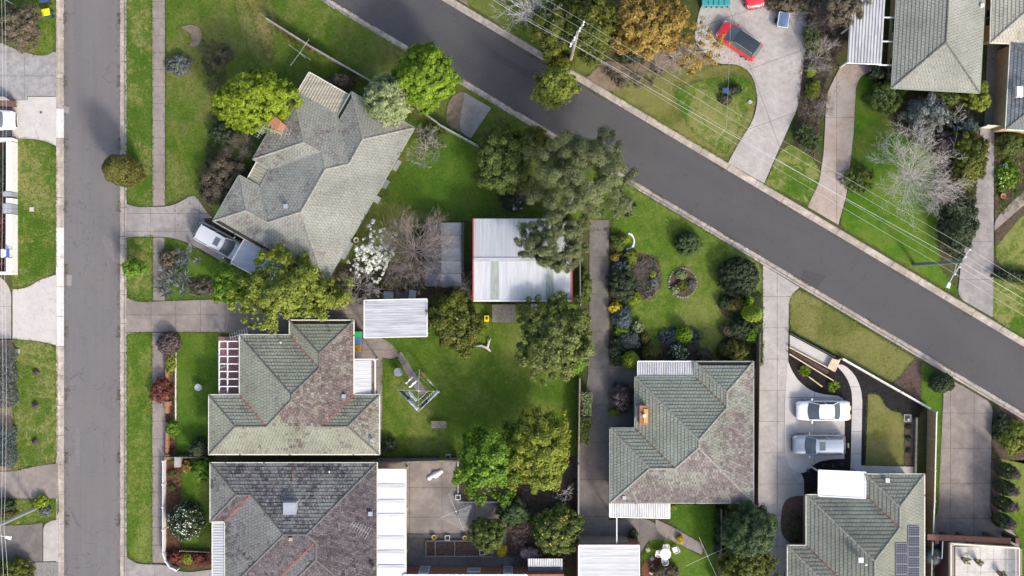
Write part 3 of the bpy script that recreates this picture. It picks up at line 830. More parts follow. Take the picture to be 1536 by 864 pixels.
def sheet_roof(parent, name, corners, mat, along, pitch_mm=.19, amp=.018, kind='sine', thick=True, ribw=.05):
    """profiled metal sheet between four 3-D corners (a, b, c, d); ribs run a->d when along is 0, a->b when 1"""
    a, b, c, d = [Vector(p) for p in corners]
    if along: a, b, c, d = a, d, c, b
    W = ((b - a).length + (c - d).length) / 2
    n = max(2, int(round(W / pitch_mm)))
    prof = []
    if kind == 'sine':
        for i in range(n * 4 + 1): prof.append((i / (n * 4), amp * math.sin(i * math.pi / 2)))
    else:                                                     # trapezoid ribs
        r = ribw / W / 2
        prof.append((0, 0))
        for i in range(n):
            x = (i + .5) / n
            prof += [(x - r * 1.5, 0), (x - r, amp * 2), (x + r, amp * 2), (x + r * 1.5, 0)]
        prof.append((1, 0))
    up = (b - a).cross(d - a).normalized()
    if up.z < 0: up = -up
    vs = []
    for t, z in prof: vs.append(a.lerp(b, t) + up * z)
    for t, z in prof: vs.append(d.lerp(c, t) + up * z)
    for t, z in prof: vs.append(a.lerp(b, t) + up * (z - .012))
    for t, z in prof: vs.append(d.lerp(c, t) + up * (z - .012))
    m = len(prof)
    fs = [(i, i + 1, m + i + 1, m + i) for i in range(m - 1)] + [(3 * m + i, 3 * m + i + 1, 2 * m + i + 1, 2 * m + i) for i in range(m - 1)]
    fs += [(2 * m + i, 2 * m + i + 1, i + 1, i) for i in range(m - 1)] + [(m + i, m + i + 1, 3 * m + i + 1, 3 * m + i) for i in range(m - 1)]
    fs += [(0, m, 3 * m, 2 * m), (m - 1, 3 * m - 1, 4 * m - 1, 2 * m - 1)]
    return MB().mesh(vs, fs).build(name, mat, parent)
def edge_trim(parent, corners, mat, w=.08, h=.12, name='gutter', edges=(0, 1, 2, 3)):
    mb = MB(); cs = [Vector(c) for c in corners]; cen = sum(cs, Vector()) / 4
    for e in edges:
        p, q = cs[e], cs[(e + 1) % 4]; n = ((p + q) / 2 - cen); n.z = 0; d = (q - p).normalized(); n = (n - d * n.dot(d)).normalized()
        mb.bar(p + n * w * .5 - Vector((0, 0, .03)) - d * w * .4, q + n * w * .5 - Vector((0, 0, .03)) + d * w * .4, w, h)
    return mb.build(name, mat, parent)
def posts(parent, pts, z1, r=.05, mat='white_paint'):
    for p in pts:
        q = P(p[0], p[1], z1); MB().box((q.x, q.y, z1 / 2), (r * 2, r * 2, z1)).build('post', mat, parent)

# ---- house A: L-shaped, turned about thirty degrees; u runs along the long south-east eave (towards the south-west)
A_LIC = {0: .10, 1: .06, 2: .05, 3: .14}
hA, rA, roofA = house('tiled_house', 'house with mossy grey-green tiled hip roof set at an angle between both streets', (621, 192), (-.496, .868),
    [(42, 270, -156, 0), (0, 150, -108, 0), (42, 160, -186, 0), (192, 270, -192, 0)], R(21), 2.8, 'tile_grey', A_LIC, 'cap_grey', 'cap_grey', 'gutter_green', 'brick_cream')
def quad(pts, zs):
    return [P(p[0], p[1], z) for p, z in zip(pts, zs)]
c4 = quad([(464, 109), (529, 146), (513, 178), (446, 139)], (2.45, 2.45, 2.75, 2.75))
sheet_roof(hA, 'sunroom_roof', c4, 'roof_cream', 0, .24, .022); edge_trim(hA, c4, 'gutter_cream')
MB().prism([P(*p, 2.4) for p in ((467, 114), (526, 147), (511, 178), (449, 140))], 0, 2.38).build('sunroom_wall', 'render_wall', hA)
c4 = quad([(386, 242), (409, 256), (394, 281), (371, 269)], (2.5, 2.75, 2.75, 2.5))
sheet_roof(hA, 'porch_roof', c4, 'roof_cream', 1, .24, .022); edge_trim(hA, c4, 'gutter_cream'); posts(hA, [(388, 245), (373, 267)], 2.4)
c4 = quad([(367, 359), (424, 391), (404, 424), (347, 394)], (2.45, 2.45, 2.3, 2.3))
cp = thing('carport', 'flat blue-grey metal carport beside the angled mossy roof with a silver wagon nosed in', 'carport', (P(385, 390)[0], P(385, 390)[1], 0))
sheet_roof(cp, 'roof_sheet', c4, 'roof_bluegrey', 1, .30, .004, 'trap', ribw=.04); edge_trim(cp, c4, 'gutter_white')
posts(cp, [(350, 393), (403, 421), (423, 392)], 2.25)
def vent(parent, x, y, z, mat='gutter_white', r=.14, h=.55, square=False):
    r *= .72
    p = P(x, y, z)
    mb = MB()
    if square: mb.box((p.x, p.y, z), (r * 2, r * 2, h)); mb.box((p.x, p.y, z + h / 2 + .05), (r * 2.6, r * 2.6, .06))
    else: mb.lathe((p.x, p.y, z - h / 2), [(r * .6, 0), (r * .6, h * .7), (r * 1.2, h * .75), (r * 1.2, h * .9), (r * .3, h)], 12)
    return mb.build('vent', mat, parent)
vent(hA, 430, 310, 3.9, 'galv', .2, .7, True)
def chimney(parent, pts, z0, z1, mat, pot=None):
    c_ = MB().prism([P(x, y, z1) for x, y in pts], z0, z1).build('chimney', mat, parent)
    cx, cy = sum(p[0] for p in pts) / len(pts), sum(p[1] for p in pts) / len(pts)
    p = P(cx, cy, z1)
    MB().prism([Vector((p.x, p.y, 0)) + (P(x, y, z1) - P(cx, cy, z1)) * 1.12 for x, y in pts], z1 - .14, z1 + .05).build('chimney_cap', mat, c_)
    if pot: MB().lathe((p.x, p.y, z1), [(.16, 0), (.16, .3), (.12, .32)], 12).build('flue', pot, c_)
    return c_
chimney(hA, [(404, 184), (413, 176), (421, 182), (412, 197)], 2.4, 5.4, 'brick_orange')
def antenna(parent, x, y, z, ln=1.6, ang=0.3, mat='galv'):
    p = P(x, y, z); mb = MB()
    mb.tube([(p.x, p.y, z - 1.6), (p.x, p.y, z)], .025, 6)
    d = Vector((math.cos(ang), math.sin(ang), 0)); n = Vector((-d.y, d.x, 0))
    mb.tube([p - d * ln / 2, p + d * ln / 2], .022, 5)
    for k in range(8):
        q = p + d * ln * (k / 7 - .5); l = .25 + .04 * k
        mb.tube([q - n * l, q + n * l], .012, 4)
    return mb.build('antenna', mat, parent)
antenna(hA, 415, 197, 5.6, 2.2, R(-14)); antenna(hA, 392, 195, 5.2, 1.4, R(60))

# ---- house B
B_LIC = {0: .12, 1: -.05, 2: .06, 3: .1, (1, 1): -.2, (1, 2): -.1, (2, 1): -.25}
hB, rB, roofB = house('tiled_house', 'house with patchy brown and green tiled roof, white front pergola and red valleys', (314, 681), (1, 0),
    [(0, 254.5, 0, 88), (46, 216, 0, 178), (121, 216, 0, 200)], R(22), 2.8, 'tile_maroon', B_LIC, 'cap_dark', 'flash_red', 'gutter_cream', 'brick_cream')
c4 = quad([(530, 541), (557, 541), (557, 596), (530, 596)], (2.75, 2.5, 2.5, 2.75))
sheet_roof(hB, 'annexe_roof', c4, 'roof_white', 1, .36, .006, 'trap'); edge_trim(hB, quad([(530, 540), (562, 540), (562, 597), (530, 597)], (2.7, 2.42, 2.42, 2.7)), 'gutter_white', .1, .1)
posts(hB, [(561, 541), (561, 595)], 2.4)
antenna(hB, 358, 503, 5.4, 1.5, R(12))
vent(hB, 421, 513, 3.2, 'galv', .13, .5); vent(hB, 495, 497, 3.3, 'dark_metal', .12, .5); vent(hB, 516, 594, 3.2, 'galv', .18, .3, True); vent(hB, 558, 660, 3.3, 'galv', .14, .25, True)
pg = thing('pergola', 'white open-beam pergola over red tiled terrace on west side of the patchy roof', 'pergola', (P(344, 552)[0], P(344, 552)[1], 0))
mbp = [((328, 512), (360, 512)), ((328, 591), (360, 591)), ((329, 512), (329, 591)), ((341.5, 512), (341.5, 591))]
for a, b in mbp: MB().bar(P(*a, 2.5), P(*b, 2.5), .09, .14).build('beam', 'white_paint', pg)
for k in range(1, 7): MB().bar(P(328, 512 + 79 * k / 7, 2.56), P(360, 512 + 79 * k / 7, 2.56), .08, .1).build('rafter', 'white_paint', pg)
posts(pg, [(329, 513), (329, 552), (329, 590)], 2.45, .06)
plain('red_tile', (0.30, 0.125, 0.12), 0.6, var=.25, scale=2)
strip('terrace', [(328, 505), (362, 505), (362, 592), (328, 592)], .09, 'red_tile')

# ---- house C
C_LIC = {0: .06, 1: -.5, 2: -.45, 3: -.04, (1, 0): .02}
hC, rC, roofC = house('tiled_house', 'house with dark charcoal tiled roof, rooftop cooler and long white side awning', (316, 955), (1, 0),
    [(22, 249, 66, 260), (0, 150, 173, 260), (80, 249, 40, 260)], R(22), 2.8, 'tile_charcoal', C_LIC, 'cap_dark', 'flash_red', 'gutter_cream', 'brick_brown')
c4 = quad([(566, 705), (608, 705), (608, 905), (566, 905)], (2.8, 2.45, 2.45, 2.8))
sheet_roof(hC, 'awning', c4, 'roof_bright', 1, .2, .012, 'trap', ribw=.05); edge_trim(hC, c4, 'gutter_cream', .1, .12, edges=(0, 1, 2))
posts(hC, [(607, 708), (607, 770), (607, 835)], 2.4)
for yy in (729, 752, 773, 807, 828, 850):
    MB().bar(P(567, yy, 2.84), P(607, yy, 2.5), .32, .05).build('awning_band', 'roof_zinc', hC)
c4 = quad([(319, 783), (340, 783), (340, 905), (319, 905)], (2.5, 2.72, 2.72, 2.5))
sheet_roof(hC, 'verandah_roof', c4, 'roof_white', 1, .24, .018); edge_trim(hC, c4, 'gutter_cream', edges=(0, 3)); posts(hC, [(321, 785), (321, 840)], 2.4)
p = P(434, 763, 4.6)
ev = MB().mesh([(p.x + sx * .66, p.y + sy * .62, 3.6) for sx, sy in ((-1, -1), (1, -1), (1, 1), (-1, 1))] + [(p.x + sx * .62, p.y + sy * .58, 4.35) for sx, sy in ((-1, -1), (1, -1), (1, 1), (-1, 1))] + [(p.x + sx * .54, p.y + sy * .5, 4.6) for sx, sy in ((-1, -1), (1, -1), (1, 1), (-1, 1))],
    [(0, 1, 5, 4), (1, 2, 6, 5), (2, 3, 7, 6), (3, 0, 4, 7), (4, 5, 9, 8), (5, 6, 10, 9), (6, 7, 11, 10), (7, 4, 8, 11), (8, 9, 10, 11)]).build('rooftop_cooler', 'roof_bluegrey', hC)
for k in range(5): MB().box((p.x, p.y - .63, 3.75 + k * .12), (1.1, .03, .05)).build('louvre', 'dark_metal', ev)
MB().tube([P(434, 752, 4.1), P(438, 725, 3.5), P(440, 697, 3.0)], .02, 5).build('pipe', 'brick_orange', hC)
vent(hC, 494, 707, 3.2, 'galv', .12, .4); vent(hC, 556, 770, 3.1, 'galv', .2, .3, True); vent(hC, 437, 808, 4.9, 'brick_orange', .16, .4, True); vent(hC, 560, 850, 3.2, 'dark_metal', .25, .6)
antenna(hC, 540, 793, 5.2, 1.6, R(-30))

# ---- house D
D_LIC = {0: .27, 1: -.09, 2: -.12, 3: .30}
hD, rD, roofD = house('tiled_house', 'house with green lichen tiled roof and orange chimney beside the round-bed front garden', (915.5, 754), (1, 0),
    [(37.5, 214, 0, 188), (127.5, 214, 0, 211), (0, 214, 0, 111)], R(22), 2.8, 'tile_green', D_LIC, 'cap_grey', 'flash_rust', 'gutter_green', 'brick_red')
c4 = quad([(957, 542.5), (1041, 542.5), (1041, 566), (957, 566)], (2.5, 2.5, 2.75, 2.75))
sheet_roof(hD, 'verandah_roof', c4, 'roof_ribbed', 0, .2, .03); edge_trim(hD, c4, 'gutter_white', .07, .1, edges=(0, 1, 3)); posts(hD, [(959, 545), (1000, 545), (1039, 545)], 2.4)
c4 = quad([(915, 752), (1004, 754), (1004, 777), (915, 775)], (2.75, 2.75, 2.5, 2.5))
sheet_roof(hD, 'back_verandah_roof', c4, 'roof_ribbed', 0, .2, .03); edge_trim(hD, c4, 'gutter_white', .07, .1, edges=(1, 2, 3)); posts(hD, [(917, 774), (960, 774), (1002, 775)], 2.4)
chimney(hD, [(960, 610), (972, 610), (972, 636), (960, 636)], 2.4, 4.6, 'brick_orange', 'white_paint')
plain('yellow_paint', (0.40, 0.26, 0.06), 0.6)
q = P(968.5, 624, 4.66); MB().box((q.x, q.y, 4.68), (.36, 1.2, .12)).build('chimney_slab', 'yellow_paint', hD)
q = P(955.5, 619, 3.1); MB().box((q.x, q.y, 3.0), (.3, 1.2, .06)).build('flashing', 'roof_zinc', hD)
vent(hD, 936, 746, 3.0, 'galv', .16, .25, True)

# ---- house E
E_LIC = {0: .12, 1: .24, 2: .1, 3: .06}
hE, rE, roofE = house('tiled_house', 'newer house with sage-grey tiled roof, solar panels and white patio roof', (1182, 980), (1, 0),
    [(28, 204, 0, 237), (116.5, 204, 40, 268), (0, 150, 0, 161)], R(23), 2.8, 'tile_sage', E_LIC, 'cap_grey', 'flash_rust', 'gutter_cream', 'brick_cream', tw=.30, te=.34)
c4 = quad([(1228.5, 706), (1298, 709), (1297.5, 747), (1228, 743)], (2.75, 2.75, 2.95, 2.95))
sheet_roof(hE, 'patio_roof', c4, 'roof_bright', 0, .52, .004, 'trap', ribw=.03); edge_trim(hE, c4, 'gutter_white', .08, .14)
posts(hE, [(1230, 708), (1296, 711)], 2.7)
vent(hE, 1330, 720, 3.3, 'galv', .2, .35, True); vent(hE, 1290, 839, 5.0, 'galv', .24, .4, True); vent(hE, 1298, 846, 5.1, 'galv', .14, .4)
plain('frame_alu', (0.5, 0.5, 0.52), 0.35, 0.8, var=.05)
def pv_mat():
    t = NT('solar_cell'); t.color((0.010, 0.014, 0.034)); t.set(0.35, 0.0, 0.25)
pv_mat()
ip = [k for k, p_ in enumerate(rE.pl) if p_[4] == 1 and p_[3] == 0][0]
kE = S * (H - 2.8) / H
def on_roof(rf, i, px, py, lift):
    """point on roof plane i seen at this plan position"""
    z = rf.ze + .5
    for _ in range(8):
        w_ = P(px, py, z); d = Vector((w_.x, w_.y)) - rf.o
        z = rf.ze + rf.z(i, (d.dot(rf.du), d.dot(rf.dv))) + lift
    return P(px, py, z)
def solar_panel(x0, x1, y0, y1, label):
    c_ = [on_roof(rE, ip, x, y, .14) for x, y in ((x0, y1), (x1, y1), (x1, y0), (x0, y0))]
    up = (c_[1] - c_[0]).cross(c_[3] - c_[0]).normalized()
    root = thing('solar_panel', label, 'solar panel', tuple(c_[0] - up * .06), 'dark solar panels on the sage-grey roof')
    MB().hexa([v - up * .05 for v in c_], c_).build('frame', 'frame_alu', root)
    L = lambda s_, t: c_[0].lerp(c_[1], s_).lerp(c_[3].lerp(c_[2], s_), t)
    for i in range(6):
        for j in range(4):
            e = .015
            qd = [L((i + e * 2 + .06) / 6.12, (j + .07) / 4.1), L((i + 1 - .0) / 6.12, (j + .07) / 4.1), L((i + 1 - .0) / 6.12, (j + 1) / 4.1), L((i + e * 2 + .06) / 6.12, (j + 1) / 4.1)]
            MB().hexa([v + up * .001 for v in qd], [v + up * .006 for v in qd]).build('cell', 'solar_cell', root)
for k in range(5): solar_panel(1362.5, 1379.5, 789 + 15.6 * k, 803.6 + 15.6 * k, 'dark blue solar panel in the row along the eave of the sage-grey roof')
for k in range(4): solar_panel(1344, 1361, 815 + 15.6 * k, 829.6 + 15.6 * k, 'dark blue solar panel in the upper row on the sage-grey roof')

# ---- houses of the north-east corner
hF, rF, roofF = house('tiled_house', 'house with pale grey-green tiled roof beside the ribbed white carport', (1338, 131.5), (.998, .055),
    [(0, 131, 0, 330)], R(22), 2.8, 'tile_grey', {0: .24, 1: .38, 2: .38, 3: .24}, 'cap_dark', 'flash_grey', 'gutter_green', 'tan_wall')
vent(hF, 1472, 9, 3.0, 'white_paint', .16, .3, True)
cf = thing('carport', 'white ribbed metal carport at the end of the tan driveway', 'carport', (P(1302, 60)[0], P(1302, 60)[1], 0))
c4 = quad([(1280, -70), (1332, -70), (1322, 96), (1271, 94)], (2.5, 2.5, 2.5, 2.5))
sheet_roof(cf, 'roof_sheet', c4, 'roof_ribbed', 0, .27, .04, 'trap', ribw=.1); edge_trim(cf, c4, 'gutter_white', .07, .12, edges=(2,))
for yy in (26, 62, 97.5): MB().bar(P(1318, yy, 2.42), P(1343, yy + .5, 2.42), .1, .12).build('beam', 'white_paint', cf)
posts(cf, [(1273, 92), (1321, 94), (1275, 40), (1324, 40)], 2.4, .06)
hG, rG, roofG = house('tiled_house', 'house with cream tiled roof next to the dark slate roof', (1486, 63.5), (.999, .03),
    [(0, 200, 0, 230)], R(22), 2.8, 'tile_cream', .05, 'cap_grey', 'flash_grey', 'gutter_cream', 'tan_wall')
hH, rH, roofH = house('tiled_house', 'house with dark slate-blue tiled roof and tan wall by the long concrete drive', (1509, 193.5), (.998, .055),
    [(0, 200, 0, 131)], R(20), 2.8, 'tile_slate', -.05, 'cap_dark', 'flash_grey', 'gutter_cream', 'tan_wall', over=.15, windows=False)
q = P(1531, 137, 4.0); MB().box((q.x, q.y, 3.75), (.55, .9, .35)).build('skylight_box', 'white_paint', hH)

# ---- sheds and carports of the middle block
sh = thing('carport', 'flat white corrugated carport between driveway and back lawn', 'carport', (P(592, 478)[0], P(592, 478)[1], 0))
c4 = quad([(547, 451), (640, 449), (640, 504), (547, 506)], (2.6, 2.6, 2.55, 2.55))
sheet_roof(sh, 'roof_sheet', c4, 'roof_zinc', 1, .22, .004, 'trap', ribw=.05); edge_trim(sh, c4, 'gutter_white', .08, .12)
posts(sh, [(549, 453), (638, 452), (549, 503), (594, 504), (638, 502)], 2.5)
sb = thing('shed', 'large white metal shed with red edges and two translucent roof strips', 'shed', (P(784, 390)[0], P(784, 390)[1], 0))
zr, zeS = 3.45, 3.0
for nm, c4 in (('roof_sheet', quad([(711, 328), (856, 328), (856.5, 389), (710.5, 389)], (zeS, zeS, zr, zr))), ('roof_sheet', quad([(710.5, 389.5), (856.5, 389.5), (857, 450), (710.5, 450)], (zr, zr, zeS, zeS)))):
    sheet_roof(sb, nm, c4, 'roof_zinc_vertical', 0, .34, .007, 'trap', ribw=.04)
MB().bar(P(710.5, 389.2, zr + .03), P(857, 389.2, zr + .03), .3, .04).build('ridge_cap', 'roof_zinc', sb)
plain('trim_red', (0.42, 0.05, 0.06), 0.5)
for x in (710, 857.5):
    mb = MB(); mb.bar(P(x, 328, zeS), P(x, 389, zr), .1, .2); mb.bar(P(x, 389, zr), P(x, 451, zeS), .1, .2); mb.build('barge_board', 'trim_red', sb)
edge_trim(sb, quad([(711, 327.5), (856, 327.5), (857, 450.5), (710.5, 450.5)], (zeS,) * 4), 'gutter_white', .1, .12, edges=(2,))
for x0, x1, y0 in ((736, 748, 392), (819, 830, 392)):
    sheet_roof(sb, 'translucent_strip', quad([(x0, y0), (x1, y0), (x1, 449), (x0, 449)], (zr - .01, zr - .01, zeS + .045, zeS + .045)), 'skylight', 0, .09, .008)
MB().prism([P(*p, 3) for p in ((712, 329), (855, 329), (855, 449), (712, 449))], 0, 2.95).build('wall', 'roof_zinc', sb)
tp = thing('tarp_shelter', 'grey-blue tarpaulin shelter with ridge seams between bare tree and white shed', 'shelter', (P(664, 382)[0], P(664, 382)[1], 0))
for k in range(5):
    y0, y1 = 334 + 19.2 * k, 334 + 19.2 * (k + 1) - .6
    sag = .06
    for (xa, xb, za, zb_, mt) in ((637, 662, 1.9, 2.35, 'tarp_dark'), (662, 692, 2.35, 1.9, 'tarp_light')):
        mb = MB(); vs = []
        for i in range(5):
            for j in range(5):
                s_, t = i / 4, j / 4
                z = za + (zb_ - za) * s_ - sag * math.sin(math.pi * t) * math.sin(math.pi * (.2 + .6 * s_))
                vs.append(P(xa + (xb - xa) * s_ + (t - .5) * .5, y0 + (y1 - y0) * t, z))
        mb.mesh(vs, [(i * 5 + j, i * 5 + j + 1, (i + 1) * 5 + j + 1, (i + 1) * 5 + j) for i in range(4) for j in range(4)])
        mb.build('tarp_panel', mt, tp, True)
MB().flat([P(x, y, z)[:2] for x, y, z in ((692, 333, 1.9), (696, 334, 1.0), (696, 430, 1.0), (692, 430, 1.9))], 1.3).build('side_flap', 'dark_metal', tp)
posts(tp, [(639, 336), (639, 428), (691, 336), (691, 428)], 1.85, .03, 'galv')
gj = thing('garage', 'brick garage with white sheet roof and white door at the end of the dark driveway', 'garage', (P(913, 850)[0], P(913, 850)[1], 0))
MB().prism([P(x, y, 2.6) for x, y in ((867, 816), (960, 816), (960, 960), (867, 960))], 0, 2.55).build('wall', 'brick_red', gj)
c4 = quad([(869, 819), (958, 819), (958, 965), (869, 965)], (2.62, 2.62, 2.7, 2.7))
sheet_roof(gj, 'roof_sheet', c4, 'roof_white', 1, .62, .008, 'trap', ribw=.03); edge_trim(gj, c4, 'gutter_white', .1, .14)
a, b = P(870, 815.6, 2.6), P(944, 815.6, 2.6)
MB().bar((a.x, a.y + .03, 1.1), (b.x, b.y + .03, 1.1), .06, 2.2).build('garage_door', 'roof_cream', gj)
MB().tube([P(925, 777, 2.4), P(925, 817, 2.4)], .06, 8).build('pipe', 'white_paint', gj)
kb = thing('brick_building', 'red brick building with pale window frames along the concrete yard', 'building', (P(725, 900)[0], P(725, 900)[1], 0))
MB().prism([P(x, y, 2.6) for x, y in ((608, 862.5), (846, 861.5), (846, 960), (608, 960))], 0, 2.6).build('wall', 'brick_red', kb)
c4 = quad([(606, 863), (790, 863), (790, 965), (606, 965)], (2.62, 2.62, 3.2, 3.2)); sheet_roof(kb, 'roof_sheet', c4, 'roof_zinc', 0, .3, .014, 'trap'); edge_trim(kb, c4, 'gutter_white')
for x0, x1 in ((627, 642), (700, 720), (755, 769)):
    a, b = P(x0, 862.2, 2.6), P(x1, 862.2, 2.6)
    f = MB().bar((a.x, a.y + .04, 1.3), (b.x, b.y + .04, 1.3), .08, 2.3 if x0 != 700 else 1.2).build('window', 'white_paint', kb)
    MB().bar((a.x + .08, a.y + .09, 1.4), (b.x - .08, b.y + .09, 1.4), .02, 1.9 if x0 != 700 else .9).build('pane', 'roof_bluegrey', f)
ls = thing('lean_to', 'small grey corrugated lean-to next to brick building and white garage', 'shed', (P(818, 855)[0], P(818, 855)[1], 0))
for k, (y0, y1, m_, z) in enumerate(((838, 850, 'roof_ribbed', 2.1), (850.4, 858, 'tarp_light', 2.0), (858.4, 870, 'roof_ribbed', 1.9))):
    sheet_roof(ls, 'roof_sheet', quad([(792, y0), (844, y0), (844, y1), (792, y1)], (z,) * 4), m_, 0, .2, .02)
posts(ls, [(794, 840), (842, 840), (794, 868), (842, 868)], 1.85, .05, 'dark_metal')
# raised terrace on the brick garages in the south-east corner
ti = thing('brick_garage', 'brown brick garages carrying a white paved roof terrace with slatted balustrade', 'garage', (P(1480, 850)[0], P(1480, 850)[1], 0))
MB().prism([P(x, y, 2.7) for x, y in ((1425, 817), (1531, 823), (1531, 960), (1425, 960))], 0, 2.68).build('wall', 'brick_brown', ti)
for x in (1393, 1417, 1441, 1482, 1512):
    a = P(x, 799, 0); b = P(x + 12, 812, 2.3)
    MB().box((P(x + 4, 806, 1.2).x, P(x + 4, 806, 1.2).y, 1.2), (.35, .5, 2.4)).build('pillar', 'brick_brown', ti)
MB().bar(P(1390, 805, 2.5), P(1515, 811, 2.5), .5, .3).build('lintel', 'brick_brown', ti)
for x0, x1 in ((1421, 1449), (1456, 1490)):
    a, b = P(x0, 812, 1.5), P(x1, 812.5, 1.5); MB().bar((a.x, a.y, 1.1), (b.x, b.y, 1.1), .08, 2.1).build('garage_door', 'drive_light', ti)
concrete('terrace_paving', (0.46, 0.44, 0.415), .3, .75)
for i in range(5):
    for j in range(4):
        x0, y0 = 1433 + i * 19, 820 + j * 19
        MB().prism([P(x, y, 2.75) for x, y in ((x0 + .2, y0 + .2), (x0 + 18.8, y0 + .2), (x0 + 18.8, y0 + 18.8), (x0 + .2, y0 + 18.8))], 2.6, 2.74 + random.uniform(0, .01)).build('paving_slab', 'terrace_paving', ti)
plain('cream_paint', (0.62, 0.56, 0.44), 0.6)
rails = [((1427, 815.5), (1528, 822)), ((1426.5, 815), (1426.5, 960)), ((1529, 822), (1529, 960))]
for (a, b) in rails:
    for z in (2.85, 3.7): MB().bar(P(*a, z), P(*b, z), .09, .06).build('rail', 'cream_paint', ti)
    A_, B_ = P(*a, 3.3), P(*b, 3.3); n = int((B_ - A_).length / .2)
    for k in range(n):
        q = A_.lerp(B_, (k + .5) / n); MB().box((q.x, q.y, 3.27), (.07, .07, .84)).build('baluster', 'cream_paint', ti)
# ------------------------------------------------------------------ vegetation
plain('bark_brown', (0.10, 0.075, 0.055), 0.9, var=.35, scale=8)
plain('bark_grey', (0.30, 0.275, 0.25), 0.9, var=.3, scale=8)
plain('bark_pale', (0.45, 0.42, 0.39), 0.9, var=.25, scale=8)
plain('bark_twig', (0.21, 0.175, 0.16), 0.9, var=.3, scale=8)
plain('bark_mauve', (0.15, 0.115, 0.115), 0.9, var=.3, scale=8)
PAL = {
 'lime': ((0.06, 0.11, 0.005), (0.14, 0.235, 0.01), (0.22, 0.33, 0.018)),
 'yellow': ((0.065, 0.105, 0.006), (0.17, 0.245, 0.012), (0.28, 0.36, 0.02)),
 'acid': ((0.075, 0.10, 0.010), (0.18, 0.215, 0.022), (0.30, 0.33, 0.04)),
 'sage':    ((0.075, 0.10, 0.04), (0.20, 0.25, 0.105), (0.34, 0.38, 0.19)),
 'olive': ((0.04, 0.044, 0.008), (0.1, 0.1, 0.018), (0.175, 0.165, 0.036)),
 'olivegold': ((0.065, 0.09, 0.010), (0.16, 0.20, 0.022), (0.26, 0.30, 0.045)),
 'green': ((0.032, 0.052, 0.01), (0.075, 0.11, 0.02), (0.145, 0.19, 0.04)),
 'bright': ((0.045, 0.1, 0.006), (0.1, 0.2, 0.012), (0.18, 0.3, 0.022)),
 'citrus': ((0.03, 0.044, 0.006), (0.082, 0.1, 0.012), (0.17, 0.18, 0.022)),
 'dark': ((0.014, 0.026, 0.012), (0.036, 0.056, 0.026), (0.075, 0.1, 0.045)),
 'conifer': ((0.018, 0.034, 0.012), (0.05, 0.085, 0.03), (0.10, 0.15, 0.055)),
 'gum': ((0.05, 0.064, 0.024), (0.105, 0.132, 0.05), (0.20, 0.225, 0.10)),
 'grey':    ((0.05, 0.058, 0.055), (0.11, 0.125, 0.118), (0.22, 0.24, 0.23)),
 'blue':    ((0.03, 0.05, 0.055), (0.075, 0.11, 0.115), (0.15, 0.20, 0.205)),
 'gold': ((0.11, 0.07, 0.012), (0.26, 0.175, 0.035), (0.4, 0.29, 0.075)),
 'brown': ((0.055, 0.045, 0.03), (0.11, 0.092, 0.06), (0.18, 0.15, 0.1)),
 'mauve':   ((0.055, 0.04, 0.04), (0.12, 0.09, 0.09), (0.20, 0.155, 0.155)),
 'red':     ((0.05, 0.012, 0.012), (0.14, 0.035, 0.03), (0.25, 0.08, 0.06)),
 'white':   ((0.30, 0.33, 0.22), (0.68, 0.70, 0.62), (0.85, 0.86, 0.82)),
 'pink':    ((0.20, 0.12, 0.13), (0.42, 0.28, 0.31), (0.62, 0.46, 0.50)),
 'yflower': ((0.30, 0.20, 0.01), (0.55, 0.40, 0.02), (0.70, 0.55, 0.05)),
 'olivegreen': ((0.05, 0.066, 0.012), (0.11, 0.14, 0.03), (0.19, 0.225, 0.06)),
 'grass':   ((0.04, 0.09, 0.006), (0.075, 0.13, 0.012), (0.12, 0.17, 0.03)),
 'straw':   ((0.10, 0.12, 0.03), (0.17, 0.17, 0.05), (0.23, 0.21, 0.08)),
}
for k_, v_ in PAL.items(): leaf_mat('leaf_' + k_, *v_, trans=0.16 if k_ == 'white' else 0.3)
def unit(n): 
    v = rng.normal(size=(n, 3)); return v / np.linalg.norm(v, axis=1)[:, None]
def leaves_at(c, nrm, size, flat=0.55, aspect=0.55):
    """diamond leaves at c, facing somewhere near nrm; returns verts, quads"""
    n = len(c)
    m = nrm * flat + unit(n) * (1 - flat) * 1.2
    m /= np.linalg.norm(m, axis=1)[:, None] + 1e-9
    t = np.cross(m, unit(n)); t /= np.linalg.norm(t, axis=1)[:, None] + 1e-9
    s = np.cross(m, t)
    L = (size * rng.uniform(.65, 1.35, n))[:, None]
    v = np.stack([c - t * L, c + s * L * aspect, c + t * L, c - s * L * aspect], 1).reshape(-1, 3)
    return v, np.arange(4 * n).reshape(-1, 4)
def bumpy(d, seed, k=3.0, amp=.2):
    """smooth pseudo-noise on directions"""
    r = np.random.default_rng(seed); out = np.zeros(len(d))
    for _ in range(6):
        w_ = r.normal(size=3) * k; out += np.sin(d @ w_ + r.uniform(0, 6.28))
    return 1 + amp * out / 2.4
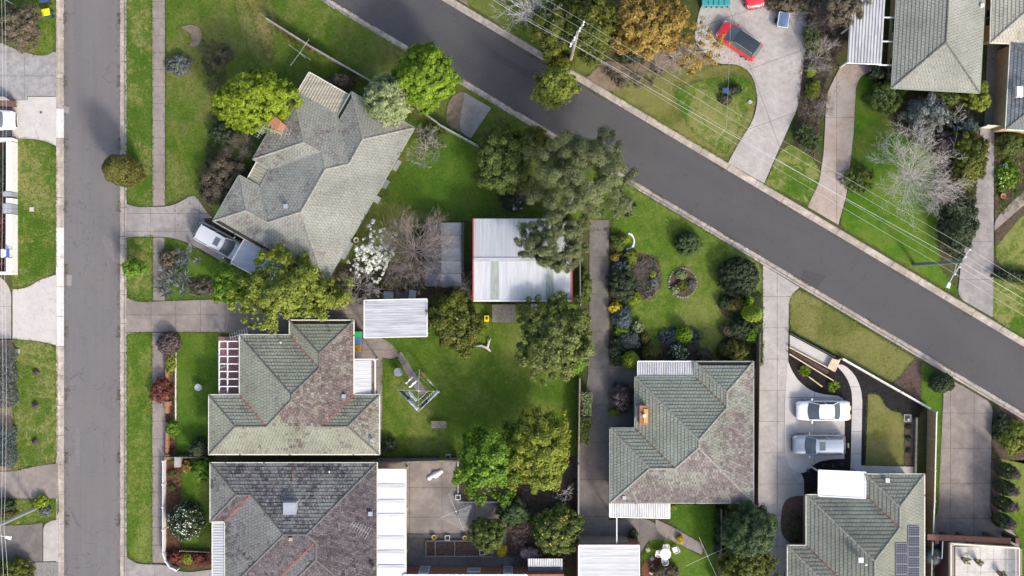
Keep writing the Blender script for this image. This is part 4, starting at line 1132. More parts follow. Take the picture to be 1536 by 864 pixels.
def crown(parent, c, rx, ry, rz, pal, leaf=.12, clump=.16, dens=1.0, hollow=.62, seed=0, lower=-.25, flat=.5, name='crown', amp=.2, flower=None, sparse=0.0, aspect=.55):
    """foliage: leaves gathered in clumps spread over and through an uneven ellipsoid"""
    r = (rx * ry * rz) ** (1 / 3); leaf *= .76
    cs = max(clump * r, leaf * 1.3)
    ncl = int(max(8, dens * 2.2 * 2 * math.pi * r * r / (math.pi * cs * cs)))
    d = unit(ncl * 2); d = d[d[:, 2] > lower][:ncl]
    rad = rng.uniform(hollow, 1.0, len(d)) ** .6 * bumpy(d, seed, 3.0, amp) * bumpy(d, seed + 5, 7.0, amp * .5)
    cc = np.array(c) + d * rad[:, None] * np.array([rx, ry, rz])
    if sparse: 
        keep = bumpy(d, seed + 9, 5, 1.0) > 1 - (1 - sparse) * .8; cc, d = cc[keep], d[keep]
    per = max(6, int(dens * 1.5 * 2 * math.pi * cs * cs / (2 * leaf * leaf * aspect)))
    per = min(per, 260)
    k = len(cc)
    csz = cs * rng.uniform(.6, 1.3, k)
    cr = rng.uniform(0, 1, k)
    ld = unit(k * per); ld[:, 2] = np.abs(ld[:, 2]) * .9 - .25
    lr = rng.uniform(.35, 1.0, k * per)
    idx = np.repeat(np.arange(k), per)
    p = cc[idx] + ld * (lr * csz[idx])[:, None]
    p[:, 2] = np.maximum(p[:, 2], .05)
    nrm = ld * .6 + d[idx] * .6 + np.array([0, 0, .35])
    v, q = leaves_at(p, nrm, leaf, flat + .12, aspect)
    rnd = np.clip(.5 * cr[idx] + rng.uniform(.05, .55, k * per), 0, 1)
    if not sparse and hollow > .45:
        ni = int(dens * 7.5 * r * r / (leaf * leaf * 2.2)); di = unit(ni * 2); di = di[di[:, 2] > lower - .1][:ni]
        ri = rng.uniform(.45, .84, len(di)) * bumpy(di, seed, 3.0, amp)
        pi_ = np.array(c) + di * ri[:, None] * np.array([rx, ry, rz]); pi_[:, 2] = np.maximum(pi_[:, 2], .05)
        v2, q2 = leaves_at(pi_, di + np.array([0, 0, .5]), leaf * 1.5, .6, .7)
        q = np.concatenate([q, q2 + len(v)]); v = np.concatenate([v, v2]); rnd = np.concatenate([rnd, rng.uniform(.1, 1, len(di))])
    o = fast_mesh(name, v, q, 'leaf_' + pal, parent, {'rnd': rnd})
    if flower:
        fp, n = flower
        sel = rng.integers(0, len(p), n); up = p[sel] + np.array([0, 0, .06]) + d[idx][sel] * .08
        v, q = leaves_at(up, d[idx][sel] + np.array([0, 0, .5]), leaf * .8, .8, .8)
        fast_mesh('blossom', v, q, 'leaf_' + fp, parent, {'rnd': rng.uniform(.3, 1, n)})
    return o
def branches(parent, base, top, spread, n0, depth, mat, r0=.1, name='branches', up=.55, jit=.35, flatten=1.0, seed=0, twig=.012):
    """bare limbs: repeated forking tubes"""
    rd = random.Random(seed); mb = MB()
    base = Vector(base)
    depth += 1; twig *= .62; r0 *= .8
    def grow(p, d, L, r, dep):
        pts = [p]; q = p
        for k in range(3):
            dd = (d + Vector((rd.uniform(-1, 1), rd.uniform(-1, 1), rd.uniform(-.6, .8))) * jit * .6).normalized()
            q = q + dd * L / 3; pts.append(q)
        mb.tube(pts, [r, r * .86, r * .72, r * .58], 5 if r > .03 else 3, cap=False)
        if dep <= 0: return
        for k in range(rd.choice((2, 3, 3))):
            nd = (d + Vector((rd.uniform(-1, 1), rd.uniform(-1, 1), rd.uniform(-.5, .75) * flatten)) * (.5 + jit)).normalized()
            st = pts[rd.choice((1, 2, 3, 3))]
            grow(st, nd, L * rd.uniform(.62, .88), max(twig, r * .52), dep - 1)
    tp = Vector((base.x, base.y, top * .35))
    mb.tube([base, base.lerp(tp, .5) + Vector((rd.uniform(-.1, .1), rd.uniform(-.1, .1), 0)), tp], [r0 * 1.25, r0 * 1.1, r0], 8)
    for k in range(n0):
        a = 2 * math.pi * (k + rd.uniform(-.3, .3)) / n0
        e = rd.uniform(.35, 1.0)
        d = Vector((math.cos(a) * e, math.sin(a) * e, up * rd.uniform(.7, 1.5))).normalized()
        grow(tp, d, spread * .37 * rd.uniform(.8, 1.15), r0 * .62, depth)
    return mb.build(name, mat, parent, True)
def trunk(parent, base, h, r, mat='bark_brown', limbs=5, reach=1.2, seed=0):
    rd = random.Random(seed); mb = MB(); b = Vector(base)
    k = Vector((rd.uniform(-.12, .12), rd.uniform(-.12, .12), 0))
    mb.tube([b, b + Vector((0, 0, h * .5)) + k, b + Vector((0, 0, h))], [r * 1.35, r, r * .8], 8)
    for i in range(limbs):
        a = 2 * math.pi * i / limbs + rd.uniform(-.4, .4); s_ = b + Vector((0, 0, h * rd.uniform(.6, .98)))
        e = s_ + Vector((math.cos(a) * reach, math.sin(a) * reach, reach * rd.uniform(.6, 1.3)))
        mb.tube([s_, s_.lerp(e, .5) + Vector((0, 0, -.1)), e], [r * .6, r * .42, r * .2], 6)
    return mb.build('trunk', mat, parent, True)
SEED = [100]
def base_of(x, y, zc): 
    p = P(x, y, zc); return (p.x, p.y, 0)
def tree(name, label, x, y, rx, ry, h, pal, cat='tree', low=.3, leaf=.12, clump=.17, dens=1.0, group=None, bark='bark_brown', flower=None, amp=.2, sparse=0.0, hollow=.62, flat=.5, lower=-.25, tr=.16, aspect=.55):
    """x, y: where the crown's middle shows in the photograph; radii in pixels, height in metres"""
    SEED[0] += 1
    zc = h * (low + (1 - low) * .5)
    b = base_of(x, y, zc); t = thing(name, label, cat, b, group)
    kx = S * (H - zc) / H
    rz = h * (1 - low) * .55
    trunk(t, b, h * low + rz * .4, tr, bark, 5, min(rx, ry) * kx * .4, SEED[0])
    crown(t, (b[0], b[1], zc), rx * kx, ry * kx, rz, pal, leaf, clump, dens, hollow, SEED[0], lower, flat, 'crown', amp, flower, sparse, aspect)
    return t
def shrub(name, label, x, y, rx, ry, h, pal, cat='shrub', leaf=.075, clump=.2, dens=1.0, group=None, flower=None, amp=.14, flat=.5, hollow=.7, sparse=0.0, aspect=.55):
    SEED[0] += 1
    b = base_of(x, y, h * .5); t = thing(name, label, cat, b, group)
    kx = S * (H - h * .5) / H
    mb = MB()
    for i in range(4):
        a = i * 1.57 + .4; mb.tube([(b[0], b[1], 0), (b[0] + math.cos(a) * rx * kx * .4, b[1] + math.sin(a) * ry * kx * .4, h * .55)], [.035, .015], 5)
    mb.build('stem', 'bark_brown', t)
    crown(t, (b[0], b[1], h * .42), rx * kx, ry * kx, h * .58, pal, leaf, clump, dens, hollow, SEED[0], -.45, flat, 'foliage', amp, flower, sparse, aspect)
    return t
def bare(name, label, x, y, r, h, mat, n0=7, depth=4, r0=.11, up=.55, group=None, jit=.35, twig=.012, flat=1.0):
    SEED[0] += 1
    zc = h * .55; b = base_of(x, y, zc); t = thing(name, label, 'tree' if h > 2 else 'shrub', b, group)
    branches(t, b, h, r * S, n0, depth, mat, r0, 'branches', up, jit, flat, SEED[0], twig)
    return t
def spiky(name, label, x, y, r, h, pal, n=90, group=None, wid=.05, heads=1, spread=0):
    SEED[0] += 1; rd = random.Random(SEED[0])
    b = base_of(x, y, h * .4); t = thing(name, label, 'plant', b, group)
    mb = MB(); mb.tube([b, (b[0], b[1], h * .35)], [.12, .09], 7); mb.build('stem', 'bark_brown', t)
    V, Q, rr = [], [], []
    for hd in range(heads):
        ox, oy = (rd.uniform(-spread, spread), rd.uniform(-spread, spread)) if heads > 1 else (0, 0)
        for k in range(n // heads):
            a = rd.uniform(0, 6.283); e = rd.uniform(.15, 1.25); L = r * S * rd.uniform(.7, 1.05) / (1 if heads == 1 else 2.2)
            d = Vector((math.cos(a) * math.cos(e), math.sin(a) * math.cos(e), math.sin(e))); sd = Vector((-math.sin(a), math.cos(a), 0)) * wid
            p0 = Vector((b[0] + ox, b[1] + oy, h * .35)); p1 = p0 + d * L * .55; p2 = p0 + d * L + Vector((0, 0, -.25 * L * math.cos(e)))
            n0 = len(V); V += [p0 - sd * .5, p0 + sd * .5, p1 + sd, p1 - sd, p2 + sd * .1, p2 - sd * .1]
            Q += [(n0, n0 + 1, n0 + 2, n0 + 3), (n0 + 3, n0 + 2, n0 + 4, n0 + 5)]; v_ = rd.random(); rr += [v_, v_]
    fast_mesh('leaves', np.array([tuple(v) for v in V]), np.array(Q), 'leaf_' + pal, t, {'rnd': rr})
    return t
def column(name, label, x, y, r, h, pal, cat='tree', group=None, leaf=.09, top=.35, lean=1.0, dens=1.0, hm=.5):
    """columnar or conical conifer, clipped close; x, y is where its foot shows"""
    SEED[0] += 1
    q = P(x, y, 0); b = (q.x, q.y, 0); t = thing(name, label, cat, b, group)
    MB().tube([b, (b[0], b[1], h * .7)], [.12, .05], 7).build('trunk', 'bark_brown', t)
    R0 = r * S
    n = int(dens * 1.5 * (2 * math.pi * R0 * h * .8) / (leaf * leaf * 1.1))
    u = rng.uniform(0, 1, n) ** .9; th_ = rng.uniform(0, 2 * math.pi, n)
    prof = np.where(u < hm, .72 + .28 * np.sin(u / hm * math.pi / 2), (1 - ((u - hm) / (1 - hm)) ** 2.2) * (1 - top) + top * np.sqrt(np.maximum(0, 1 - ((u - hm) / (1 - hm)) ** 4)))
    dd = np.stack([np.cos(th_), np.sin(th_), np.zeros(n)], 1)
    lump = bumpy(np.concatenate([dd[:, :2], (u * 3)[:, None]], 1), SEED[0], 5, .07)
    rad = R0 * prof * lump * rng.uniform(.8, 1.02, n)
    p = np.stack([b[0] + np.cos(th_) * rad, b[1] + np.sin(th_) * rad, .12 + u * (h - .12)], 1)
    nrm = dd + np.array([0, 0, .5]) + np.array([0, 0, 1.0]) * (u > .8)[:, None]
    v, qd = leaves_at(p, nrm, leaf, .5)
    fast_mesh('crown', v, qd, 'leaf_' + pal, t, {'rnd': rng.uniform(.1, .9, n)})
    return t
def hedge(name, label, pts, wid, h, pal, leaf=.07, dens=1.0, group=None, cat='hedge', flower=None):
    """clipped hedge along a path of pixels"""
    SEED[0] += 1
    pp = [P(*q, h * .5) for q in pts]; c = sum(pp, Vector()) / len(pp); t = thing(name, label, cat, (c.x, c.y, 0), group)
    Vs, Ns = [], []
    for a, b in zip(pp[:-1], pp[1:]):
        d = b - a; d.z = 0; L = d.length; d.normalize(); s_ = Vector((-d.y, d.x, 0))
        n = int(dens * 1.7 * L * (wid + 2 * h) / (leaf * leaf * 1.1))
        w_ = rng.uniform(-1, 1, n); face = rng.uniform(0, 1, n) < (wid / (wid + 2 * h)) * 1.5
        along = rng.uniform(0, L, n)
        y_ = np.where(face, w_, np.sign(w_)) * wid / 2 * (1 + .12 * np.sin(along * 3.1)); z_ = np.where(face, h, rng.uniform(.05, h, n)) * (1 + .06 * np.sin(along * 2.3 + 1))
        jit = rng.normal(size=(n, 3)) * .05
        p = np.array(a)[None, :] * np.array([1, 1, 0]) + np.array(d)[None] * along[:, None] + np.array(s_)[None] * y_[:, None] + np.array([0, 0, 1.0])[None] * z_[:, None] + jit
        nr = np.where(face[:, None], np.array([0, 0, 1.0])[None], np.array(s_)[None] * np.sign(w_)[:, None])
        Vs.append(p); Ns.append(nr)
    p = np.concatenate(Vs); p[:, 2] = np.maximum(p[:, 2], .03); nr = np.concatenate(Ns)
    v, q = leaves_at(p, nr, leaf, .5)
    MB().box((c.x, c.y, h * .3), (.08, .08, h * .6)).build('stem', 'bark_brown', t)
    fast_mesh('foliage', v, q, 'leaf_' + pal, t, {'rnd': rng.uniform(0, 1, len(p))})
    return t

# ---- trees round the angled house
tree('dense_tree', 'round yellow-green tree with dense crown touching the angled mossy roof', 386, 151, 56, 47, 6.0, 'yellow', leaf=.14, clump=.12, dens=1.1, amp=.1, hollow=.8)
tree('dense_tree', 'broad lime-green tree overhanging the diagonal street kerb', 637, 114, 46, 44, 6.6, 'lime', leaf=.13, clump=.12, dens=1.1, amp=.12, hollow=.78)
tree('dense_tree', 'round pale sage tree beside the lime-green tree', 584, 151, 37, 35, 6.2, 'sage', leaf=.15, clump=.15, dens=1.1, amp=.08, hollow=.8)
column('cypress', 'olive columnar cypress on verge casting a long shadow on the road', 203, 262, 22, 5.6, 'olive', leaf=.085, top=.6, dens=1.4)
tree('spreading_tree', 'yellow-green spreading tree arching over the shared concrete driveway', 432, 432, 86, 47, 6.0, 'olivegold', leaf=.15, clump=.15, dens=.8, amp=.24, hollow=.55)
tree('leafy_tree', 'bright green leafy tree next to the carport with the silver wagon', 347, 428, 25, 30, 3.6, 'bright', leaf=.13, clump=.22)
tree('small_tree', 'vivid green small tree at the kerb of the pale street', 201, 402, 19, 12, 2.6, 'bright', leaf=.12, clump=.25, dens=.8)
bare('bare_tree', 'small bare grey tree with wispy twigs east of the angled house', 638, 220, 40, 3.6, 'bark_grey', 8, 4, .07)
shrub('bushy_shrub', 'low olive undergrowth below the wispy bare tree', 650, 205, 18, 24, 1.2, 'green', dens=.5)
bare('bare_tree', 'big bare brown tree fanning out beside the tarpaulin shelter', 620, 375, 70, 5.0, 'bark_twig', 27, 4, .09, .45)
tree('blossom_tree', 'white blossom tree in front of the angled house', 562, 383, 33, 32, 3.4, 'white', leaf=.075, clump=.1, dens=.5, bark='bark_twig', amp=.3, hollow=.25)
bare('bare_tree', 'tangled bare grey tree behind the white carport', 540, 428, 42, 3.2, 'bark_grey', 8, 4, .07, .4)
bare('bare_tree', 'small bare grey tree at the corner of the white shed', 700, 425, 26, 3.0, 'bark_grey', 6, 3, .06, .4)
shrub('bushy_shrub', 'yellow-green bush below the white blossom tree', 585, 425, 14, 10, .9, 'olive')
tree('bushy_tree', 'dark glossy bush with yellow-green tips between the carport and wooden pallet', 682, 486, 46, 45, 3.6, 'citrus', leaf=.13, clump=.2, low=.15, dens=1.0)
tree('leafy_tree', 'wide mid-green tree south of the white metal shed', 836, 504, 66, 52, 6.0, 'olivegreen', leaf=.13, clump=.13, dens=1.0, amp=.26)
tree('leafy_tree', 'small light green tree by the fence below the wide mid-green tree', 862, 548, 16, 15, 2.4, 'bright', leaf=.12, clump=.3)
gum = tree('gum_tree', 'large feathery grey-green gum tree overhanging the white shed and the street', 872, 262, 76, 64, 10.0, 'gum', leaf=.16, clump=.15, dens=1.25, amp=.24, bark='bark_pale', hollow=.25, tr=.28, aspect=.2)
g_ = P(834, 364, 6.0); crown(gum, tuple(g_), 50 * S * .93, 46 * S * .93, 1.6, 'gum', .15, .17, 1.15, .2, 777, -.3, .5, 'lower_crown', .16, None, 0, .2)
MB().tube([gum.location + Vector((0, 0, 3)), gum.location.lerp(Vector((g_.x, g_.y, 0)), .5) + Vector((0, 0, 4.6)), g_], [.16, .11, .05], 7).build('limb', 'bark_pale', gum, True)
tree('leafy_tree', 'dark green bushy tree behind the white gate', 752, 245, 42, 46, 4.2, 'green', leaf=.13, clump=.2, dens=.9, low=.12)
tree('leafy_tree', 'yellowish small tree between the dark bushy tree and the gum', 795, 215, 28, 26, 3.4, 'citrus', leaf=.12, clump=.2)
bare('bare_tree', 'bare dark shrubby tree by the corner of the white shed', 790, 290, 34, 3.4, 'bark_brown', 7, 4, .06)
shrub('bushy_shrub', 'low green bush growing under the bare dark shrubby tree', 770, 300, 22, 16, 1.2, 'dark')
shrub('bushy_shrub', 'dark olive shrub mass on the lawn under the yellow-green tree', 335, 272, 38, 42, 2.2, 'brown', leaf=.09, dens=.9)
bare('bare_shrub', 'mauve-brown bare shrub beside the angled house porch', 372, 216, 36, 2.6, 'bark_mauve', 9, 4, .05, .5)
shrub('bushy_shrub', 'dark green shrub between the mauve bare shrub and the path', 335, 200, 20, 18, 1.6, 'dark', dens=.8)
shrub('bushy_shrub', 'faint brown sparse bush on the long lawn', 325, 85, 24, 26, 1.4, 'brown', dens=.45, leaf=.08, sparse=.4)
shrub('lavender_shrub', 'grey lavender bush by the footpath below bare soil patch', 268, 96, 18, 17, .9, 'grey', leaf=.07)
shrub('bushy_shrub', 'brown-green bush against fence behind the cream sunroom', 512, 122, 20, 14, 1.5, 'brown', leaf=.08, dens=.7)
bed([(270, 42), (285, 36), (300, 40), (304, 55), (296, 72), (284, 70), (290, 55), (278, 44)], 'dirt', 'dirt_patch')
spiky('yucca', 'dark spiky yucca clump with pale leaf edges by the driveway', 258, 424, 34, 1.4, 'grey', 340, None, .035, 14, 1.2)
spiky('yucca', 'smaller spiky yucca behind the dark clump on the lawn', 281, 383, 26, 1.2, 'grey', 180, None, .035, 8, .9)
shrub('bushy_shrub', 'brown sparse bush beside footpath above the yucca', 252, 388, 16, 20, 1.1, 'brown', dens=.6)
shrub('bushy_shrub', 'low grey-brown groundcover between yucca and driveway', 302, 432, 24, 13, .7, 'mauve', dens=.6)
shrub('clipped_shrub', 'round clipped brown shrub where the driveway meets the footpath', 253, 515, 18, 17, 1.4, 'mauve', leaf=.06, amp=.05, clump=.11)
shrub('bushy_shrub', 'red-leaved shrub spilling over the footpath', 241, 587, 15, 20, 1.2, 'red', leaf=.07, dens=.7)
shrub('bushy_shrub', 'yellow-green narrow shrub in the bed beside the front lawn', 256, 545, 7, 16, .9, 'acid')
shrub('bushy_shrub', 'round green shrub in the brick-edged bed', 258, 643, 9, 12, .9, 'bright')
shrub('flowering_shrub', 'large round camellia shrub dotted with white flowers by the front path', 277, 782, 25, 28, 1.9, 'dark', leaf=.08, flower=('white', 420), amp=.06)
shrub('bushy_shrub', 'bright green shrub at the corner of the charcoal tiled house', 303, 706, 14, 18, 1.6, 'bright', leaf=.09)
shrub('bushy_shrub', 'dark green shrub between the two brick houses facing the street', 298, 672, 14, 14, 1.6, 'dark')
shrub('flowering_shrub', 'red and gold flowering bush in the red mulch corner', 262, 836, 14, 10, .8, 'red', dens=.8)
shrub('flowering_shrub', 'crimson flowering bush beside the charcoal house driveway', 298, 838, 12, 8, .8, 'red', dens=.8)
shrub('bushy_shrub', 'golden green bush between the two crimson bushes', 280, 838, 10, 8, .7, 'acid', dens=.8)
shrub('bushy_shrub', 'small orange-leaved bush in front garden bed', 280, 700, 8, 9, .7, 'gold', dens=.8)
for i_, (y_, r_) in enumerate(((688, 6), (710, 6), (732, 5))): shrub('small_shrub', 'small green shrub planted in a row in the red mulch', 258, y_, r_, r_, .5, 'green', leaf=.06, group='green shrubs in the red mulch bed')
# ---- west gardens
tree('bushy_tree', 'olive-grey bushy tree on the corner lawn by the yellow bin', 32, 42, 36, 33, 3.2, 'brown', leaf=.1, clump=.16, low=.1, dens=.9)
hedge('lavender_hedge', 'grey lavender hedge along the west front garden', [(10, 522), (12, 610)], 1.3, 1.0, 'grey')
hedge('lavender_hedge', 'second grey lavender hedge nearer the brown driveway', [(10, 640), (11, 698)], 1.3, 1.0, 'blue')
hedge('box_hedge', 'dark planting strip behind the white front wall', [(2, 225), (2, 290)], .7, .8, 'dark')
hedge('box_hedge', 'reddish planting strip behind the white front wall near the sign', [(2, 318), (2, 405)], .7, .8, 'red', dens=.6)
shrub('flowering_shrub', 'yellow-green succulent bush at the foot of the lamp pole', 60, 753, 11, 9, .7, 'yellow', leaf=.12)
shrub('small_shrub', 'silver-grey mound plant beside the yellow succulent', 67, 766, 9, 8, .5, 'grey')
shrub('bushy_shrub', 'dark bush by the letterbox below brown driveway', 8, 758, 14, 10, 1.0, 'dark')
shrub('bushy_shrub', 'olive bush on the small west lawn', 10, 772, 16, 8, .8, 'olive')
shrub('bushy_shrub', 'dark green bush mass on the gravel corner', 18, 862, 34, 22, 1.8, 'citrus', leaf=.1)
for i_, (x_, y_) in enumerate(((54, 559), (53, 608), (53, 663))): shrub('small_shrub', 'tiny purple-grey plant ringed by grass on west lawn', x_, y_, 4.5, 4.5, .3, 'mauve', leaf=.06, group='purple-grey plants on the west lawn')
# ---- street trees north of the diagonal street
bare('bare_tree', 'pale bare tree reaching over the kerb of the diagonal street', 790, 12, 58, 6.5, 'bark_pale', 9, 4, .12, .5)
tree('street_tree', 'olive-yellow street tree crown hanging over the asphalt', 832, 132, 34, 30, 5.0, 'olivegold', leaf=.13, clump=.18, dens=.8, low=.45, bark='bark_twig')
tree('leafy_tree', 'dark green tree with yellow tips around the power pole', 882, 42, 38, 58, 6.0, 'citrus', leaf=.13, clump=.17, dens=.9)
tree('leafy_tree', 'deep green tree behind the pale bare tree', 828, 42, 32, 46, 5.0, 'citrus', leaf=.13, clump=.2, dens=.8)
shrub('bushy_shrub', 'green scrub at the kerb by the timber power pole', 842, 92, 22, 14, 1.6, 'citrus', leaf=.09)
shrub('bushy_shrub', 'brown scrub below the power lines beside the dirt drive', 955, 110, 40, 22, 1.4, 'brown', dens=.5, sparse=.4, leaf=.09)
tree('golden_tree', 'dense golden-leaved tree at the head of the dirt drive', 970, 35, 56, 50, 6.5, 'gold', leaf=.14, clump=.14, dens=1.0, amp=.16)
tree('golden_tree', 'thin golden tree with bare grey limbs by the red car', 1046, 72, 46, 46, 6.0, 'gold', leaf=.12, clump=.12, dens=.36, sparse=.35, amp=.3, hollow=.4, bark='bark_grey')
bare('bare_tree', 'bare grey limbs between the two golden trees', 1015, 82, 44, 4.6, 'bark_grey', 8, 4, .1, .4)
shrub('bushy_shrub', 'dark green bush under the dense golden tree', 950, 82, 26, 12, 1.4, 'dark')
shrub('small_shrub', 'dark clipped plant on dry lawn near the wheelbarrow', 1103, 134, 9, 7, .8, 'dark')
shrub('small_shrub', 'low brown plant on the dry lawn beside the rock', 1088, 150, 11, 7, .5, 'brown')
# ---- garden strip beside the big concrete drive
for i_, (x_, y_, r_, h_, lb) in enumerate(((1240, 30, 34, 3.2, 'bare brown tree at the top of the strip garden by the carport'), (1228, 85, 34, 3.0, 'bare grey shrub halfway along strip garden by the concrete drive'), (1236, 160, 26, 2.4, 'thin bare shrub leaning over the tan driveway'))):
    bare('bare_shrub', lb, x_, y_, r_, h_, ('bark_mauve', 'bark_grey', 'bark_twig')[i_], 8, 4, .05, .45)
tree('bushy_tree', 'brown-leaved bushy tree hiding the end of white carport', 1262, 12, 30, 26, 3.6, 'brown', leaf=.1, clump=.18, dens=.8)
shrub('bushy_shrub', 'dark bush behind the small blue trailer', 1180, 6, 30, 12, 1.3, 'brown', dens=.8)
shrub('bushy_shrub', 'yellow-green bush at the middle of the strip garden', 1220, 135, 10, 13, 1.0, 'acid')
shrub('bushy_shrub', 'dark green bush in the strip garden above the yellow-green bush', 1218, 55, 13, 22, 1.4, 'green', dens=.8)
shrub('bushy_shrub', 'small lime bush in strip garden near the reddish shrub', 1216, 106, 7, 9, .8, 'yellow')
spiky('spiky_plant', 'big dark green spiky plant on the corner between two driveways', 1212, 206, 30, 1.8, 'conifer', 420, None, .06, 9, .8)
spiky('spiky_plant', 'dark spiky plant on the verge by the dark driveway', 940, 312, 24, 1.6, 'dark', 260, None, .05, 5, .5)
# ---- front garden of the grey-green roof
shrub('bushy_shrub', 'dark green bush below the beams of the white carport', 1316, 107, 13, 12, 1.6, 'dark', leaf=.09)
shrub('bushy_shrub', 'broad dark green shrub at the south-west corner of the pale tiled roof', 1330, 145, 30, 24, 1.8, 'green', leaf=.09)
tree('bushy_tree', 'blue-grey bushy tree below the pale tiled roof', 1390, 170, 34, 28, 3.0, 'grey', leaf=.12, clump=.2, low=.1, dens=.9)
shrub('bushy_shrub', 'green flowering shrub against the south wall of the pale tiled house', 1415, 148, 26, 10, 1.4, 'green', flower=('white', 20))
shrub('bushy_shrub', 'golden yellow-green bush at the corner of the pale tiled roof', 1467, 145, 17, 22, 2.4, 'acid', leaf=.09)
bare('bare_shrub', 'small whitish bare shrub beside the blue-grey tree', 1432, 178, 22, 2.0, 'bark_pale', 6, 3, .05, .5)
shrub('bushy_shrub', 'blue-green bush next to whitish bare shrub', 1450, 190, 15, 14, 1.4, 'blue')
bare('bare_tree', 'large silvery bare tree spreading over the green front lawn', 1372, 258, 78, 5.2, 'bark_pale', 24, 4, .09, .42)
tree('bushy_tree', 'dark green dense shrub tree along the long concrete drive', 1452, 238, 26, 40, 3.0, 'citrus', leaf=.1, clump=.16, low=.1)
shrub('bushy_shrub', 'maroon-brown bush between silvery tree and the long drive', 1428, 212, 26, 16, 1.6, 'mauve', dens=.9)
tree('bushy_tree', 'blackish green shrub tree under the power lines', 1436, 338, 24, 44, 2.6, 'dark', leaf=.1, clump=.18, low=.1, dens=.9)
shrub('bushy_shrub', 'green bush at the edge of lawn by the tan driveway', 1288, 268, 22, 20, 1.1, 'green', dens=.7)
shrub('bushy_shrub', 'green bush south of the slate roof near the blue pot', 1520, 215, 24, 16, 1.4, 'green')
shrub('bushy_shrub', 'low flowering patch in the bed by the orange pot', 1512, 262, 18, 24, .6, 'bright', flower=('white', 25), dens=.7)
shrub('bushy_shrub', 'dark hedge plant between the two small east lawns', 1520, 414, 30, 8, 1.0, 'dark')
# ---- front garden with round beds
shrub('clipped_shrub', 'big round clipped dark green bush at the drive corner', 1108, 415, 31, 29, 2.1, 'dark', leaf=.08, amp=.05, clump=.11, dens=1.2)
shrub('clipped_shrub', 'round grey-green bush alone on the garden lawn', 1032, 365, 19, 17, 1.5, 'conifer', leaf=.07, amp=.08)
shrub('rosette_plant', 'pale succulent mounds in the small round bed', 1022, 412, 8, 7, .4, 'sage')
shrub('rosette_plant', 'low grey succulent cluster at edge of the small round bed', 1038, 427, 7, 7, .4, 'grey')
shrub('rosette_plant', 'olive ground plant in the middle of the small round bed', 1024, 428, 10, 9, .4, 'olive')
shrub('rosette_plant', 'sage cushion plant by the stone rim of the round bed', 1013, 434, 7, 6, .4, 'sage')
shrub('bushy_shrub', 'dark green dense bush beside dark driveway in the garden', 933, 428, 21, 22, 1.7, 'dark', leaf=.08)
bare('bare_shrub', 'bare mauve shrub in the kidney-shaped bed', 965, 405, 22, 1.5, 'bark_mauve', 9, 3, .04, .5)
shrub('small_shrub', 'bright yellow ball shrub at the tip of the kidney bed', 951, 448, 10, 9, .8, 'yellow', leaf=.06)
shrub('small_shrub', 'small yellow ball shrub inside the kidney bed', 979, 412, 5, 6, .6, 'yellow', leaf=.06)
shrub('small_shrub', 'silver-leaved plant at the rim of the kidney bed', 982, 424, 7, 9, .5, 'grey')
shrub('bushy_shrub', 'golden green upright shrub at the top of the kidney bed', 948, 385, 9, 12, 1.0, 'olivegold')
shrub('bushy_shrub', 'dark leafy shrub with white-edged ring at the garden entry', 928, 362, 12, 12, .9, 'green')
shrub('small_shrub', 'yellow ball shrub beside the white-edged ring', 938, 360, 5, 6, .8, 'yellow', leaf=.06)
shrub('small_shrub', 'orange-gold shrub beside the dark driveway', 922, 386, 6, 6, .7, 'gold', leaf=.06)
shrub('bushy_shrub', 'blue-green ferny shrub below the orange-gold shrub', 930, 402, 15, 10, .8, 'blue')
shrub('flowering_shrub', 'yellow flowering bush by the dark driveway', 923, 463, 10, 8, .8, 'yflower', leaf=.06)
shrub('bushy_shrub', 'blue-grey leafy shrub below the yellow flowering bush', 934, 478, 15, 15, 1.0, 'blue')
shrub('small_shrub', 'fresh green small shrub in the west garden border', 932, 495, 10, 9, .7, 'bright')
shrub('bushy_shrub', 'pale grey feathery shrub in the west garden border', 945, 510, 16, 13, 1.0, 'grey')
shrub('small_shrub', 'grey-green pair of cushions near the lawn edge', 957, 490, 9, 10, .6, 'sage')
shrub('small_shrub', 'olive ball shrub near the lawn edge', 968, 508, 7, 8, .8, 'olive')
shrub('bushy_shrub', 'dark filler shrub at the bottom of the west garden border', 925, 525, 12, 22, 1.0, 'dark')
column('clipped_conifer', 'tall clipped yellow-green conifer by the corner of verandah', 944, 539, 13, 2.2, 'yellow', leaf=.07, top=.6)
shrub('clipped_shrub', 'round olive ball shrub next to the verandah roof', 977, 531, 15, 14, 1.4, 'olive', leaf=.07, amp=.05, clump=.11)
shrub('clipped_shrub', 'round green ball shrub rising from blue ground cover', 1026, 502, 13, 13, 1.5, 'lime', leaf=.07, amp=.05, clump=.11)
shrub('groundcover_shrub', 'blue ground cover spread left and right of the green ball', 1020, 505, 32, 14, .5, 'blue', leaf=.07)
shrub('flowering_shrub', 'white-flecked round bush by the verandah roof', 1017, 530, 15, 12, 1.2, 'green', flower=('white', 200), leaf=.07)
shrub('bushy_shrub', 'dark low bush against the green lichen roof', 1058, 532, 14, 10, .9, 'brown')
shrub('small_shrub', 'dark brown round shrub on the east side of the garden lawn', 1087, 455, 9, 9, .9, 'dark', leaf=.06)
shrub('bushy_shrub', 'olive bush beside the dark brown round shrub', 1104, 455, 13, 11, 1.0, 'olive')
shrub('small_shrub', 'lime ball shrub under the big clipped bush', 1124, 450, 6, 7, .9, 'lime', leaf=.06)
column('clipped_conifer', 'leaning yellow-green conifer over the pale driveway', 1119, 469, 12, 4.3, 'yellow', leaf=.08, top=.6)
shrub('bushy_shrub', 'dark blue-green shrub in the east garden border', 1112, 492, 20, 15, 1.3, 'dark')
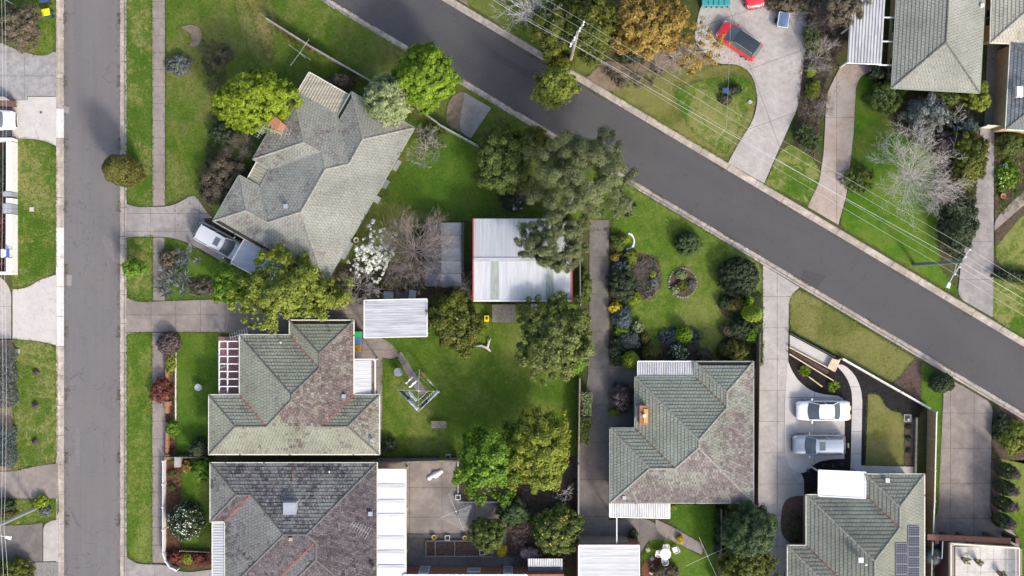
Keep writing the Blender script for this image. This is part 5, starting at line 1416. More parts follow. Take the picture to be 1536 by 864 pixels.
shrub('bushy_shrub', 'fresh green shrub by the fence post of the pale driveway', 1128, 500, 9, 13, 1.1, 'bright')
shrub('bushy_shrub', 'rusty brown shrub in the east garden border', 1090, 495, 10, 10, .8, 'brown')
shrub('bushy_shrub', 'olive-grey broad shrub above green lichen roof', 1100, 525, 24, 13, 1.2, 'olive', leaf=.08)
shrub('small_shrub', 'mauve-brown bush by the west wall of the lichen roof house', 932, 594, 16, 19, 1.7, 'mauve', leaf=.08)
shrub('small_shrub', 'yellow-green low bush below the mauve-brown bush', 922, 618, 10, 6, .6, 'olivegold')
hedge('box_hedge', 'clipped pale green hedge along the fence of the dark driveway', [(879, 588), (880, 622)], .75, 1.2, 'sage')
hedge('box_hedge', 'dark green hedge growing by the fence of the dark driveway', [(877, 625), (874, 665)], .9, 1.1, 'green')
shrub('bushy_shrub', 'dark shrub between the shed and dark driveway', 878, 430, 9, 26, 1.6, 'green')
# ---- back gardens
tree('leafy_tree', 'bright green maple-like tree on the edge of the concrete yard', 733, 690, 47, 50, 6.0, 'bright', leaf=.15, clump=.2, amp=.26)
tree('leafy_tree', 'yellow-olive tree beside the bright green yard tree', 812, 678, 55, 62, 6.2, 'acid', leaf=.14, clump=.14, amp=.2, dens=.85)
tree('citrus_tree', 'round glossy green citrus tree by the vegetable bed', 730, 803, 27, 26, 2.6, 'green', leaf=.1, clump=.18, low=.15, amp=.08)
tree('citrus_tree', 'green citrus tree with yellow patches beside the white garage', 834, 796, 36, 37, 3.0, 'green', leaf=.11, clump=.18, low=.15, amp=.1, flower=('yflower', 140))
shrub('bushy_shrub', 'grey-green feathery bush between the two citrus trees', 772, 768, 24, 20, 1.7, 'conifer', leaf=.08)
bare('bare_shrub', 'bare pink-grey fruit bush in the dark soil', 780, 800, 24, 1.8, 'bark_mauve', 7, 3, .04)
tree('blossom_tree', 'pink blossom bush by the grey lean-to', 797, 830, 18, 9, 1.4, 'pink', leaf=.06, clump=.25, dens=.5)
bare('bare_shrub', 'small pale bare fruit tree in the bare soil', 848, 742, 20, 2.0, 'bark_pale', 5, 3, .04)
shrub('flowering_shrub', 'yellow flowering plant next to the vegetable bed', 752, 826, 8, 9, .7, 'yflower', leaf=.06)
shrub('bushy_shrub', 'dark bush at the corner of the back lawn by house wall', 582, 668, 14, 10, 1.0, 'dark', dens=.8)
shrub('small_shrub', 'yellow-green potted plant by the yard fence', 664, 689, 6, 5, .6, 'yellow')
tree('conifer_tree', 'tall feathery green conifer behind the pale driveway', 1122, 795, 40, 42, 5.0, 'conifer', leaf=.13, clump=.17, low=.1, amp=.15, aspect=.35)
tree('leafy_tree', 'olive-green tree below the feathery conifer', 1122, 845, 38, 32, 4.2, 'citrus', leaf=.12, clump=.17, low=.1)
shrub('bushy_shrub', 'dark hedge row between back lawn and feathery conifer', 1080, 800, 9, 40, 1.4, 'dark')
shrub('bushy_shrub', 'grey twiggy bush beside the white garden table', 998, 858, 20, 12, 1.1, 'brown')
shrub('small_shrub', 'yellow flowering clump on the garden path', 1020, 809, 5, 6, .5, 'yflower', leaf=.05)
shrub('small_shrub', 'dark potted shrub by the corner of the white garage', 950, 803, 6, 10, .9, 'dark')
shrub('small_shrub', 'yellow-green plant at the foot of the back verandah', 1010, 760, 5, 6, .7, 'yellow')
for x_, y_, r_ in ((1207, 557, 8), (1250, 579, 8)): spiky('succulent', 'bright green rosette plant in black mulch beside the white sedan', x_, y_, r_ * 1.4, .5, 'lime', 90, 'green rosettes in the black mulch', .05)
for i_, (x_, y_) in enumerate(((1220, 700), (1235, 697), (1250, 698), (1262, 697), (1212, 706))): spiky('seedling', 'tiny brown-green plant in the black mulch below the silver car', x_, y_, 4, .25, 'brown', 24, 'tiny plants in the black mulch', .03)
for i_, (x_, y_) in enumerate(((1363, 640), (1363, 658), (1363, 676))): shrub('seedling', 'tiny dark plant in brown soil along the timber fence', x_, y_, 4, 4, .3, 'dark', leaf=.05, group='tiny plants along the timber fence')
shrub('bushy_shrub', 'patch of green strawberry plants in the oval bed by the driveway', 1192, 788, 10, 22, .4, 'green', dens=.7, sparse=.4)
shrub('clipped_shrub', 'dark round topiary on the narrow lawn strip by the brown wedge', 1413, 574, 19, 15, 1.8, 'dark', leaf=.07, amp=.05, clump=.11)
for i_, y_ in enumerate((705, 730, 754, 779)):
    pp_ = column('pencil_pine', 'dark columnar pencil pine in the row along the brown driveway', 1499 - i_ * 2, y_ - 3, 11, 3.0, 'dark', 'tree', 'pencil pines along the brown driveway', leaf=.07, top=.6, dens=1.1, hm=.35)
    b_ = pp_.location; crown(pp_, (b_[0], b_[1], 2.9), .42, .42, .3, 'mauve', .07, .3, .9, .3, 400 + i_, -.2, .4, 'tip')
shrub('bushy_shrub', 'gold and green shrub mass beside the pencil pines', 1522, 655, 22, 26, 1.6, 'olivegold', leaf=.1, dens=.8)
shrub('bushy_shrub', 'dark shrub behind kerb at the bend by the brown driveway', 1503, 640, 12, 24, 1.2, 'dark', leaf=.08)
# ---- low filler growth in the beds
def in_poly(px, py, poly):
    ins = np.zeros(len(px), bool); n = len(poly)
    for i in range(n):
        x0, y0 = poly[i]; x1, y1 = poly[(i + 1) % n]
        if y0 == y1: continue
        ins ^= ((y0 > py) != (y1 > py)) & (px < (x1 - x0) * (py - y0) / (y1 - y0) + x0)
    return ins
def cover(label, poly, pal, n, h=.22, leaf=.05):
    x0, x1 = min(p[0] for p in poly), max(p[0] for p in poly); y0, y1 = min(p[1] for p in poly), max(p[1] for p in poly)
    cx, cy = rng.uniform(x0, x1, n), rng.uniform(y0, y1, n); k = in_poly(cx, cy, poly); cx, cy = cx[k], cy[k]
    m = 26; r_ = np.repeat(rng.uniform(.12, .4, len(cx)), m); d = unit(len(cx) * m)
    c = np.stack([np.repeat((cx - 768) * S, m) + d[:, 0] * r_, np.repeat((432 - cy) * S, m) + d[:, 1] * r_, .05 + np.abs(d[:, 2]) * np.repeat(rng.uniform(.4, 1, len(cx)), m) * h], 1)
    v, q = leaves_at(c, d + np.array([0, 0, .8]), leaf, .55)
    tag(fast_mesh('ground_cover', v, q, 'leaf_' + pal, None, {'rnd': np.clip(np.repeat(rng.uniform(0, .7, len(cx)), m) + rng.uniform(0, .3, len(c)), 0, 1)}), label, 'plants', kind='stuff')
gb1 = [(916, 350), (932, 354), (935, 378), (950, 385), (952, 445), (938, 480), (966, 520), (963, 546), (918, 546)]
gb2 = [(1080, 445), (1142, 440), (1142, 546), (1082, 546), (1078, 520), (1100, 480)]
for nm_, g_ in (('west', gb1), ('east', gb2)):
    cover('low green growth filling the %s border of the garden' % nm_, g_, 'green', 420); cover('low dark growth filling the %s border of the garden' % nm_, g_, 'dark', 500, .3)
    cover('low brown litter and stems in the %s border of the garden' % nm_, g_, 'brown', 260, .1)
cover('weedy green growth in the kidney bed', [(952, 388), (985, 388), (990, 430), (975, 448), (955, 448)], 'grey', 120, .15); cover('low stems in kidney bed', [(952, 388), (985, 388), (990, 430), (975, 448), (955, 448)], 'brown', 200, .12)
gb3 = [(1302, 108), (1345, 130), (1468, 140), (1466, 280), (1440, 390), (1410, 380), (1400, 230), (1345, 200)]
cover('dark undergrowth below the pale tiled roof', gb3, 'dark', 1700, .4); cover('green undergrowth below the pale tiled roof', gb3, 'green', 700, .3); cover('brown undergrowth below the pale tiled roof', gb3, 'brown', 500, .2)
gb4 = [(1132, 0), (1190, 24), (1210, 30), (1206, 80), (1196, 170), (1195, 212), (1222, 236), (1242, 110), (1272, 60), (1275, -20), (1132, -20)]
cover('twiggy brown growth in the strip garden', gb4, 'brown', 1300, .35); cover('dark green growth in the strip garden', gb4, 'dark', 700, .35); cover('mauve stems in the strip garden', gb4, 'mauve', 700, .3)
gb5 = [(1492, 196), (1600, 196), (1600, 285), (1536, 300), (1494, 330)]
cover('mixed green plants in the east bed', gb5, 'green', 420, .3); cover('bright green plants in the east bed', gb5, 'bright', 180, .25)
gb6 = [(300, 60), (345, 70), (335, 150), (325, 300), (300, 300), (318, 180)]
cover('thin brown growth on the long lawn', gb6, 'brown', 260, .15); cover('thin dark growth on the long lawn', gb6, 'dark', 200, .15)
gb7 = [(690, 690), (864, 690), (864, 848), (762, 848), (762, 756), (690, 752)]
cover('brown stems and litter on the bare soil garden', gb7, 'brown', 900, .08); cover('mauve litter on the bare soil garden', gb7, 'mauve', 500, .08); cover('sparse weeds on the bare soil garden', gb7, 'green', 120, .1)
gb8 = [(250, 502), (263, 502), (263, 686), (250, 686)]
cover('mixed plants in the brick-edged bed', gb8, 'olive', 110, .2); cover('reddish plants in the brick-edged bed', gb8, 'red', 60, .2)
gb9 = [(251, 690), (271, 690), (271, 822), (316, 828), (316, 850), (280, 850), (258, 840), (251, 826)]
cover('small green plants in the red mulch bed', gb9, 'green', 70, .15); cover('red plants in the red mulch bed', gb9, 'red', 110, .15)
cover('reddish creeper along the grey fence', [(404, 36), (410, 32), (476, 74), (470, 80)], 'red', 130, .5); cover('scrubby growth along the grey fence', [(400, 40), (412, 30), (556, 122), (548, 130)], 'green', 200, .4)
cover('weedy soil growth round the bare trees', [(500, 400), (640, 330), (710, 400), (710, 445), (500, 446)], 'brown', 700, .12); cover('green weeds round the bare trees', [(500, 400), (640, 330), (710, 400), (710, 445), (500, 446)], 'green', 300, .15)
# ---- grass tufts
gp, gd = [], []
for pts, mat_, dn in LAWNS:
    xs = [max(-60, min(1600, p[0])) for p in pts]; ys = [max(-60, min(920, p[1])) for p in pts]
    x0, x1, y0, y1 = min(xs), max(xs), min(ys), max(ys)
    n = int((x1 - x0) * (y1 - y0) * .22 * dn)
    qx, qy = rng.uniform(x0, x1, n), rng.uniform(y0, y1, n); k = in_poly(qx, qy, pts)
    gp.append(np.stack([(qx[k] - 768) * S, (432 - qy[k]) * S, np.full(k.sum(), .03)], 1))
    gd.append(np.full(k.sum(), mat_ in ('lawn_dry', 'lawn_verge')))
for pts, mat_, dn in LAWNS:
    for (x0, y0), (x1, y1) in zip(pts, pts[1:] + pts[:1]):
        L = math.hypot(x1 - x0, y1 - y0); n = int(min(L, 900) * 1.6); f = rng.uniform(0, 1, n)
        ox, oy = rng.normal(0, 1.3, n), rng.normal(0, 1.3, n)
        qx, qy = x0 + (x1 - x0) * f + ox, y0 + (y1 - y0) * f + oy; k = (qx > -40) & (qx < 1580) & (qy > -40) & (qy < 900)
        gp.append(np.stack([(qx[k] - 768) * S, (432 - qy[k]) * S, np.full(k.sum(), .07)], 1)); gd.append(np.full(k.sum(), False))
gp = np.concatenate(gp); gd = np.concatenate(gd)
straw = (rng.uniform(0, 1, len(gp)) < np.where(gd, .34, .08))
for sel, pal, nm in ((~straw, 'grass', 'grass'), (straw, 'straw', 'dry_grass')):
    c = gp[sel]; n = len(c); a = rng.uniform(0, 6.283, n); L = rng.uniform(.05, .13, n); w_ = rng.uniform(.02, .045, n)
    d = np.stack([np.cos(a), np.sin(a), np.full(n, .25)], 1) * L[:, None]; s_ = np.stack([-np.sin(a), np.cos(a), np.zeros(n)], 1) * w_[:, None]
    v = np.stack([c - s_, c + s_, c + d], 1).reshape(-1, 3)
    o = fast_mesh(nm, v, np.arange(3 * n).reshape(-1, 3), 'leaf_' + pal, None, {'rnd': rng.uniform(0, 1, n)})
    tag(o, 'short green grass blades on the lawns' if nm == 'grass' else 'dry yellowish grass blades on the lawns', 'grass', kind='stuff')

ll = []
for a_, b_, off, n in (((94, -20), (97, 880), 1.5, 1100), ((180, -20), (180, 880), -1.5, 1300), ((494, 0), (1540, 623), -2, 1500), ((662, 0), (1540, 523), 2, 1300)):
    f = rng.uniform(0, 1, n); f = np.clip(f + .03 * np.sin(f * 60), 0, 1); e = np.abs(rng.normal(0, 3.2, n)) * np.sign(off)
    ll.append(np.stack([(a_[0] + (b_[0] - a_[0]) * f + e * (1 if off in (1.5, -1.5) else .5) - 768) * S, (432 - (a_[1] + (b_[1] - a_[1]) * f + (0 if abs(off) == 1.5 else e * .86 * 1))) * S, np.full(n, -.095)], 1))
for cx_, cy_, r_, n in ((1060, 95, 60, 900), (980, 90, 50, 500), (640, 110, 70, 300), (840, 130, 50, 300), (760, 730, 70, 600), (530, 440, 60, 500), (1230, 120, 30, 400), (300, 320, 30, 200), (900, 330, 40, 300)):
    ll.append(np.stack([(cx_ + rng.normal(0, r_ * .6, n) - 768) * S, (432 - cy_ - rng.normal(0, r_ * .6, n)) * S, np.full(n, .085)], 1))
ll = np.concatenate(ll); n_ = len(ll); up_ = np.tile(np.array([[0, 0, 1.0]]), (n_, 1))
v, q = leaves_at(ll, up_, .05, .85, .6)
tag(fast_mesh('leaf_litter', v, q, 'leaf_brown', None, {'rnd': rng.uniform(0, 1, n_)}), 'brown fallen leaves scattered along gutters and under trees', 'leaves', kind='stuff')
# ------------------------------------------------------------------ vehicles
def paint(name, c, metal=0.0, rough=0.3):
    t = NT(name); n = t.noise(1.5, 3)
    t.color(t.ramp(n, [(0.3, mul(c, .95)), (0.7, mul(c, 1.04))])); t.set(rough, metal, None, 0.8)
paint('paint_white', (0.66, 0.66, 0.66)); paint('paint_silver', (0.30, 0.335, 0.38), 0.45); paint('paint_pale', (0.52, 0.52, 0.54), 0.2); paint('paint_red', (0.52, 0.012, 0.02)); paint('paint_black', (0.02, 0.024, 0.03))
glass_mat('car_glass', (0.085, 0.102, 0.112), 0.05); glass_mat('lamp_glass', (0.5, 0.5, 0.5), 0.1); glass_mat('tail_glass', (0.3, 0.02, 0.02), 0.15)  # car_glass base is lightened: the sky's reflection is put into its colour
plain('rubber', (0.02, 0.02, 0.02), 0.8); plain('trim_black', (0.025, 0.025, 0.028), 0.5)
def car(label, x, y, ang, L, W, Ht, body, roof=None, kind='sedan', rails=None, sunroof=False, back='hatch', name='car'):
    """ang: direction of the bonnet in the world, radians; x, y: middle of the car at the ground"""
    roof = roof or body
    b = P(x, y, 0.7); t = thing(name, label, 'car', (b.x, b.y, .07))
    ca, sa = math.cos(ang), math.sin(ang)
    W2 = lambda u, v, z: Vector((b.x + u * ca - v * sa, b.y + u * sa + v * ca, z + .07))
    hw = W / 2
    zb = Ht * .62
    if kind == 'sedan': cab = (-.30, -.16, .10, .27)          # rear glass foot, roof rear, roof front, windscreen foot (fractions of L)
    else: cab = (-.475, -.40, .10, .26)
    prof = [(-.5, .80, zb * .78), (-.492, .90, zb * .95), (-.46, .955, zb), (-.38, .985, zb * 1.01), (-.2, 1, zb * 1.0), (0, 1, zb * .99), (.2, 1, zb * .97), (.27, .99, zb * .95), (.36, .965, zb * .91), (.43, .925, zb * .86), (.475, .86, zb * .79), (.495, .76, zb * .68), (.5, .66, zb * .55)]
    mb = MB(); n = 13; secs = []
    for f, wf, zt in prof:
        h_ = hw * wf; u = f * L
        half = [(h_ * .9, .17), (h_, .3), (h_ * 1.0, zt * .55), (h_ * .975, zt * .86), (h_ * .9, zt * .985), (h_ * .5, zt * 1.012)]
        ring = [W2(u, v, z) for v, z in half] + [W2(u, 0, zt * 1.03)] + [W2(u, -v, z) for v, z in half[::-1]]
        secs += ring
    fs = [(i * n + k, i * n + k + 1, (i + 1) * n + k + 1, (i + 1) * n + k) for i in range(len(prof) - 1) for k in range(n - 1)]
    fs += [tuple(range(n)), tuple(range((len(prof) - 1) * n, len(prof) * n))[::-1]]
    bo = mb.mesh(secs, fs).build('body', body, t, True)
    f0, f1, f2, f3 = [c_ * L for c_ in cab]
    wb, wt = hw * .90, hw * .70
    z0, z1 = zb * 1.0, Ht
    zm = z1 - .05
    # windscreen, rear window and side windows follow the slopes between the belt line and the roof
    def arc(u, w_, z, bow, k=6): return [W2(u + bow * math.cos(math.pi * (i / k - .5)), w_ * (1 - 2 * i / k), z) for i in range(k + 1)]
    def patch(nm, r0, r1, mat):
        k = len(r0); MB().mesh(r0 + r1, [(i, i + 1, k + i + 1, k + i) for i in range(k - 1)]).build(nm, mat, t, True)
    patch('windscreen', arc(f3, wb * .95, z0 * .96, .16), arc(f2, wt * .98, zm, .1), 'car_glass')
    patch('rear_window', arc(f0, wb * .93, z0 * .99, -.1), arc(f1, wt * .96, zm, -.06), 'car_glass')
    for s_ in (1, -1):
        lo = [W2(f0 + .12 + (f3 - f0 - .14) * i / 6, s_ * wb * (.985 - .04 * abs(i / 3 - 1) ** 3), z0 * (1.0 - .03 * i / 6)) for i in range(7)]
        hi = [W2(f1 + (f2 - f1) * i / 6, s_ * wt * 1.02, zm) for i in range(7)]
        patch('side_window', lo, hi, 'car_glass')
        for a, c_ in ((lo[0], hi[0]), (lo[3], hi[3]), (lo[6], hi[6])): MB().bar(a, c_, .05, .07).build('pillar', body, t)
    rk = 8; rv = []
    for i in range(rk + 1):
        f = i / rk; u = f1 + (f2 - f1) * f; e = (2 * f - 1)
        for j in range(7):
            g = j / 3 - 1
            bow = .09 * math.cos(g * 1.4) * (1 if i == rk else -.7 if i == 0 else 0)
            rv.append(W2(u + bow, wt * 1.03 * g * (1 - .04 * e ** 4), zm + .07 * (1 - .75 * g * g) * (1 - .55 * e ** 4)))
    ro = MB().mesh(rv, [(i * 7 + j, i * 7 + j + 1, (i + 1) * 7 + j + 1, (i + 1) * 7 + j) for i in range(rk) for j in range(6)]).build('roof', roof, t, True)
    if sunroof:
        u = f1 + (f2 - f1) * .78; q = W2(u, 0, zm + .068); MB().box(q, (.5, wt * 1.15, .03), ang).build('sunroof', 'car_glass', ro)
    if rails:
        for s_ in (1, -1): MB().tube([W2(f1 + .1, s_ * wt * .93, zm + .05), W2(f1 + .3, s_ * wt * .95, zm + .1), W2(f2 - .25, s_ * wt * .95, zm + .1), W2(f2 - .1, s_ * wt * .93, zm + .05)], .028, 6).build('roof_rail', rails, ro)
    for s_ in (1, -1):
        q = W2(f3 - .25, s_ * (hw + .1), zb * 1.0); MB().box(q, (.12, .22, .13), ang).build('mirror', body, t)
        MB().mesh([W2(L * .42, s_ * hw * .90, zb * .86), W2(L * .478, s_ * hw * .80, zb * .79), W2(L * .488, s_ * hw * .5, zb * .74), W2(L * .45, s_ * hw * .55, zb * .86)], [(0, 1, 2, 3)]).build('headlight', 'lamp_glass', t)
        MB().mesh([W2(-L * .46, s_ * hw * .945, zb * .98), W2(-L * .497, s_ * hw * .84, zb * .86), W2(-L * .503, s_ * hw * .5, zb * .84), W2(-L * .478, s_ * hw * .55, zb * 1.0)], [(0, 1, 2, 3)]).build('tail_light', 'tail_glass', t)
        for u in (-.30, .31):
            wc = W2(u * L, s_ * (hw - .1), .25); ax = Vector((-sa, ca, 0))
            wh = MB().tube([wc - ax * .105, wc + ax * .105], .32, 18).build('wheel', 'rubber', t)
            MB().tube([wc + ax * s_ * .1, wc + ax * s_ * .118], .2, 14).build('rim', 'frame_alu', wh)
    MB().bar(W2(L * .5, -hw * .5, .38), W2(L * .5, hw * .5, .38), .04, .16).build('grille', 'trim_black', t)
    MB().bar(W2(-L * .5, -hw * .25, .52), W2(-L * .5, hw * .25, .52), .03, .11).build('number_plate', 'white_paint', t)
    return t
car('white sedan parked in the bay beside black mulch bed', 1234, 616, math.pi, 4.75, 1.82, 1.45, 'paint_white', None, 'sedan')
car('silver estate car with roof rails and sunroof parked below the white sedan', 1228, 667, math.pi, 4.65, 1.84, 1.6, 'paint_silver', None, 'wagon', 'trim_black', True)
car('pale silver wagon with sunroof nosed under the blue-grey carport', 330.5, 363.5, R(-29), 4.85, 1.85, 1.62, 'paint_pale', None, 'wagon', None, True)
car('red hatchback with black roof and silver rails on the concrete drive', 1108, 61, R(146), 4.15, 1.84, 1.55, 'paint_red', 'paint_black', 'wagon', 'frame_alu')
car('white car parked behind the white front wall by the new driveway', -14, 180, 0.0, 4.3, 1.8, 1.5, 'paint_white', None, 'wagon')
car('red car standing by the cream kerb above the blue trailer', 1128, -22, R(-80), 4.1, 1.75, 1.45, 'paint_red', None, 'wagon')
# small trailer with a blue cover
b = P(1174, 31, .5); t = thing('trailer', 'small box trailer with faded blue cover on the concrete drive', 'trailer', (b.x, b.y, .05))
rz = R(-8)
plain('cover_blue', (0.085, 0.135, 0.225), 0.6, var=.2); plain('teal', (0.03, 0.22, 0.23), 0.5)
MB().box((b.x, b.y, .55), (.94, 1.31, .4), rz).build('tub', 'galv', t)
mr = Matrix.Rotation(rz, 3, 'Z')
def TL(x, y, z): 
    w_ = mr @ Vector((x, y, 0)); return Vector((b.x + w_.x, b.y + w_.y, z))
MB().mesh([TL(-.45, -.63, .8), TL(.45, -.63, .8), TL(.45, .63, .8), TL(-.45, .63, .8), TL(.2, -.63, .9), TL(.2, .63, .9)], [(0, 4, 5, 3), (4, 1, 2, 5), (0, 1, 4), (2, 3, 5)]).build('cover', 'cover_blue', t)
mb = MB()
for a, c_ in (((-.46, -.65), (.46, -.65)), ((.46, -.65), (.46, .65)), ((.46, .65), (-.46, .65)), ((-.46, .65), (-.46, -.65))): mb.bar(TL(*a, .79), TL(*c_, .79), .05, .05)
mb.build('rim_frame', 'white_paint', t)
for s_ in (-1, 1):
    q = TL(s_ * .56, 0, .28); MB().tube([q - mr @ Vector((.06, 0, 0)), q + mr @ Vector((.06, 0, 0))], .23, 14).build('wheel', 'rubber', t)
MB().bar(TL(0, .65, .4), TL(0, 1.2, .4), .07, .07).build('drawbar', 'galv', t)

# ------------------------------------------------------------------ bins, furniture, yard things
for nm_, c_ in (('bin_yellow', (0.72, 0.52, 0.0)), ('bin_blue', (0.05, 0.13, 0.30)), ('bin_green', (0.02, 0.30, 0.09)), ('bin_sky', (0.10, 0.24, 0.42)), ('bin_amber', (0.62, 0.30, 0.02)), ('bin_navy', (0.03, 0.06, 0.14))): plain(nm_, c_, 0.45, var=.06)
def wheelie(label, x, y, ang, body, lid, group=None, hgt=1.0):
    b = P(x, y, hgt); t = thing('wheelie_bin', label, 'bin', (b.x, b.y, .05), group)
    m = Matrix.Rotation(ang, 3, 'Z')
    def L(u, v, z): w_ = m @ Vector((u, v, 0)); return Vector((b.x + w_.x, b.y + w_.y, z + .05))
    sq = lambda a, c_, z: [L(-a, -c_, z), L(a, -c_, z), L(a, c_, z), L(-a, c_, z)]
    MB().hexa(sq(.21, .24, .05), sq(.28, .34, hgt * .92)).build('body', body, t)
    lo, hi = sq(.31, .38, hgt * .92), sq(.27, .33, hgt)
    MB().hexa(lo, hi).build('lid', lid, t)
    MB().tube([L(-.22, -.40, hgt * .9), L(.22, -.40, hgt * .9)], .025, 6).build('handle', body, t)
    for s_ in (-1, 1): MB().tube([L(s_ * .22, -.27, .1), L(s_ * .28, -.27, .1)], .1, 12).build('wheel', 'rubber', t)
    return t
wheelie('wheelie bin with yellow lid standing on the corner lawn', 68, 18, R(100), 'bin_navy', 'bin_yellow')
wheelie('navy wheelie bin on the corner lawn above the yellow one', 64, -2, R(95), 'bin_navy', 'bin_navy')
wheelie('wheelie bin with green lid beside the back verandah', 536.5, 502, R(90), 'bin_navy', 'bin_green')
wheelie('wheelie bin with pale blue lid between the green and amber ones', 536, 512, R(90), 'bin_navy', 'bin_sky')
wheelie('wheelie bin with amber lid next to white annexe', 535, 522, R(90), 'bin_navy', 'bin_amber')
wheelie('blue wheelie bin behind the brick garages', 1399, 814, R(90), 'bin_blue', 'bin_blue')
for k in range(5): wheelie('teal bin in the row at the head of the concrete drive', 1058 + 8 * k, 2 + .3 * (k % 2), R(0), 'teal', 'teal', 'teal bins at the head of the drive', .9)
def table_set():
    b = P(998, 831, .7); t = thing('garden_table', 'round white garden table on the back lawn', 'table', (b.x, b.y, .03))
    MB().lathe((b.x, b.y, .68), [(.46, 0), (.50, .02), (.50, .045), (.44, .06)], 28).build('tabletop', 'white_plastic', t)
    for k in range(4):
        a = k * 1.571 + .4; MB().tube([(b.x + math.cos(a) * .42, b.y + math.sin(a) * .42, .03), (b.x + math.cos(a) * .33, b.y + math.sin(a) * .33, .68)], .03, 8).build('leg', 'white_plastic', t)
    for x, y, f, lb in ((999, 821, R(-90), 'white plastic garden chair tucked in above the round table'), (988, 830, R(-5), 'white plastic garden chair tucked in beside the round table'), (1013, 825, R(200), 'white plastic garden chair pulled away from the round table'), (997, 841, R(95), 'white plastic garden chair almost hidden under the round table')):
        q = P(x, y, .5); c_ = thing('garden_chair', lb, 'chair', (q.x, q.y, .03)); m = Matrix.Rotation(f, 3, 'Z')
        W_ = lambda u, v, z: Vector((q.x, q.y, z)) + m @ Vector((u, v, 0))
        sq = [(-.22, -.2), (.2, -.24), (.24, 0), (.2, .24), (-.22, .2)]
        MB().prism([W_(u, v, 0) for u, v in sq], .40, .43).build('seat', 'white_plastic', c_)
        for k in range(5):
            v = -.17 + .085 * k; MB().bar(W_(-.21, v, .43), W_(-.30, v * 1.15, .84), .05, .02).build('slat', 'white_plastic', c_)
        MB().tube([W_(-.30, -.24, .80), W_(-.33, 0, .87), W_(-.30, .24, .80)], .025, 8).build('back_rail', 'white_plastic', c_)
        for s_ in (-1, 1):
            MB().tube([W_(-.28, s_ * .25, .66), W_(.0, s_ * .29, .66), W_(.2, s_ * .26, .62)], .024, 8).build('armrest', 'white_plastic', c_)
            for u in (-.22, .2): MB().tube([W_(u * 1.12, s_ * .25, .03), W_(u, s_ * .22, .41)], .022, 6).build('leg', 'white_plastic', c_)
table_set()
def hoist(label, x, y, half, h, ang, mat='galv', lines=4, centre=None, name='rotary_clothesline', ends=None):
    """rotary washing line: pole, four arms, square runs of wire"""
    b = P(x, y, h); t = thing(name, label, 'clothesline', (b.x, b.y, .02))
    MB().tube([(b.x, b.y, .0), (b.x, b.y, h)], [.035, .028], 8).build('pole', mat, t)
    MB().lathe((b.x, b.y, h - .06), [(.07, 0), (.07, .1), (.03, .12)], 10).build('hub', centre or mat, t)
    tips = []
    for k in range(4):
        a = ang + k * math.pi / 2; r = half[k % 2] * S
        e = Vector((b.x + math.cos(a) * r, b.y + math.sin(a) * r, h + .12)); tips.append(e)
        MB().tube([(b.x, b.y, h), e], .014, 6).build('arm', mat, t)
    for i in range(lines):
        f = 1 - i * .8 / lines * 1.0
        o = Vector((b.x, b.y, h)); mb = MB()
        for k in range(4): mb.tube([o.lerp(tips[k], f), o.lerp(tips[(k + 1) % 4], f)], .006, 3)
        mb.build('wire', mat, t)
    return t, tips, Vector((b.x, b.y, h))
plain('pale_metal', (0.44, 0.46, 0.45), 0.4, .3)
hw_, tips, oc = hoist('rotary clothesline hung with washing on the back lawn', 628, 586, (31, 31), 2.0, R(-2), 'pale_metal', 3)
plain('cloth_white', (0.72, 0.74, 0.78), 0.9); plain('cloth_navy', (0.05, 0.07, 0.16), 0.9); plain('cloth_blue', (0.25, 0.32, 0.46), 0.9); plain('cloth_red', (0.34, 0.06, 0.06), 0.9); plain('cloth_grey', (0.42, 0.43, 0.45), 0.9); plain('cloth_yellow', (0.5, 0.5, 0.2), .9)
wash = [(0, 1, .45, .35, 'cloth_grey', 'grey cloth pegged on the upper run of the clothesline'), (0, 1, .8, .3, 'cloth_red', 'red cloth pegged near the top arm of the clothesline'), (3, 0, .3, .4, 'cloth_navy', 'short navy cloth on the outer wire of the clothesline'),
        (2, 3, .28, .55, 'cloth_navy', 'long navy garment on the outer wire of clothesline'), (2, 3, .72, .6, 'cloth_white', 'white shirt on the outer wire near the bottom arm'), (2, 3, .5, .4, 'cloth_blue', 'pale blue shirt on the outer wire of clothesline'),
        (1, 2, .5, .42, 'cloth_grey', 'grey towel over the west wire of the clothesline'), (3, 0, .62, .35, 'cloth_white', 'small white cloth on the east wire of the clothesline'), (3, 0, .85, .3, 'cloth_white', 'white sock row near the east arm of clothesline')]
for k, (i, j, s_, ln, m_, lb) in enumerate(wash):
    for f_, sub in ((.97, 0), (.62, 1)):
        if sub and k not in (3, 4, 6, 7): continue
        A_, B_ = oc.lerp(tips[i], f_), oc.lerp(tips[j], f_); c_ = A_.lerp(B_, s_ if not sub else .5); d = (B_ - A_).normalized(); n_ = Vector((-d.y, d.x, 0))
        lb2 = lb if not sub else lb.replace('outer wire', 'inner wire').replace('west wire', 'inner west wire').replace('east wire', 'inner east wire')
        q0 = c_ - d * ln; vs = []
        sw = random.uniform(.08, .2)
        for a in range(7):
            for z in range(5):
                p_ = q0 + d * (2 * ln * a / 6) + n_ * (sw * z / 4 + .04 * math.sin(a * 1.9 + z)); vs.append(Vector((p_.x, p_.y, c_.z - .02 - .62 * z / 4)))
        cl = MB().mesh(vs, [(a * 5 + z, a * 5 + z + 1, (a + 1) * 5 + z + 1, (a + 1) * 5 + z) for a in range(6) for z in range(4)])
        o = cl.build('washing', m_ if not sub else ('cloth_white', 'cloth_navy', 'cloth_blue')[k % 3], None, True, (c_.x, c_.y, c_.z - .6)); tag(o, lb2, 'washing', 'washing on the clothesline')
        md = o.modifiers.new('thickness', 'SOLIDIFY'); md.thickness = .02
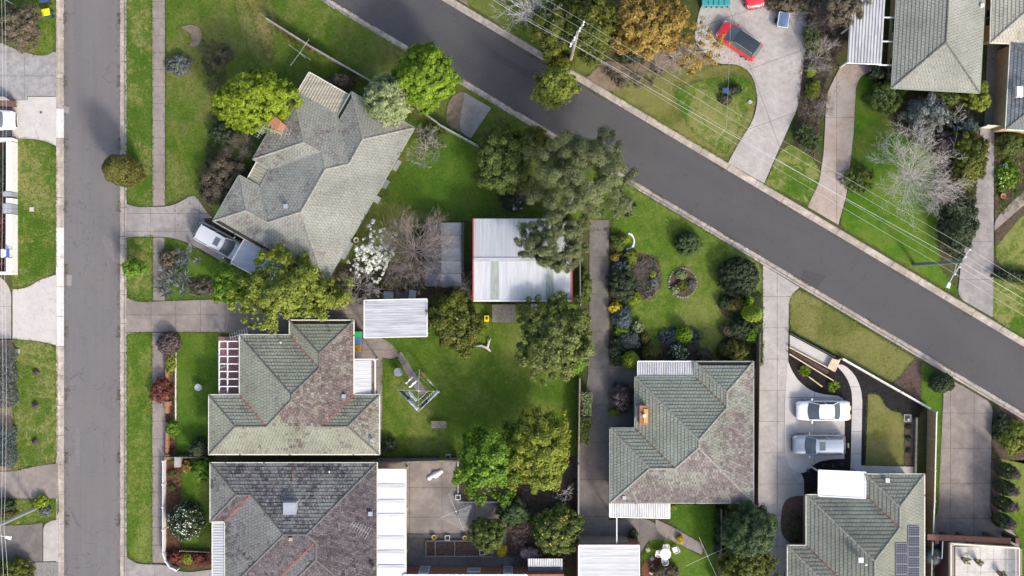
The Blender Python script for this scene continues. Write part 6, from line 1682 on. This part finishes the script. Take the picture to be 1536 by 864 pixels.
hoist('empty rotary clothesline with close wires over the concrete yard', 684, 767, (24, 29), 1.9, R(22), 'pale_metal', 9)
hoist('old thin rotary clothesline on the lawn by the feathery conifer', 1061, 834, (34, 31), 1.9, R(24), 'pale_metal', 0)
hoist('rotary clothesline with turquoise hub behind the cream sunroom', 450, 79, (24, 20), 2.0, R(55), 'pale_metal', 0, 'teal')
def round_thing(name, label, cat, x, y, prof, mat, n=18, part=None, sub=None):
    z = prof[-1][1]; b = P(x, y, z); t = thing(name, label, cat, (b.x, b.y, .01))
    MB().lathe((b.x, b.y, .01), prof, n).build(part or 'body', mat, t, True)
    if sub: MB().lathe((b.x, b.y, .01), sub[1], n).build(sub[0], sub[2], t, True)
    return t
round_thing('laundry_tub', 'white round laundry stand beside the diagonal back path', 'tub', 597, 558, [(.2, 0), (.24, .55), (.36, .6), (.37, .72)], 'white_plastic', 20, 'tub', ('rim', [(.33, .70), (.40, .71), (.40, .75), (.34, .755)], 'grey_plastic'))
round_thing('bird_bath', 'grey stone bird bath on the front lawn by the pergola', 'bird bath', 297, 581, [(.16, 0), (.08, .1), (.08, .5), (.3, .6), (.32, .66), (.27, .64)], 'roof_zinc', 18, 'basin', ('foot', [(.2, 0), (.2, .06), (.1, .1)], 'drive_grey'))
plain('terracotta', (0.36, 0.15, 0.07), 0.8); plain('pot_blue', (0.12, 0.2, 0.32), 0.5); plain('pot_ochre', (0.38, 0.26, 0.08), .8); plain('pot_brown', (0.15, 0.1, 0.08), .8)
pot_p = lambda r, h: [(r * .65, 0), (r * .9, h * .85), (r, h * .86), (r, h), (r * .86, h), (r * .8, h * .9)]
for x, y, r, h, m_, lb in ((651, 806, .24, .4, 'pot_ochre', 'ochre clay pot at the corner of the vegetable bed'), (697, 807, .22, .4, 'pot_ochre', 'ochre clay pot between vegetable bed and citrus tree'), (717, 757, .2, .35, 'pot_brown', 'dark pot at the end of the yard kerb'), (1508, 249, .22, .4, 'pot_blue', 'blue pot in the east garden bed'), (1505, 294, .24, .4, 'terracotta', 'terracotta pot at the bend of east garden path'),
        (652, 685, .17, .3, 'pot_brown', 'dark pot against the yard fence'), (534, 360, .25, .5, 'gutter_cream', 'cream round tub beside the angled house eave')):
    b = P(x, y, h); t = thing('flower_pot', lb, 'pot', (b.x, b.y, .01)); MB().lathe((b.x, b.y, .01), pot_p(r, h), 16).build('pot', m_, t, True)
    MB().lathe((b.x, b.y, h * .88), [(r * .8, 0), (r * .5, .02)], 12).build('soil', 'mulch_brown', t)
for x, y, lb in ((671, 807, 'white square planter beside the ochre pot'), (672, 686, 'white square planter against the yard fence'), (723, 829, 'white square planter below the citrus tree'), (687, 746, 'white slatted crate at the yard kerb')):
    b = P(x, y, .3); t = thing('planter', lb, 'planter', (b.x, b.y, .01)); s_ = .2
    for dx, dy, w_, d_ in ((-s_, 0, .05, .45), (s_, 0, .05, .45), (0, -s_, .35, .05), (0, s_, .35, .05)): MB().box((b.x + dx, b.y + dy, .17), (w_, d_, .32)).build('panel', 'white_paint', t)
    MB().box((b.x, b.y, .12), (.34, .34, .2)).build('soil', 'mulch_brown', t)
# terrace pots with plants
for i, (x, y, pal, lb) in enumerate(((1446, 839, 'sage', 'spiky pale green plant in a pot on the white terrace'), (1466, 842, 'olivegold', 'golden leafy plant in a pot on the white terrace'), (1500, 860, 'green', 'dark leafy plant in a pot by the terrace edge'))):
    b = P(x, y, 3.0); t = thing('potted_plant', lb, 'plant', (b.x, b.y, 2.75)); MB().lathe((b.x, b.y, 2.75), pot_p(.23, .42), 16).build('pot', 'pot_brown', t, True)
    crown(t, (b.x + .1, b.y - .05, 3.35), .3, .3, .28, pal, .07, .3, .6, .3, 300 + i, -.3, .4, 'leaves')
b = P(1448, 832, 2.8); t = thing('shovel', 'grey shovel lying on the white terrace', 'shovel', (b.x, b.y, 2.75))
MB().tube([P(1438.5, 825, 2.8), P(1447, 831, 2.8)], .025, 6).build('handle', 'galv', t); MB().prism([P(1447, 829.5, 2.8), P(1453, 831, 2.8), P(1452.5, 834.5, 2.8), P(1446, 833.5, 2.8)], 2.76, 2.79).build('blade', 'grey_plastic', t)
plain('tank_green', (0.035, 0.06, 0.055), 0.5)
b = P(1402, 836, 1.9); t = thing('water_tank', 'dark green water tank between timber fence and brick garages', 'tank', (b.x, b.y, 0))
MB().lathe((b.x, b.y, 0), [(.75, 0), (.78, .05), (.78, 1.75), (.6, 1.92), (.25, 1.98)], 26).build('barrel', 'tank_green', t, True)
MB().lathe((b.x, b.y, 1.97), [(.22, 0), (.22, .06), (.1, .08)], 14).build('hatch', 'dark_metal', t)
MB().tube([P(1414, 812, 2.6), P(1413, 838, 2.5), P(1406, 836, 2.2)], .05, 8).build('pipe', 'white_paint', t)
b = P(1398, 858, .5); t = thing('kayak', 'pale pinkish kayak leaning beside the water tank', 'kayak', (b.x, b.y, .02))
plain('kayak_pink', (0.45, 0.33, 0.30), .5)
vs = []; NK = 10
for i in range(NK + 1):
    f = i / NK; u = (f - .5) * 2.4; w_ = .34 * math.sin(math.pi * min(max(f, .02), .98)) ** .6
    for j in range(8):
        a = 2 * math.pi * j / 8; vs.append((b.x + w_ * math.cos(a), b.y + u - .3, .25 + .18 * math.sin(a)))
hull = MB().mesh(vs, [(i * 8 + j, i * 8 + (j + 1) % 8, (i + 1) * 8 + (j + 1) % 8, (i + 1) * 8 + j) for i in range(NK) for j in range(8)]).build('hull', 'kayak_pink', t, True)
MB().lathe((b.x, b.y, .40), [(.2, 0), (.2, .04), (.15, .05)], 14).build('cockpit', 'dark_metal', t); MB().tube([(b.x - .3, b.y - .6, .46), (b.x + .35, b.y + .7, .46)], .02, 6).build('paddle', 'white_paint', t)
# white sculpture, table, log, crates on the lawns
b = P(652, 713, .3); t = thing('garden_sculpture', 'white organic sculpture lying on the concrete yard', 'sculpture', (b.x, b.y, .03))
mb = MB()
for dx, dy, r in ((-.5, -.28, .22), (-.25, -.1, .2), (.05, .02, .33), (.3, .15, .26), (.55, .3, .2)):
    mb.lathe((b.x + dx, b.y + dy, .03), [(r * .7, 0), (r, r * .35), (r * .75, r * .8), (r * .2, r)], 14)
t2 = mb.build('body', 'white_plastic', t, True)
MB().lathe((b.x + .05, b.y + .02, .34), [(.12, 0), (.12, .05), (.05, .06)], 12).build('knob', 'white_paint', t)
def plank_table(label, x, y, w_, d_, h, n, mat, name='garden_bench', cat='bench', ang=0):
    b = P(x, y, h); t = thing(name, label, cat, (b.x, b.y, .02)); m = Matrix.Rotation(ang, 3, 'Z')
    for k in range(n):
        v = m @ Vector((0, -d_ / 2 + d_ * (k + .5) / n, 0)); MB().box((b.x + v.x, b.y + v.y, h), (w_, d_ / n * .86, .05), ang).build('plank', mat, t)
    for sx in (-1, 1):
        for sy in (-1, 1):
            v = m @ Vector((sx * w_ * .42, sy * d_ * .38, 0)); MB().box((b.x + v.x, b.y + v.y, h / 2), (.07, .07, h - .04), ang).build('leg', mat, t)
    return t
plain('weathered_wood', (0.20, 0.175, 0.15), .9, var=.3, scale=5); plain('timber', (0.34, 0.22, 0.11), .85, var=.2, scale=4); plain('pale_timber', (0.5, 0.40, 0.27), .8, var=.15, scale=4)
plank_table('weathered wooden bench on the shaded back lawn', 658, 637, 1.35, .65, .5, 4, 'weathered_wood')
b = P(755, 471, .8); t = thing('pallet_stack', 'weathered upright wooden pallet roof below the white shed', 'pallet', (b.x, b.y, 0))
for k in range(12):
    x0 = 738.5 + k * 2.95
    pts = [P(x0, 457, 1.3), P(x0 + 2.5, 457, 1.3), P(x0 + 2.5, 484, 1.1), P(x0, 484 - random.uniform(0, 1.5), 1.1)]
    MB().hexa([p_ - Vector((0, 0, .05)) for p_ in pts], pts).build('plank', 'weathered_wood', t)
posts(t, [(740, 459), (771, 459), (740, 482), (771, 482)], 1.05, .05, 'weathered_wood')
b = P(730, 478, .5); t = thing('crate', 'yellow plastic crate beside the wooden pallet', 'crate', (b.x, b.y, .02))
MB().box((b.x, b.y, .27), (.42, .55, .5)).build('body', 'bin_yellow', t); MB().box((b.x, b.y + .05, .53), (.2, .25, .03)).build('handle_slot', 'trim_black', t)
b = P(731, 517, .2); t = thing('driftwood', 'bleached forked driftwood log on the back lawn', 'log', (b.x, b.y, .02))
MB().tube([P(713, 519, .15), P(722, 518, .2), P(731, 522, .18), P(736, 527, .12)], [.07, .1, .14, .07], 7).build('log', 'bark_pale', t, True)
MB().tube([P(731, 522, .18), P(733, 514, .22), P(731, 508, .15)], [.12, .1, .06], 7).build('branch', 'bark_pale', t, True)
MB().tube([P(733, 515, .2), P(736, 508, .3)], [.07, .04], 6).build('branch', 'bark_pale', t, True)
b = P(801, 461, .7); t = thing('air_conditioner', 'grey air-conditioning unit behind the white shed', 'air conditioner', (b.x, b.y, .02))
MB().box((b.x, b.y, .4), (.55, .6, .75)).build('case', 'roof_zinc', t); MB().lathe((b.x, b.y, .775), [(.2, 0), (.2, .03), (.05, .035)], 14).build('fan', 'grey_plastic', t)
for i, (x, y, w_, d_, m_, lb) in enumerate(((582, 443, .9, .7, 'grey_plastic', 'dark grey metal cabinet lying behind the white carport'), (602, 442, 1.2, .6, 'mulch_brown', 'brown box stacked behind the white carport'), (618, 442, .6, .8, 'roof_bluegrey', 'blue-grey metal sheet stack behind the white carport'))):
    b = P(x, y, .8); t = thing('scrap_stack', lb, 'junk', (b.x, b.y, .02))
    MB().box((b.x, b.y, .35), (w_, d_, .65), R(random.uniform(-8, 8))).build('box', m_, t); MB().box((b.x + .05, b.y - .05, .70), (w_ * .9, d_ * .8, .05), R(random.uniform(-12, 12))).build('cover', 'roof_bluegrey' if i != 1 else 'dark_metal', t)
b = P(775, 306, 1.2); t = thing('garden_shelter', 'small white and red covered box under the bare tree near the shed', 'box', (b.x, b.y, .02))
MB().prism([P(765, 303, .8), P(780, 298, .8), P(784, 312, .8), P(770, 316, .8)], .02, .75).build('box', 'white_paint', t)
MB().prism([P(768, 301, .9), P(773, 299, .9), P(774, 305, .9), P(769, 306, .9)], .76, .83).build('lid', 'trim_red', t)
# long pieces along the south-east wall of the angled house
for i, (x, y, w_, d_, h, m_, lb) in enumerate(((565, 299, .4, .6, .7, 'pale_metal', 'white air-conditioner box by the wall of the angled house'), (578, 276, .4, .8, .5, 'grey_plastic', 'grey box against the wall of the angled house'), (595, 248, .3, 1.0, .6, 'galv', 'pale metal locker against the wall of the angled house'), (519, 375, .5, 1.6, .5, 'pale_metal', 'pale metal frame leaning by the wall near the blossom tree'))):
    b = P(x, y, h); t = thing('utility_box', lb, 'box', (b.x, b.y, .02))
    MB().box((b.x, b.y, h / 2), (w_, d_, h - .05), R(-30)).build('case', m_, t); MB().box((b.x, b.y, h), (w_ * 1.08, d_ * 1.05, .05), R(-30)).build('lid', m_, t)
# vegetable bed
b = P(690, 822, .3); t = thing('vegetable_bed', 'timber-framed vegetable bed with dark soil in the yard', 'garden bed', (b.x, b.y, .02))
MB().prism([P(639, 812), P(736, 812), P(736, 833), P(639, 833)], .03, .2).build('soil', 'mulch_brown', t)
for a, c_ in (((639, 811), (738, 811)), ((639, 834), (738, 834)), ((639, 811), (639, 834)), ((653, 812), (653, 833)), ((682, 812), (682, 833)), ((738, 811), (738, 834))): MB().bar(P(*a, .16), P(*c_, .16), .1, .28).build('board', 'weathered_wood', t)
b = P(708, 753, .2); t = thing('yard_kerb', 'pale concrete edging between yard and bare soil', 'edging', (b.x, b.y, 0))
for a, c_ in (((687, 687), (687, 752)), ((687, 753), (725, 753)), ((725, 753), (760, 753))): MB().bar(P(*a, .1), P(*c_, .1), .12, .2).build('edging', 'drive_light', t)
# small boxes and drains on verges
def pit(label, x, y, s_, mat, cat='pit lid'):
    b = P(x, y); t = thing('pit_lid', label, cat, (b.x, b.y, .02)); MB().box((b.x, b.y, .05), (s_, s_, .06)).build('frame', 'drive_light', t); MB().box((b.x, b.y, .083), (s_ * .78, s_ * .78, .02)).build('cover', mat, t)
pit('square pale pit lid in the long west verge', 48, 314, .42, 'drive_white'); pit('square concrete pit lid on west lawn by the new driveway', 27, 527, .42, 'drive_light'); pit('small dark drain in the new white driveway', 62, 169, .22, 'dark_metal'); pit('small pale pit lid near the brick pillar of the new driveway', 25, 156, .3, 'drive_white')
pit('sandstone-coloured pit lid on the narrow lawn beside the timber fence', 1398, 629, .7, 'drive_tan'); pit('grey service pit with round meter beside the small dry lawn', 1361, 627, .66, 'dark_metal')
round_thing('water_meter', 'round grey meter on the service pit', 'meter', 1363, 629, [(.12, .09), (.12, .2), (.05, .22)], 'roof_zinc', 12, 'dial')
def rock(label, x, y, r, mat='white_paint'):
    b = P(x, y); mb = MB(); n = 9; rd = random.Random(int(x)); vs = []
    for k in range(n): a = 2 * math.pi * k / n; q = r * rd.uniform(.75, 1.15); vs.append((b.x + math.cos(a) * q, b.y + math.sin(a) * q * .8, .02))
    vs += [(b.x + (v[0] - b.x) * .65, b.y + (v[1] - b.y) * .65, r * rd.uniform(.7, .95)) for v in vs]
    mb.mesh(vs, [(k, (k + 1) % n, n + (k + 1) % n, n + k) for k in range(n)] + [tuple(range(n, 2 * n))])
    tag(mb.build('rock', mat, None, False, (b.x, b.y, .02)), label, 'rock')
rock('pale grey rock on the dry front lawn', 1124, 153, .26, 'roof_zinc'); rock('small pale stone by the brick fence pier', 286, 684, .14)
b = P(1090, 135, .5); t = thing('wheelbarrow', 'dark wheelbarrow tipped on the dry front lawn', 'wheelbarrow', (b.x, b.y, .02))
MB().hexa([P(1086, 138, .2), P(1095, 138, .2), P(1095, 133, .2), P(1086, 133, .2)], [P(1084, 140, .5), P(1097, 139, .5), P(1097, 131, .5), P(1084, 132, .5)]).build('tray', 'bin_navy', t)
for yy in (133, 138): MB().tube([P(1095, yy, .35), P(1107, yy + 1, .45)], .025, 6).build('handle', 'timber', t)
q = P(1082, 135, .2); MB().tube([q - Vector((0, .05, 0)), q + Vector((0, .05, 0))], .19, 12).build('wheel', 'rubber', t)
# stepping stones and small slabs
for i, (x, y) in enumerate(((972, 825), (978, 838), (979, 849), (977, 859))):
    b = P(x, y); o = MB().box((b.x, b.y, .05), (.33, .33, .05), R(30 + 9 * i)).build('stepping_stone', 'drive_light', None, False, (b.x, b.y, .03)); tag(o, 'square stepping stone in red mulch beside the white garage', 'paving stone', 'stepping stones by the white garage')
for i, (x, y) in enumerate(((1275, 612), (1275, 625), (1272, 668))):
    b = P(x, y); o = MB().box((b.x, b.y, .07), (.14, .42, .08)).build('timber_offcut', 'pale_timber', None, False, (b.x, b.y, .03)); tag(o, 'short pale timber offcut on the black mulch beside the parked cars', 'timber', 'timber offcuts on the mulch')

# ------------------------------------------------------------------ fences and walls
def fence(label, pts, h, mat, name='fence', panel=2.4, thick=.05, post='same', cat='fence', cap=None, pw=.09, cover=None):
    pp = [P(*p) for p in pts]; c = sum(pp, Vector()) / len(pp); t = thing(name, label, cat, (c.x, c.y, 0))
    for a, b in zip(pp[:-1], pp[1:]):
        d = b - a; L = d.length; d.normalize(); n = max(1, round(L / panel))
        for k in range(n):
            p, q = a + d * (L * k / n + .05), a + d * (L * (k + 1) / n - .05)
            MB().bar(p + Vector((0, 0, h / 2)), q + Vector((0, 0, h / 2)), thick, h - .06 + random.uniform(-.02, .02)).build('panel', mat, t)
            MB().box(a + d * (L * k / n) + Vector((0, 0, h / 2)), (pw, pw, h + .04), math.atan2(d.y, d.x)).build('post', mat if post == 'same' else post, t)
            if cap: MB().bar(p + Vector((0, 0, h)), q + Vector((0, 0, h)), thick + .08, .05).build('capping', cap, t)
    return t
plain('fence_grey', (0.21, 0.195, 0.18), .6, var=.25); plain('fence_green', (0.06, 0.075, 0.06), .7); plain('fence_wood', (0.17, 0.14, 0.11), .9, var=.35, scale=5)
fence('grey metal fence running behind the cream sunroom', [(405, 34), (470, 75), (560, 127)], 1.5, 'fence_grey', cap='fence_grey')
fence('grey fence with white gate rails below the lime-green tree', [(628, 166), (660, 190)], 1.5, 'fence_grey', cap='fence_grey')
fence('white metal gate panels beside the concrete crossover of the diagonal street', [(660, 190), (722, 224)], 1.5, 'pale_metal', name='gate', panel=1.9, cat='gate')
bed([(672, 150), (694, 134), (712, 150), (704, 205), (668, 188)], 'dirt', 'dirt_patch')
paving('crossover', [(697, 139), (737, 162), (706, 208), (688, 197)], 'drive_grey', (1.7, 3.0), R(-30))
fence('dark timber fence between the two tiled houses and the concrete yard', [(400, 690), (560, 690), (692, 686)], 1.7, 'fence_wood', cap='fence_wood')
fence('grey timber fence along the dark driveway beside the shed', [(868, 340), (869, 460)], 1.7, 'fence_grey')
fence('weathered timber fence between back lawn and dark driveway', [(868, 565), (866, 690)], 1.7, 'fence_wood', cap='fence_wood')
fence('grey timber fence between bare soil garden and dark driveway', [(866, 692), (866, 812)], 1.7, 'fence_grey', cap='fence_grey')
fence('thin wire fence behind the white carport', [(440, 448), (545, 447)], 1.5, 'fence_green', thick=.03)
fence('dark fence beside the pale driveway and the lichen roof', [(1134, 500), (1131, 756)], 1.5, 'fence_wood')
fence('dark fence between back lawn and feathery conifer', [(1078, 760), (1076, 880)], 1.5, 'fence_wood')
fence('pale fence across the side of the slate roof house', [(1469, 192), (1508, 194)], 1.6, 'gutter_cream')
fence('low white picket fence beside footpath of the charcoal house', [(249, 690), (249, 826)], .9, 'white_paint', panel=2.2, thick=.06, pw=.14)
# curved white wall at the driveway of the charcoal house
fence('curved low white wall at the entrance of the charcoal house driveway', [(249, 827), (252, 838), (259, 848), (270, 853)], .8, 'white_paint', name='garden_wall', cat='wall', panel=.8, thick=.12)
plain('retaining_white', (0.56, 0.54, 0.50), .7)
fence('white retaining wall between verge lawn and black mulch', [(1262, 538), (1392, 612)], .7, 'retaining_white', name='retaining_wall', cat='wall', panel=2.6, thick=.14, pw=.16)
fence('long dark wood panel at the foot of the verge lawn', [(1184, 500), (1252, 536)], .5, 'dark_metal', name='edging_wall', cat='wall', panel=2.4)
b = P(1220, 525); t = thing('timber_stairs', 'pale landing with slatted timber bridge and rails beside the verge', 'deck', (b.x, b.y, 0))
MB().prism([P(1184, 502), P(1250, 537), P(1243, 553), P(1184, 520)], .05, .16).build('landing', 'drive_white', t)
MB().prism([P(1184, 523), P(1243, 556), P(1240, 562), P(1184, 530)], .05, .12).build('gravel', 'mulch_brown', t)
for k in range(6):
    f = k / 5; MB().bar(P(1249 + 9 * f, 538 + 2 * f, .5), P(1242 + 9 * f, 552 + 3 * f, .5), .1, .05).build('slat', 'pale_timber', t)
for a, c_ in (((1184, 521), (1252, 557)), ((1184, 531), (1250, 571)), ((1213, 565), (1233, 580)), ((1252, 557), (1260, 538))): MB().bar(P(*a, .35), P(*c_, .35), .09, .2).build('rail', 'pale_timber', t)
tf = thing('timber_fence', 'tall tan timber fence with stepped white caps along the narrow lawn', 'fence', tuple(P(1388, 730)))
ya = [(1391, 614), (1390, 656), (1389, 700), (1388, 745), (1386, 790), (1384, 835), (1383, 880)]
for k in range(6):
    a, c_ = P(*ya[k]), P(*ya[k + 1]); d = (c_ - a).normalized()
    for j in range(9):
        z = .12 + j * .2; MB().bar(a + Vector((0, 0, z)) + d * .04, c_ + Vector((0, 0, z)) - d * .04, .03, .185).build('rail_board', 'timber', tf)
    MB().box((a.x + .05, a.y, 1.0), (.1, .1, 2.0)).build('post', 'pale_timber', tf); MB().bar(a + Vector((0, 0, 1.94)), c_ + Vector((0, 0, 1.94)), .1, .06).build('capping', 'gutter_cream', tf)
fence('low pale sleeper wall inside the tan timber fence', [(1373, 626), (1371, 714)], .4, 'roof_cream', name='sleeper_wall', cat='wall', thick=.16)
# brick front fence of house B
bf = thing('brick_fence', 'low orange brick front fence beside the footpath', 'fence', tuple(P(250, 600)))
for k in range(12):
    y0 = 528 + k * 13.2; 
    if 612 < y0 < 640 and k % 2: continue
    MB().prism([P(248.5, y0 + .3, .5), P(252.5, y0 + .3, .5), P(252.5, y0 + 12.9, .5), P(248.5, y0 + 12.9, .5)], 0, .55 + random.uniform(-.01, .02)).build('brick_course', 'brick_orange', bf)
for y in (527, 606, 686): MB().prism([P(247, y - 3.5, .7), P(254, y - 3.5, .7), P(254, y + 3.5, .7), P(247, y + 3.5, .7)], 0, .75).build('pier', 'brick_orange', bf)
fence('cream low edging wall between front lawn and brown bed', [(264.5, 520), (264.5, 640)], .25, 'gutter_cream', name='edging_wall', cat='wall', thick=.1, pw=.1)
fence('dark hedge-backed fence between the two front lawns', [(253, 684), (314, 684)], .9, 'fence_wood')
fence('dark low fence above the crimson bushes', [(273, 824), (317, 826)], .6, 'fence_wood')
b = P(267, 693, .8); t = thing('letterbox', 'sandstone letterbox pier in the front garden', 'letterbox', (b.x, b.y, 0)); MB().box((b.x, b.y, .45), (.45, .8, .9)).build('pier', 'drive_tan', t); MB().box((b.x, b.y, .93), (.55, .9, .07)).build('cap', 'drive_light', t)
# white masonry front wall of the west house with a for-sale style board
ww = thing('front_wall', 'white rendered front wall with gaps along the west verge', 'wall', tuple(P(12, 300)))
for y0, y1 in ((212, 288), (297, 306), (321, 408)): MB().prism([P(9, y0, 1.1), P(17.5, y0, 1.1), P(17.5, y1, 1.1), P(9, y1, 1.1)], 0, 1.1).build('wall_section', 'white_paint', ww)
for y in (209, 410): MB().prism([P(-90, y - 2.5, 1.1), P(17.5, y - 2.5, 1.1), P(17.5, y + 2, 1.1), P(-90, y + 2, 1.1)], 0, 1.12).build('return_wall', 'white_paint', ww)
for y in (288.5, 306.5, 314): MB().prism([P(5, y - 1.2, 1.1), P(17.5, y - 1.2, 1.1), P(17.5, y + 6, 1.1), P(5, y + 6, 1.1)], 0, 1.16).build('pier', 'roof_bluegrey', ww)
plain('sign_blue', (0.03, 0.07, 0.24), .4); plain('sign_white', (0.75, 0.78, 0.82), .4)
sg = thing('signboard', 'blue and white estate signboard fixed on two posts over the white wall', 'sign', tuple(P(10, 380)))
c4 = [P(1.5, 373.5, 1.9), P(14, 373.5, 1.35), P(14, 386.5, 1.35), P(1.5, 386.5, 1.9)]
MB().hexa([v - Vector((0, 0, .03)) for v in c4], c4).build('board', 'sign_blue', sg)
LB = lambda s_, t_: c4[0].lerp(c4[1], s_).lerp(c4[3].lerp(c4[2], s_), t_) + Vector((0, 0, .012))
for s0, s1, t0, t1 in ((.0, .36, .04, .96), (.42, .47, .1, .9), (.52, .60, .12, .45), (.52, .60, .52, .8)): MB().mesh([LB(s0, t0), LB(s1, t0), LB(s1, t1), LB(s0, t1)], [(0, 1, 2, 3)]).build('sign_panel', 'sign_white', sg)
for tt in (.12, .24, .36, .5, .62, .74, .86):
    MB().mesh([LB(.10, tt - .045), LB(.30, tt - .045), LB(.30, tt + .03), LB(.10, tt + .03)], [(0, 1, 2, 3)]).build('lettering', 'sign_blue', sg).location.z += .004
for y in (373.5, 386.5): MB().tube([P(18, y, 0), P(18, y, 1.3), P(13, y, 1.36)], .035, 6).build('post', 'bin_navy', sg)
b = P(8, 148, 1.0); t = thing('brick_pillar', 'low brown brick wall with pale cap by the new white driveway', 'wall', (b.x, b.y, 0)); MB().prism([P(-60, 146, 1), P(17, 150, 1), P(17, 158, 1), P(-60, 158, 1)], 0, .9).build('bricks', 'brick_brown', t); MB().prism([P(-60, 144, 1), P(6, 145, 1), P(14, 150, 1), P(-60, 152, 1)], .91, 1.0).build('cap', 'drive_light', t)
fence('white plank fence at the corner lawn by the olive bushy tree', [(2, -4), (26, 10)], .7, 'white_paint', panel=1.0, thick=.05)
fence('pale plank fence near the yellow bin', [(42, 16), (60, 28)], .6, 'drive_tan', panel=.8, thick=.06)
b = P(1136, 1, .2); t = thing('timber_edge', 'cream timber edging by the head of the drive', 'edging', (b.x, b.y, 0)); MB().bar(P(1131, 4, .1), P(1141, -3, .1), .12, .2).build('board', 'gutter_cream', t)
# stone ring and stone rims in the garden
def ring(label, x, y, rx, ry, n, s_, mat, a0=0, a1=6.283, name='stone_edging'):
    b = P(x, y); t = thing(name, label, 'edging', (b.x, b.y, 0))
    for k in range(n):
        a = a0 + (a1 - a0) * (k + .5) / n; q = P(x + rx * math.cos(a), y + ry * math.sin(a)); sz = s_ * random.uniform(.7, 1.2)
        MB().lathe((q.x, q.y, .02), [(sz, 0), (sz * .95, sz * .6), (sz * .5, sz * .95)], 7).build('stone', mat, t)
ring('ring of grey-brown stones around the small round bed', 1024, 424, 21, 22, 34, .11, 'drive_brown')
ring('white stone arc around the yellow ball shrub', 941, 362, 10, 12, 16, .11, 'white_paint', -1.4, 1.7)
ring('curved brick-red rim of the kidney-shaped bed', 965, 415, 23, 34, 24, .11, 'brick_brown', -.9, 1.6)
# ------------------------------------------------------------------ poles, lamps and wires
plain('pole_wood', (0.24, 0.21, 0.18), .9, var=.25, scale=4); plain('wire_pale', (0.55, 0.56, 0.56), .4, .4); plain('pole_green', (0.12, 0.16, 0.14), .6)
def pole(label, foot, h, arm_dir, arm_len, mat, arms=(0.0,), lamp=None, name='power_pole'):
    b = P(*foot); t = thing(name, label, 'pole', (b.x, b.y, 0))
    MB().tube([(b.x, b.y, 0), (b.x, b.y, h)], [.17, .12], 10).build('shaft', mat, t)
    d = Vector((arm_dir[0], -arm_dir[1], 0)).normalized(); att = []
    for k, dz in enumerate(arms):
        c_ = Vector((b.x, b.y, h - .25 - dz)); MB().bar(c_ - d * arm_len / 2, c_ + d * arm_len / 2, .08, .09).build('crossarm', 'galv', t)
        for f in (-.48, -.2, .2, .48):
            q = c_ + d * arm_len * f; MB().lathe((q.x, q.y, q.z + .05), [(.05, 0), (.08, .06), (.05, .1), (.07, .15), (.03, .2)], 10).build('insulator', 'white_plastic', t)
            if k == 0: att.append(q + Vector((0, 0, .24)))
    if lamp:
        q = P(*lamp[:2], h - 1.0); s_ = Vector((b.x, b.y, h - 1.1)); MB().tube([s_, s_.lerp(q, .6) + Vector((0, 0, .25)), q], .04, 7).build('lamp_arm', 'pale_metal', t)
        dd = (q - s_); dd.z = 0; dd.normalize(); e = q + dd * .45
        MB().hexa([q + Vector((-dd.y, dd.x, -.1)) * .12, q - Vector((-dd.y, dd.x, .1)) * .12, e - Vector((-dd.y, dd.x, .1)) * .17, e + Vector((-dd.y, dd.x, -.1)) * .17],
                  [q + Vector((-dd.y, dd.x, 1)) * .1, q - Vector((-dd.y, dd.x, -1)) * .1, e - Vector((-dd.y, dd.x, -1)) * .14, e + Vector((-dd.y, dd.x, 1)) * .14]).build('lamp_head', 'white_plastic', t)
    return t, att
p1, a1_ = pole('timber power pole with white insulators among the trees by the diagonal street', (855, 93), 10.2, (-.51, .86), 2.1, 'pole_wood', (0, .8))
p2, a2_ = pole('grey-green power pole with street lamp by the long concrete drive', (1371, 397), 9.6, (-.51, .86), 2.4, 'pole_green', (0,), (1424, 424))
p3, a3_ = pole('grey power pole with street lamp on the small west lawn', (54, 762), 9.4, (-.9, .3), 1.8, 'galv', (0,), (9, 805))
def wire(label, pts, sag, group, r=.0075):
    full = []
    for a, b in zip(pts[:-1], pts[1:]):
        for k in range(12):
            f = k / 12; q = Vector(a).lerp(Vector(b), f); q.z -= sag * 4 * f * (1 - f); full.append(q)
    full.append(Vector(pts[-1])); m_ = full[len(full) // 2]
    tag(MB().tube(full, r, 4).build('power_line', 'wire_pale', None, False, tuple(m_)), label, 'wire', group)
dv = (sum(a2_, Vector()) - sum(a1_, Vector())) / 4
lbs = ('outer north', 'inner north', 'inner south', 'outer south')
ordn = sorted(range(4), key=lambda k: -a1_[k].y); ordm = sorted(range(4), key=lambda k: -a2_[k].y)
for k in range(4):
    A_, B_ = a1_[ordn[k]], a2_[ordm[k]]
    wire('pale overhead power line, %s strand of four along the diagonal street' % lbs[k], [A_ - dv * .8, A_, B_, B_ + dv * .8], .45, 'power lines along the diagonal street')
wire('thicker pale cable slung below the four power lines', [P(740, 0, 8.9), P(866, 70, 8.9), P(1448, 396, 8.6), P(1700, 540, 8.6)], .5, 'power lines along the diagonal street', .014)
wire('service cable from the power lines to the house behind the red car', [P(1073, 213, 8.7), P(1090, 190, 8.5), P(1094, 90, 5.5), P(1098, -20, 3.6)], .05, 'service cables', .010)
for k, dx in enumerate((-3, 2)): wire('overhead line running along the west gardens, %s of the pair' % ('outer', 'inner')[k], [P(4 + dx, -60, 9.2), P(5 + dx, 420, 8.9), P(4 + dx, 795, 9.2), P(8 + dx * 1.6, 940, 9.1)], .3, 'west power lines', .010)
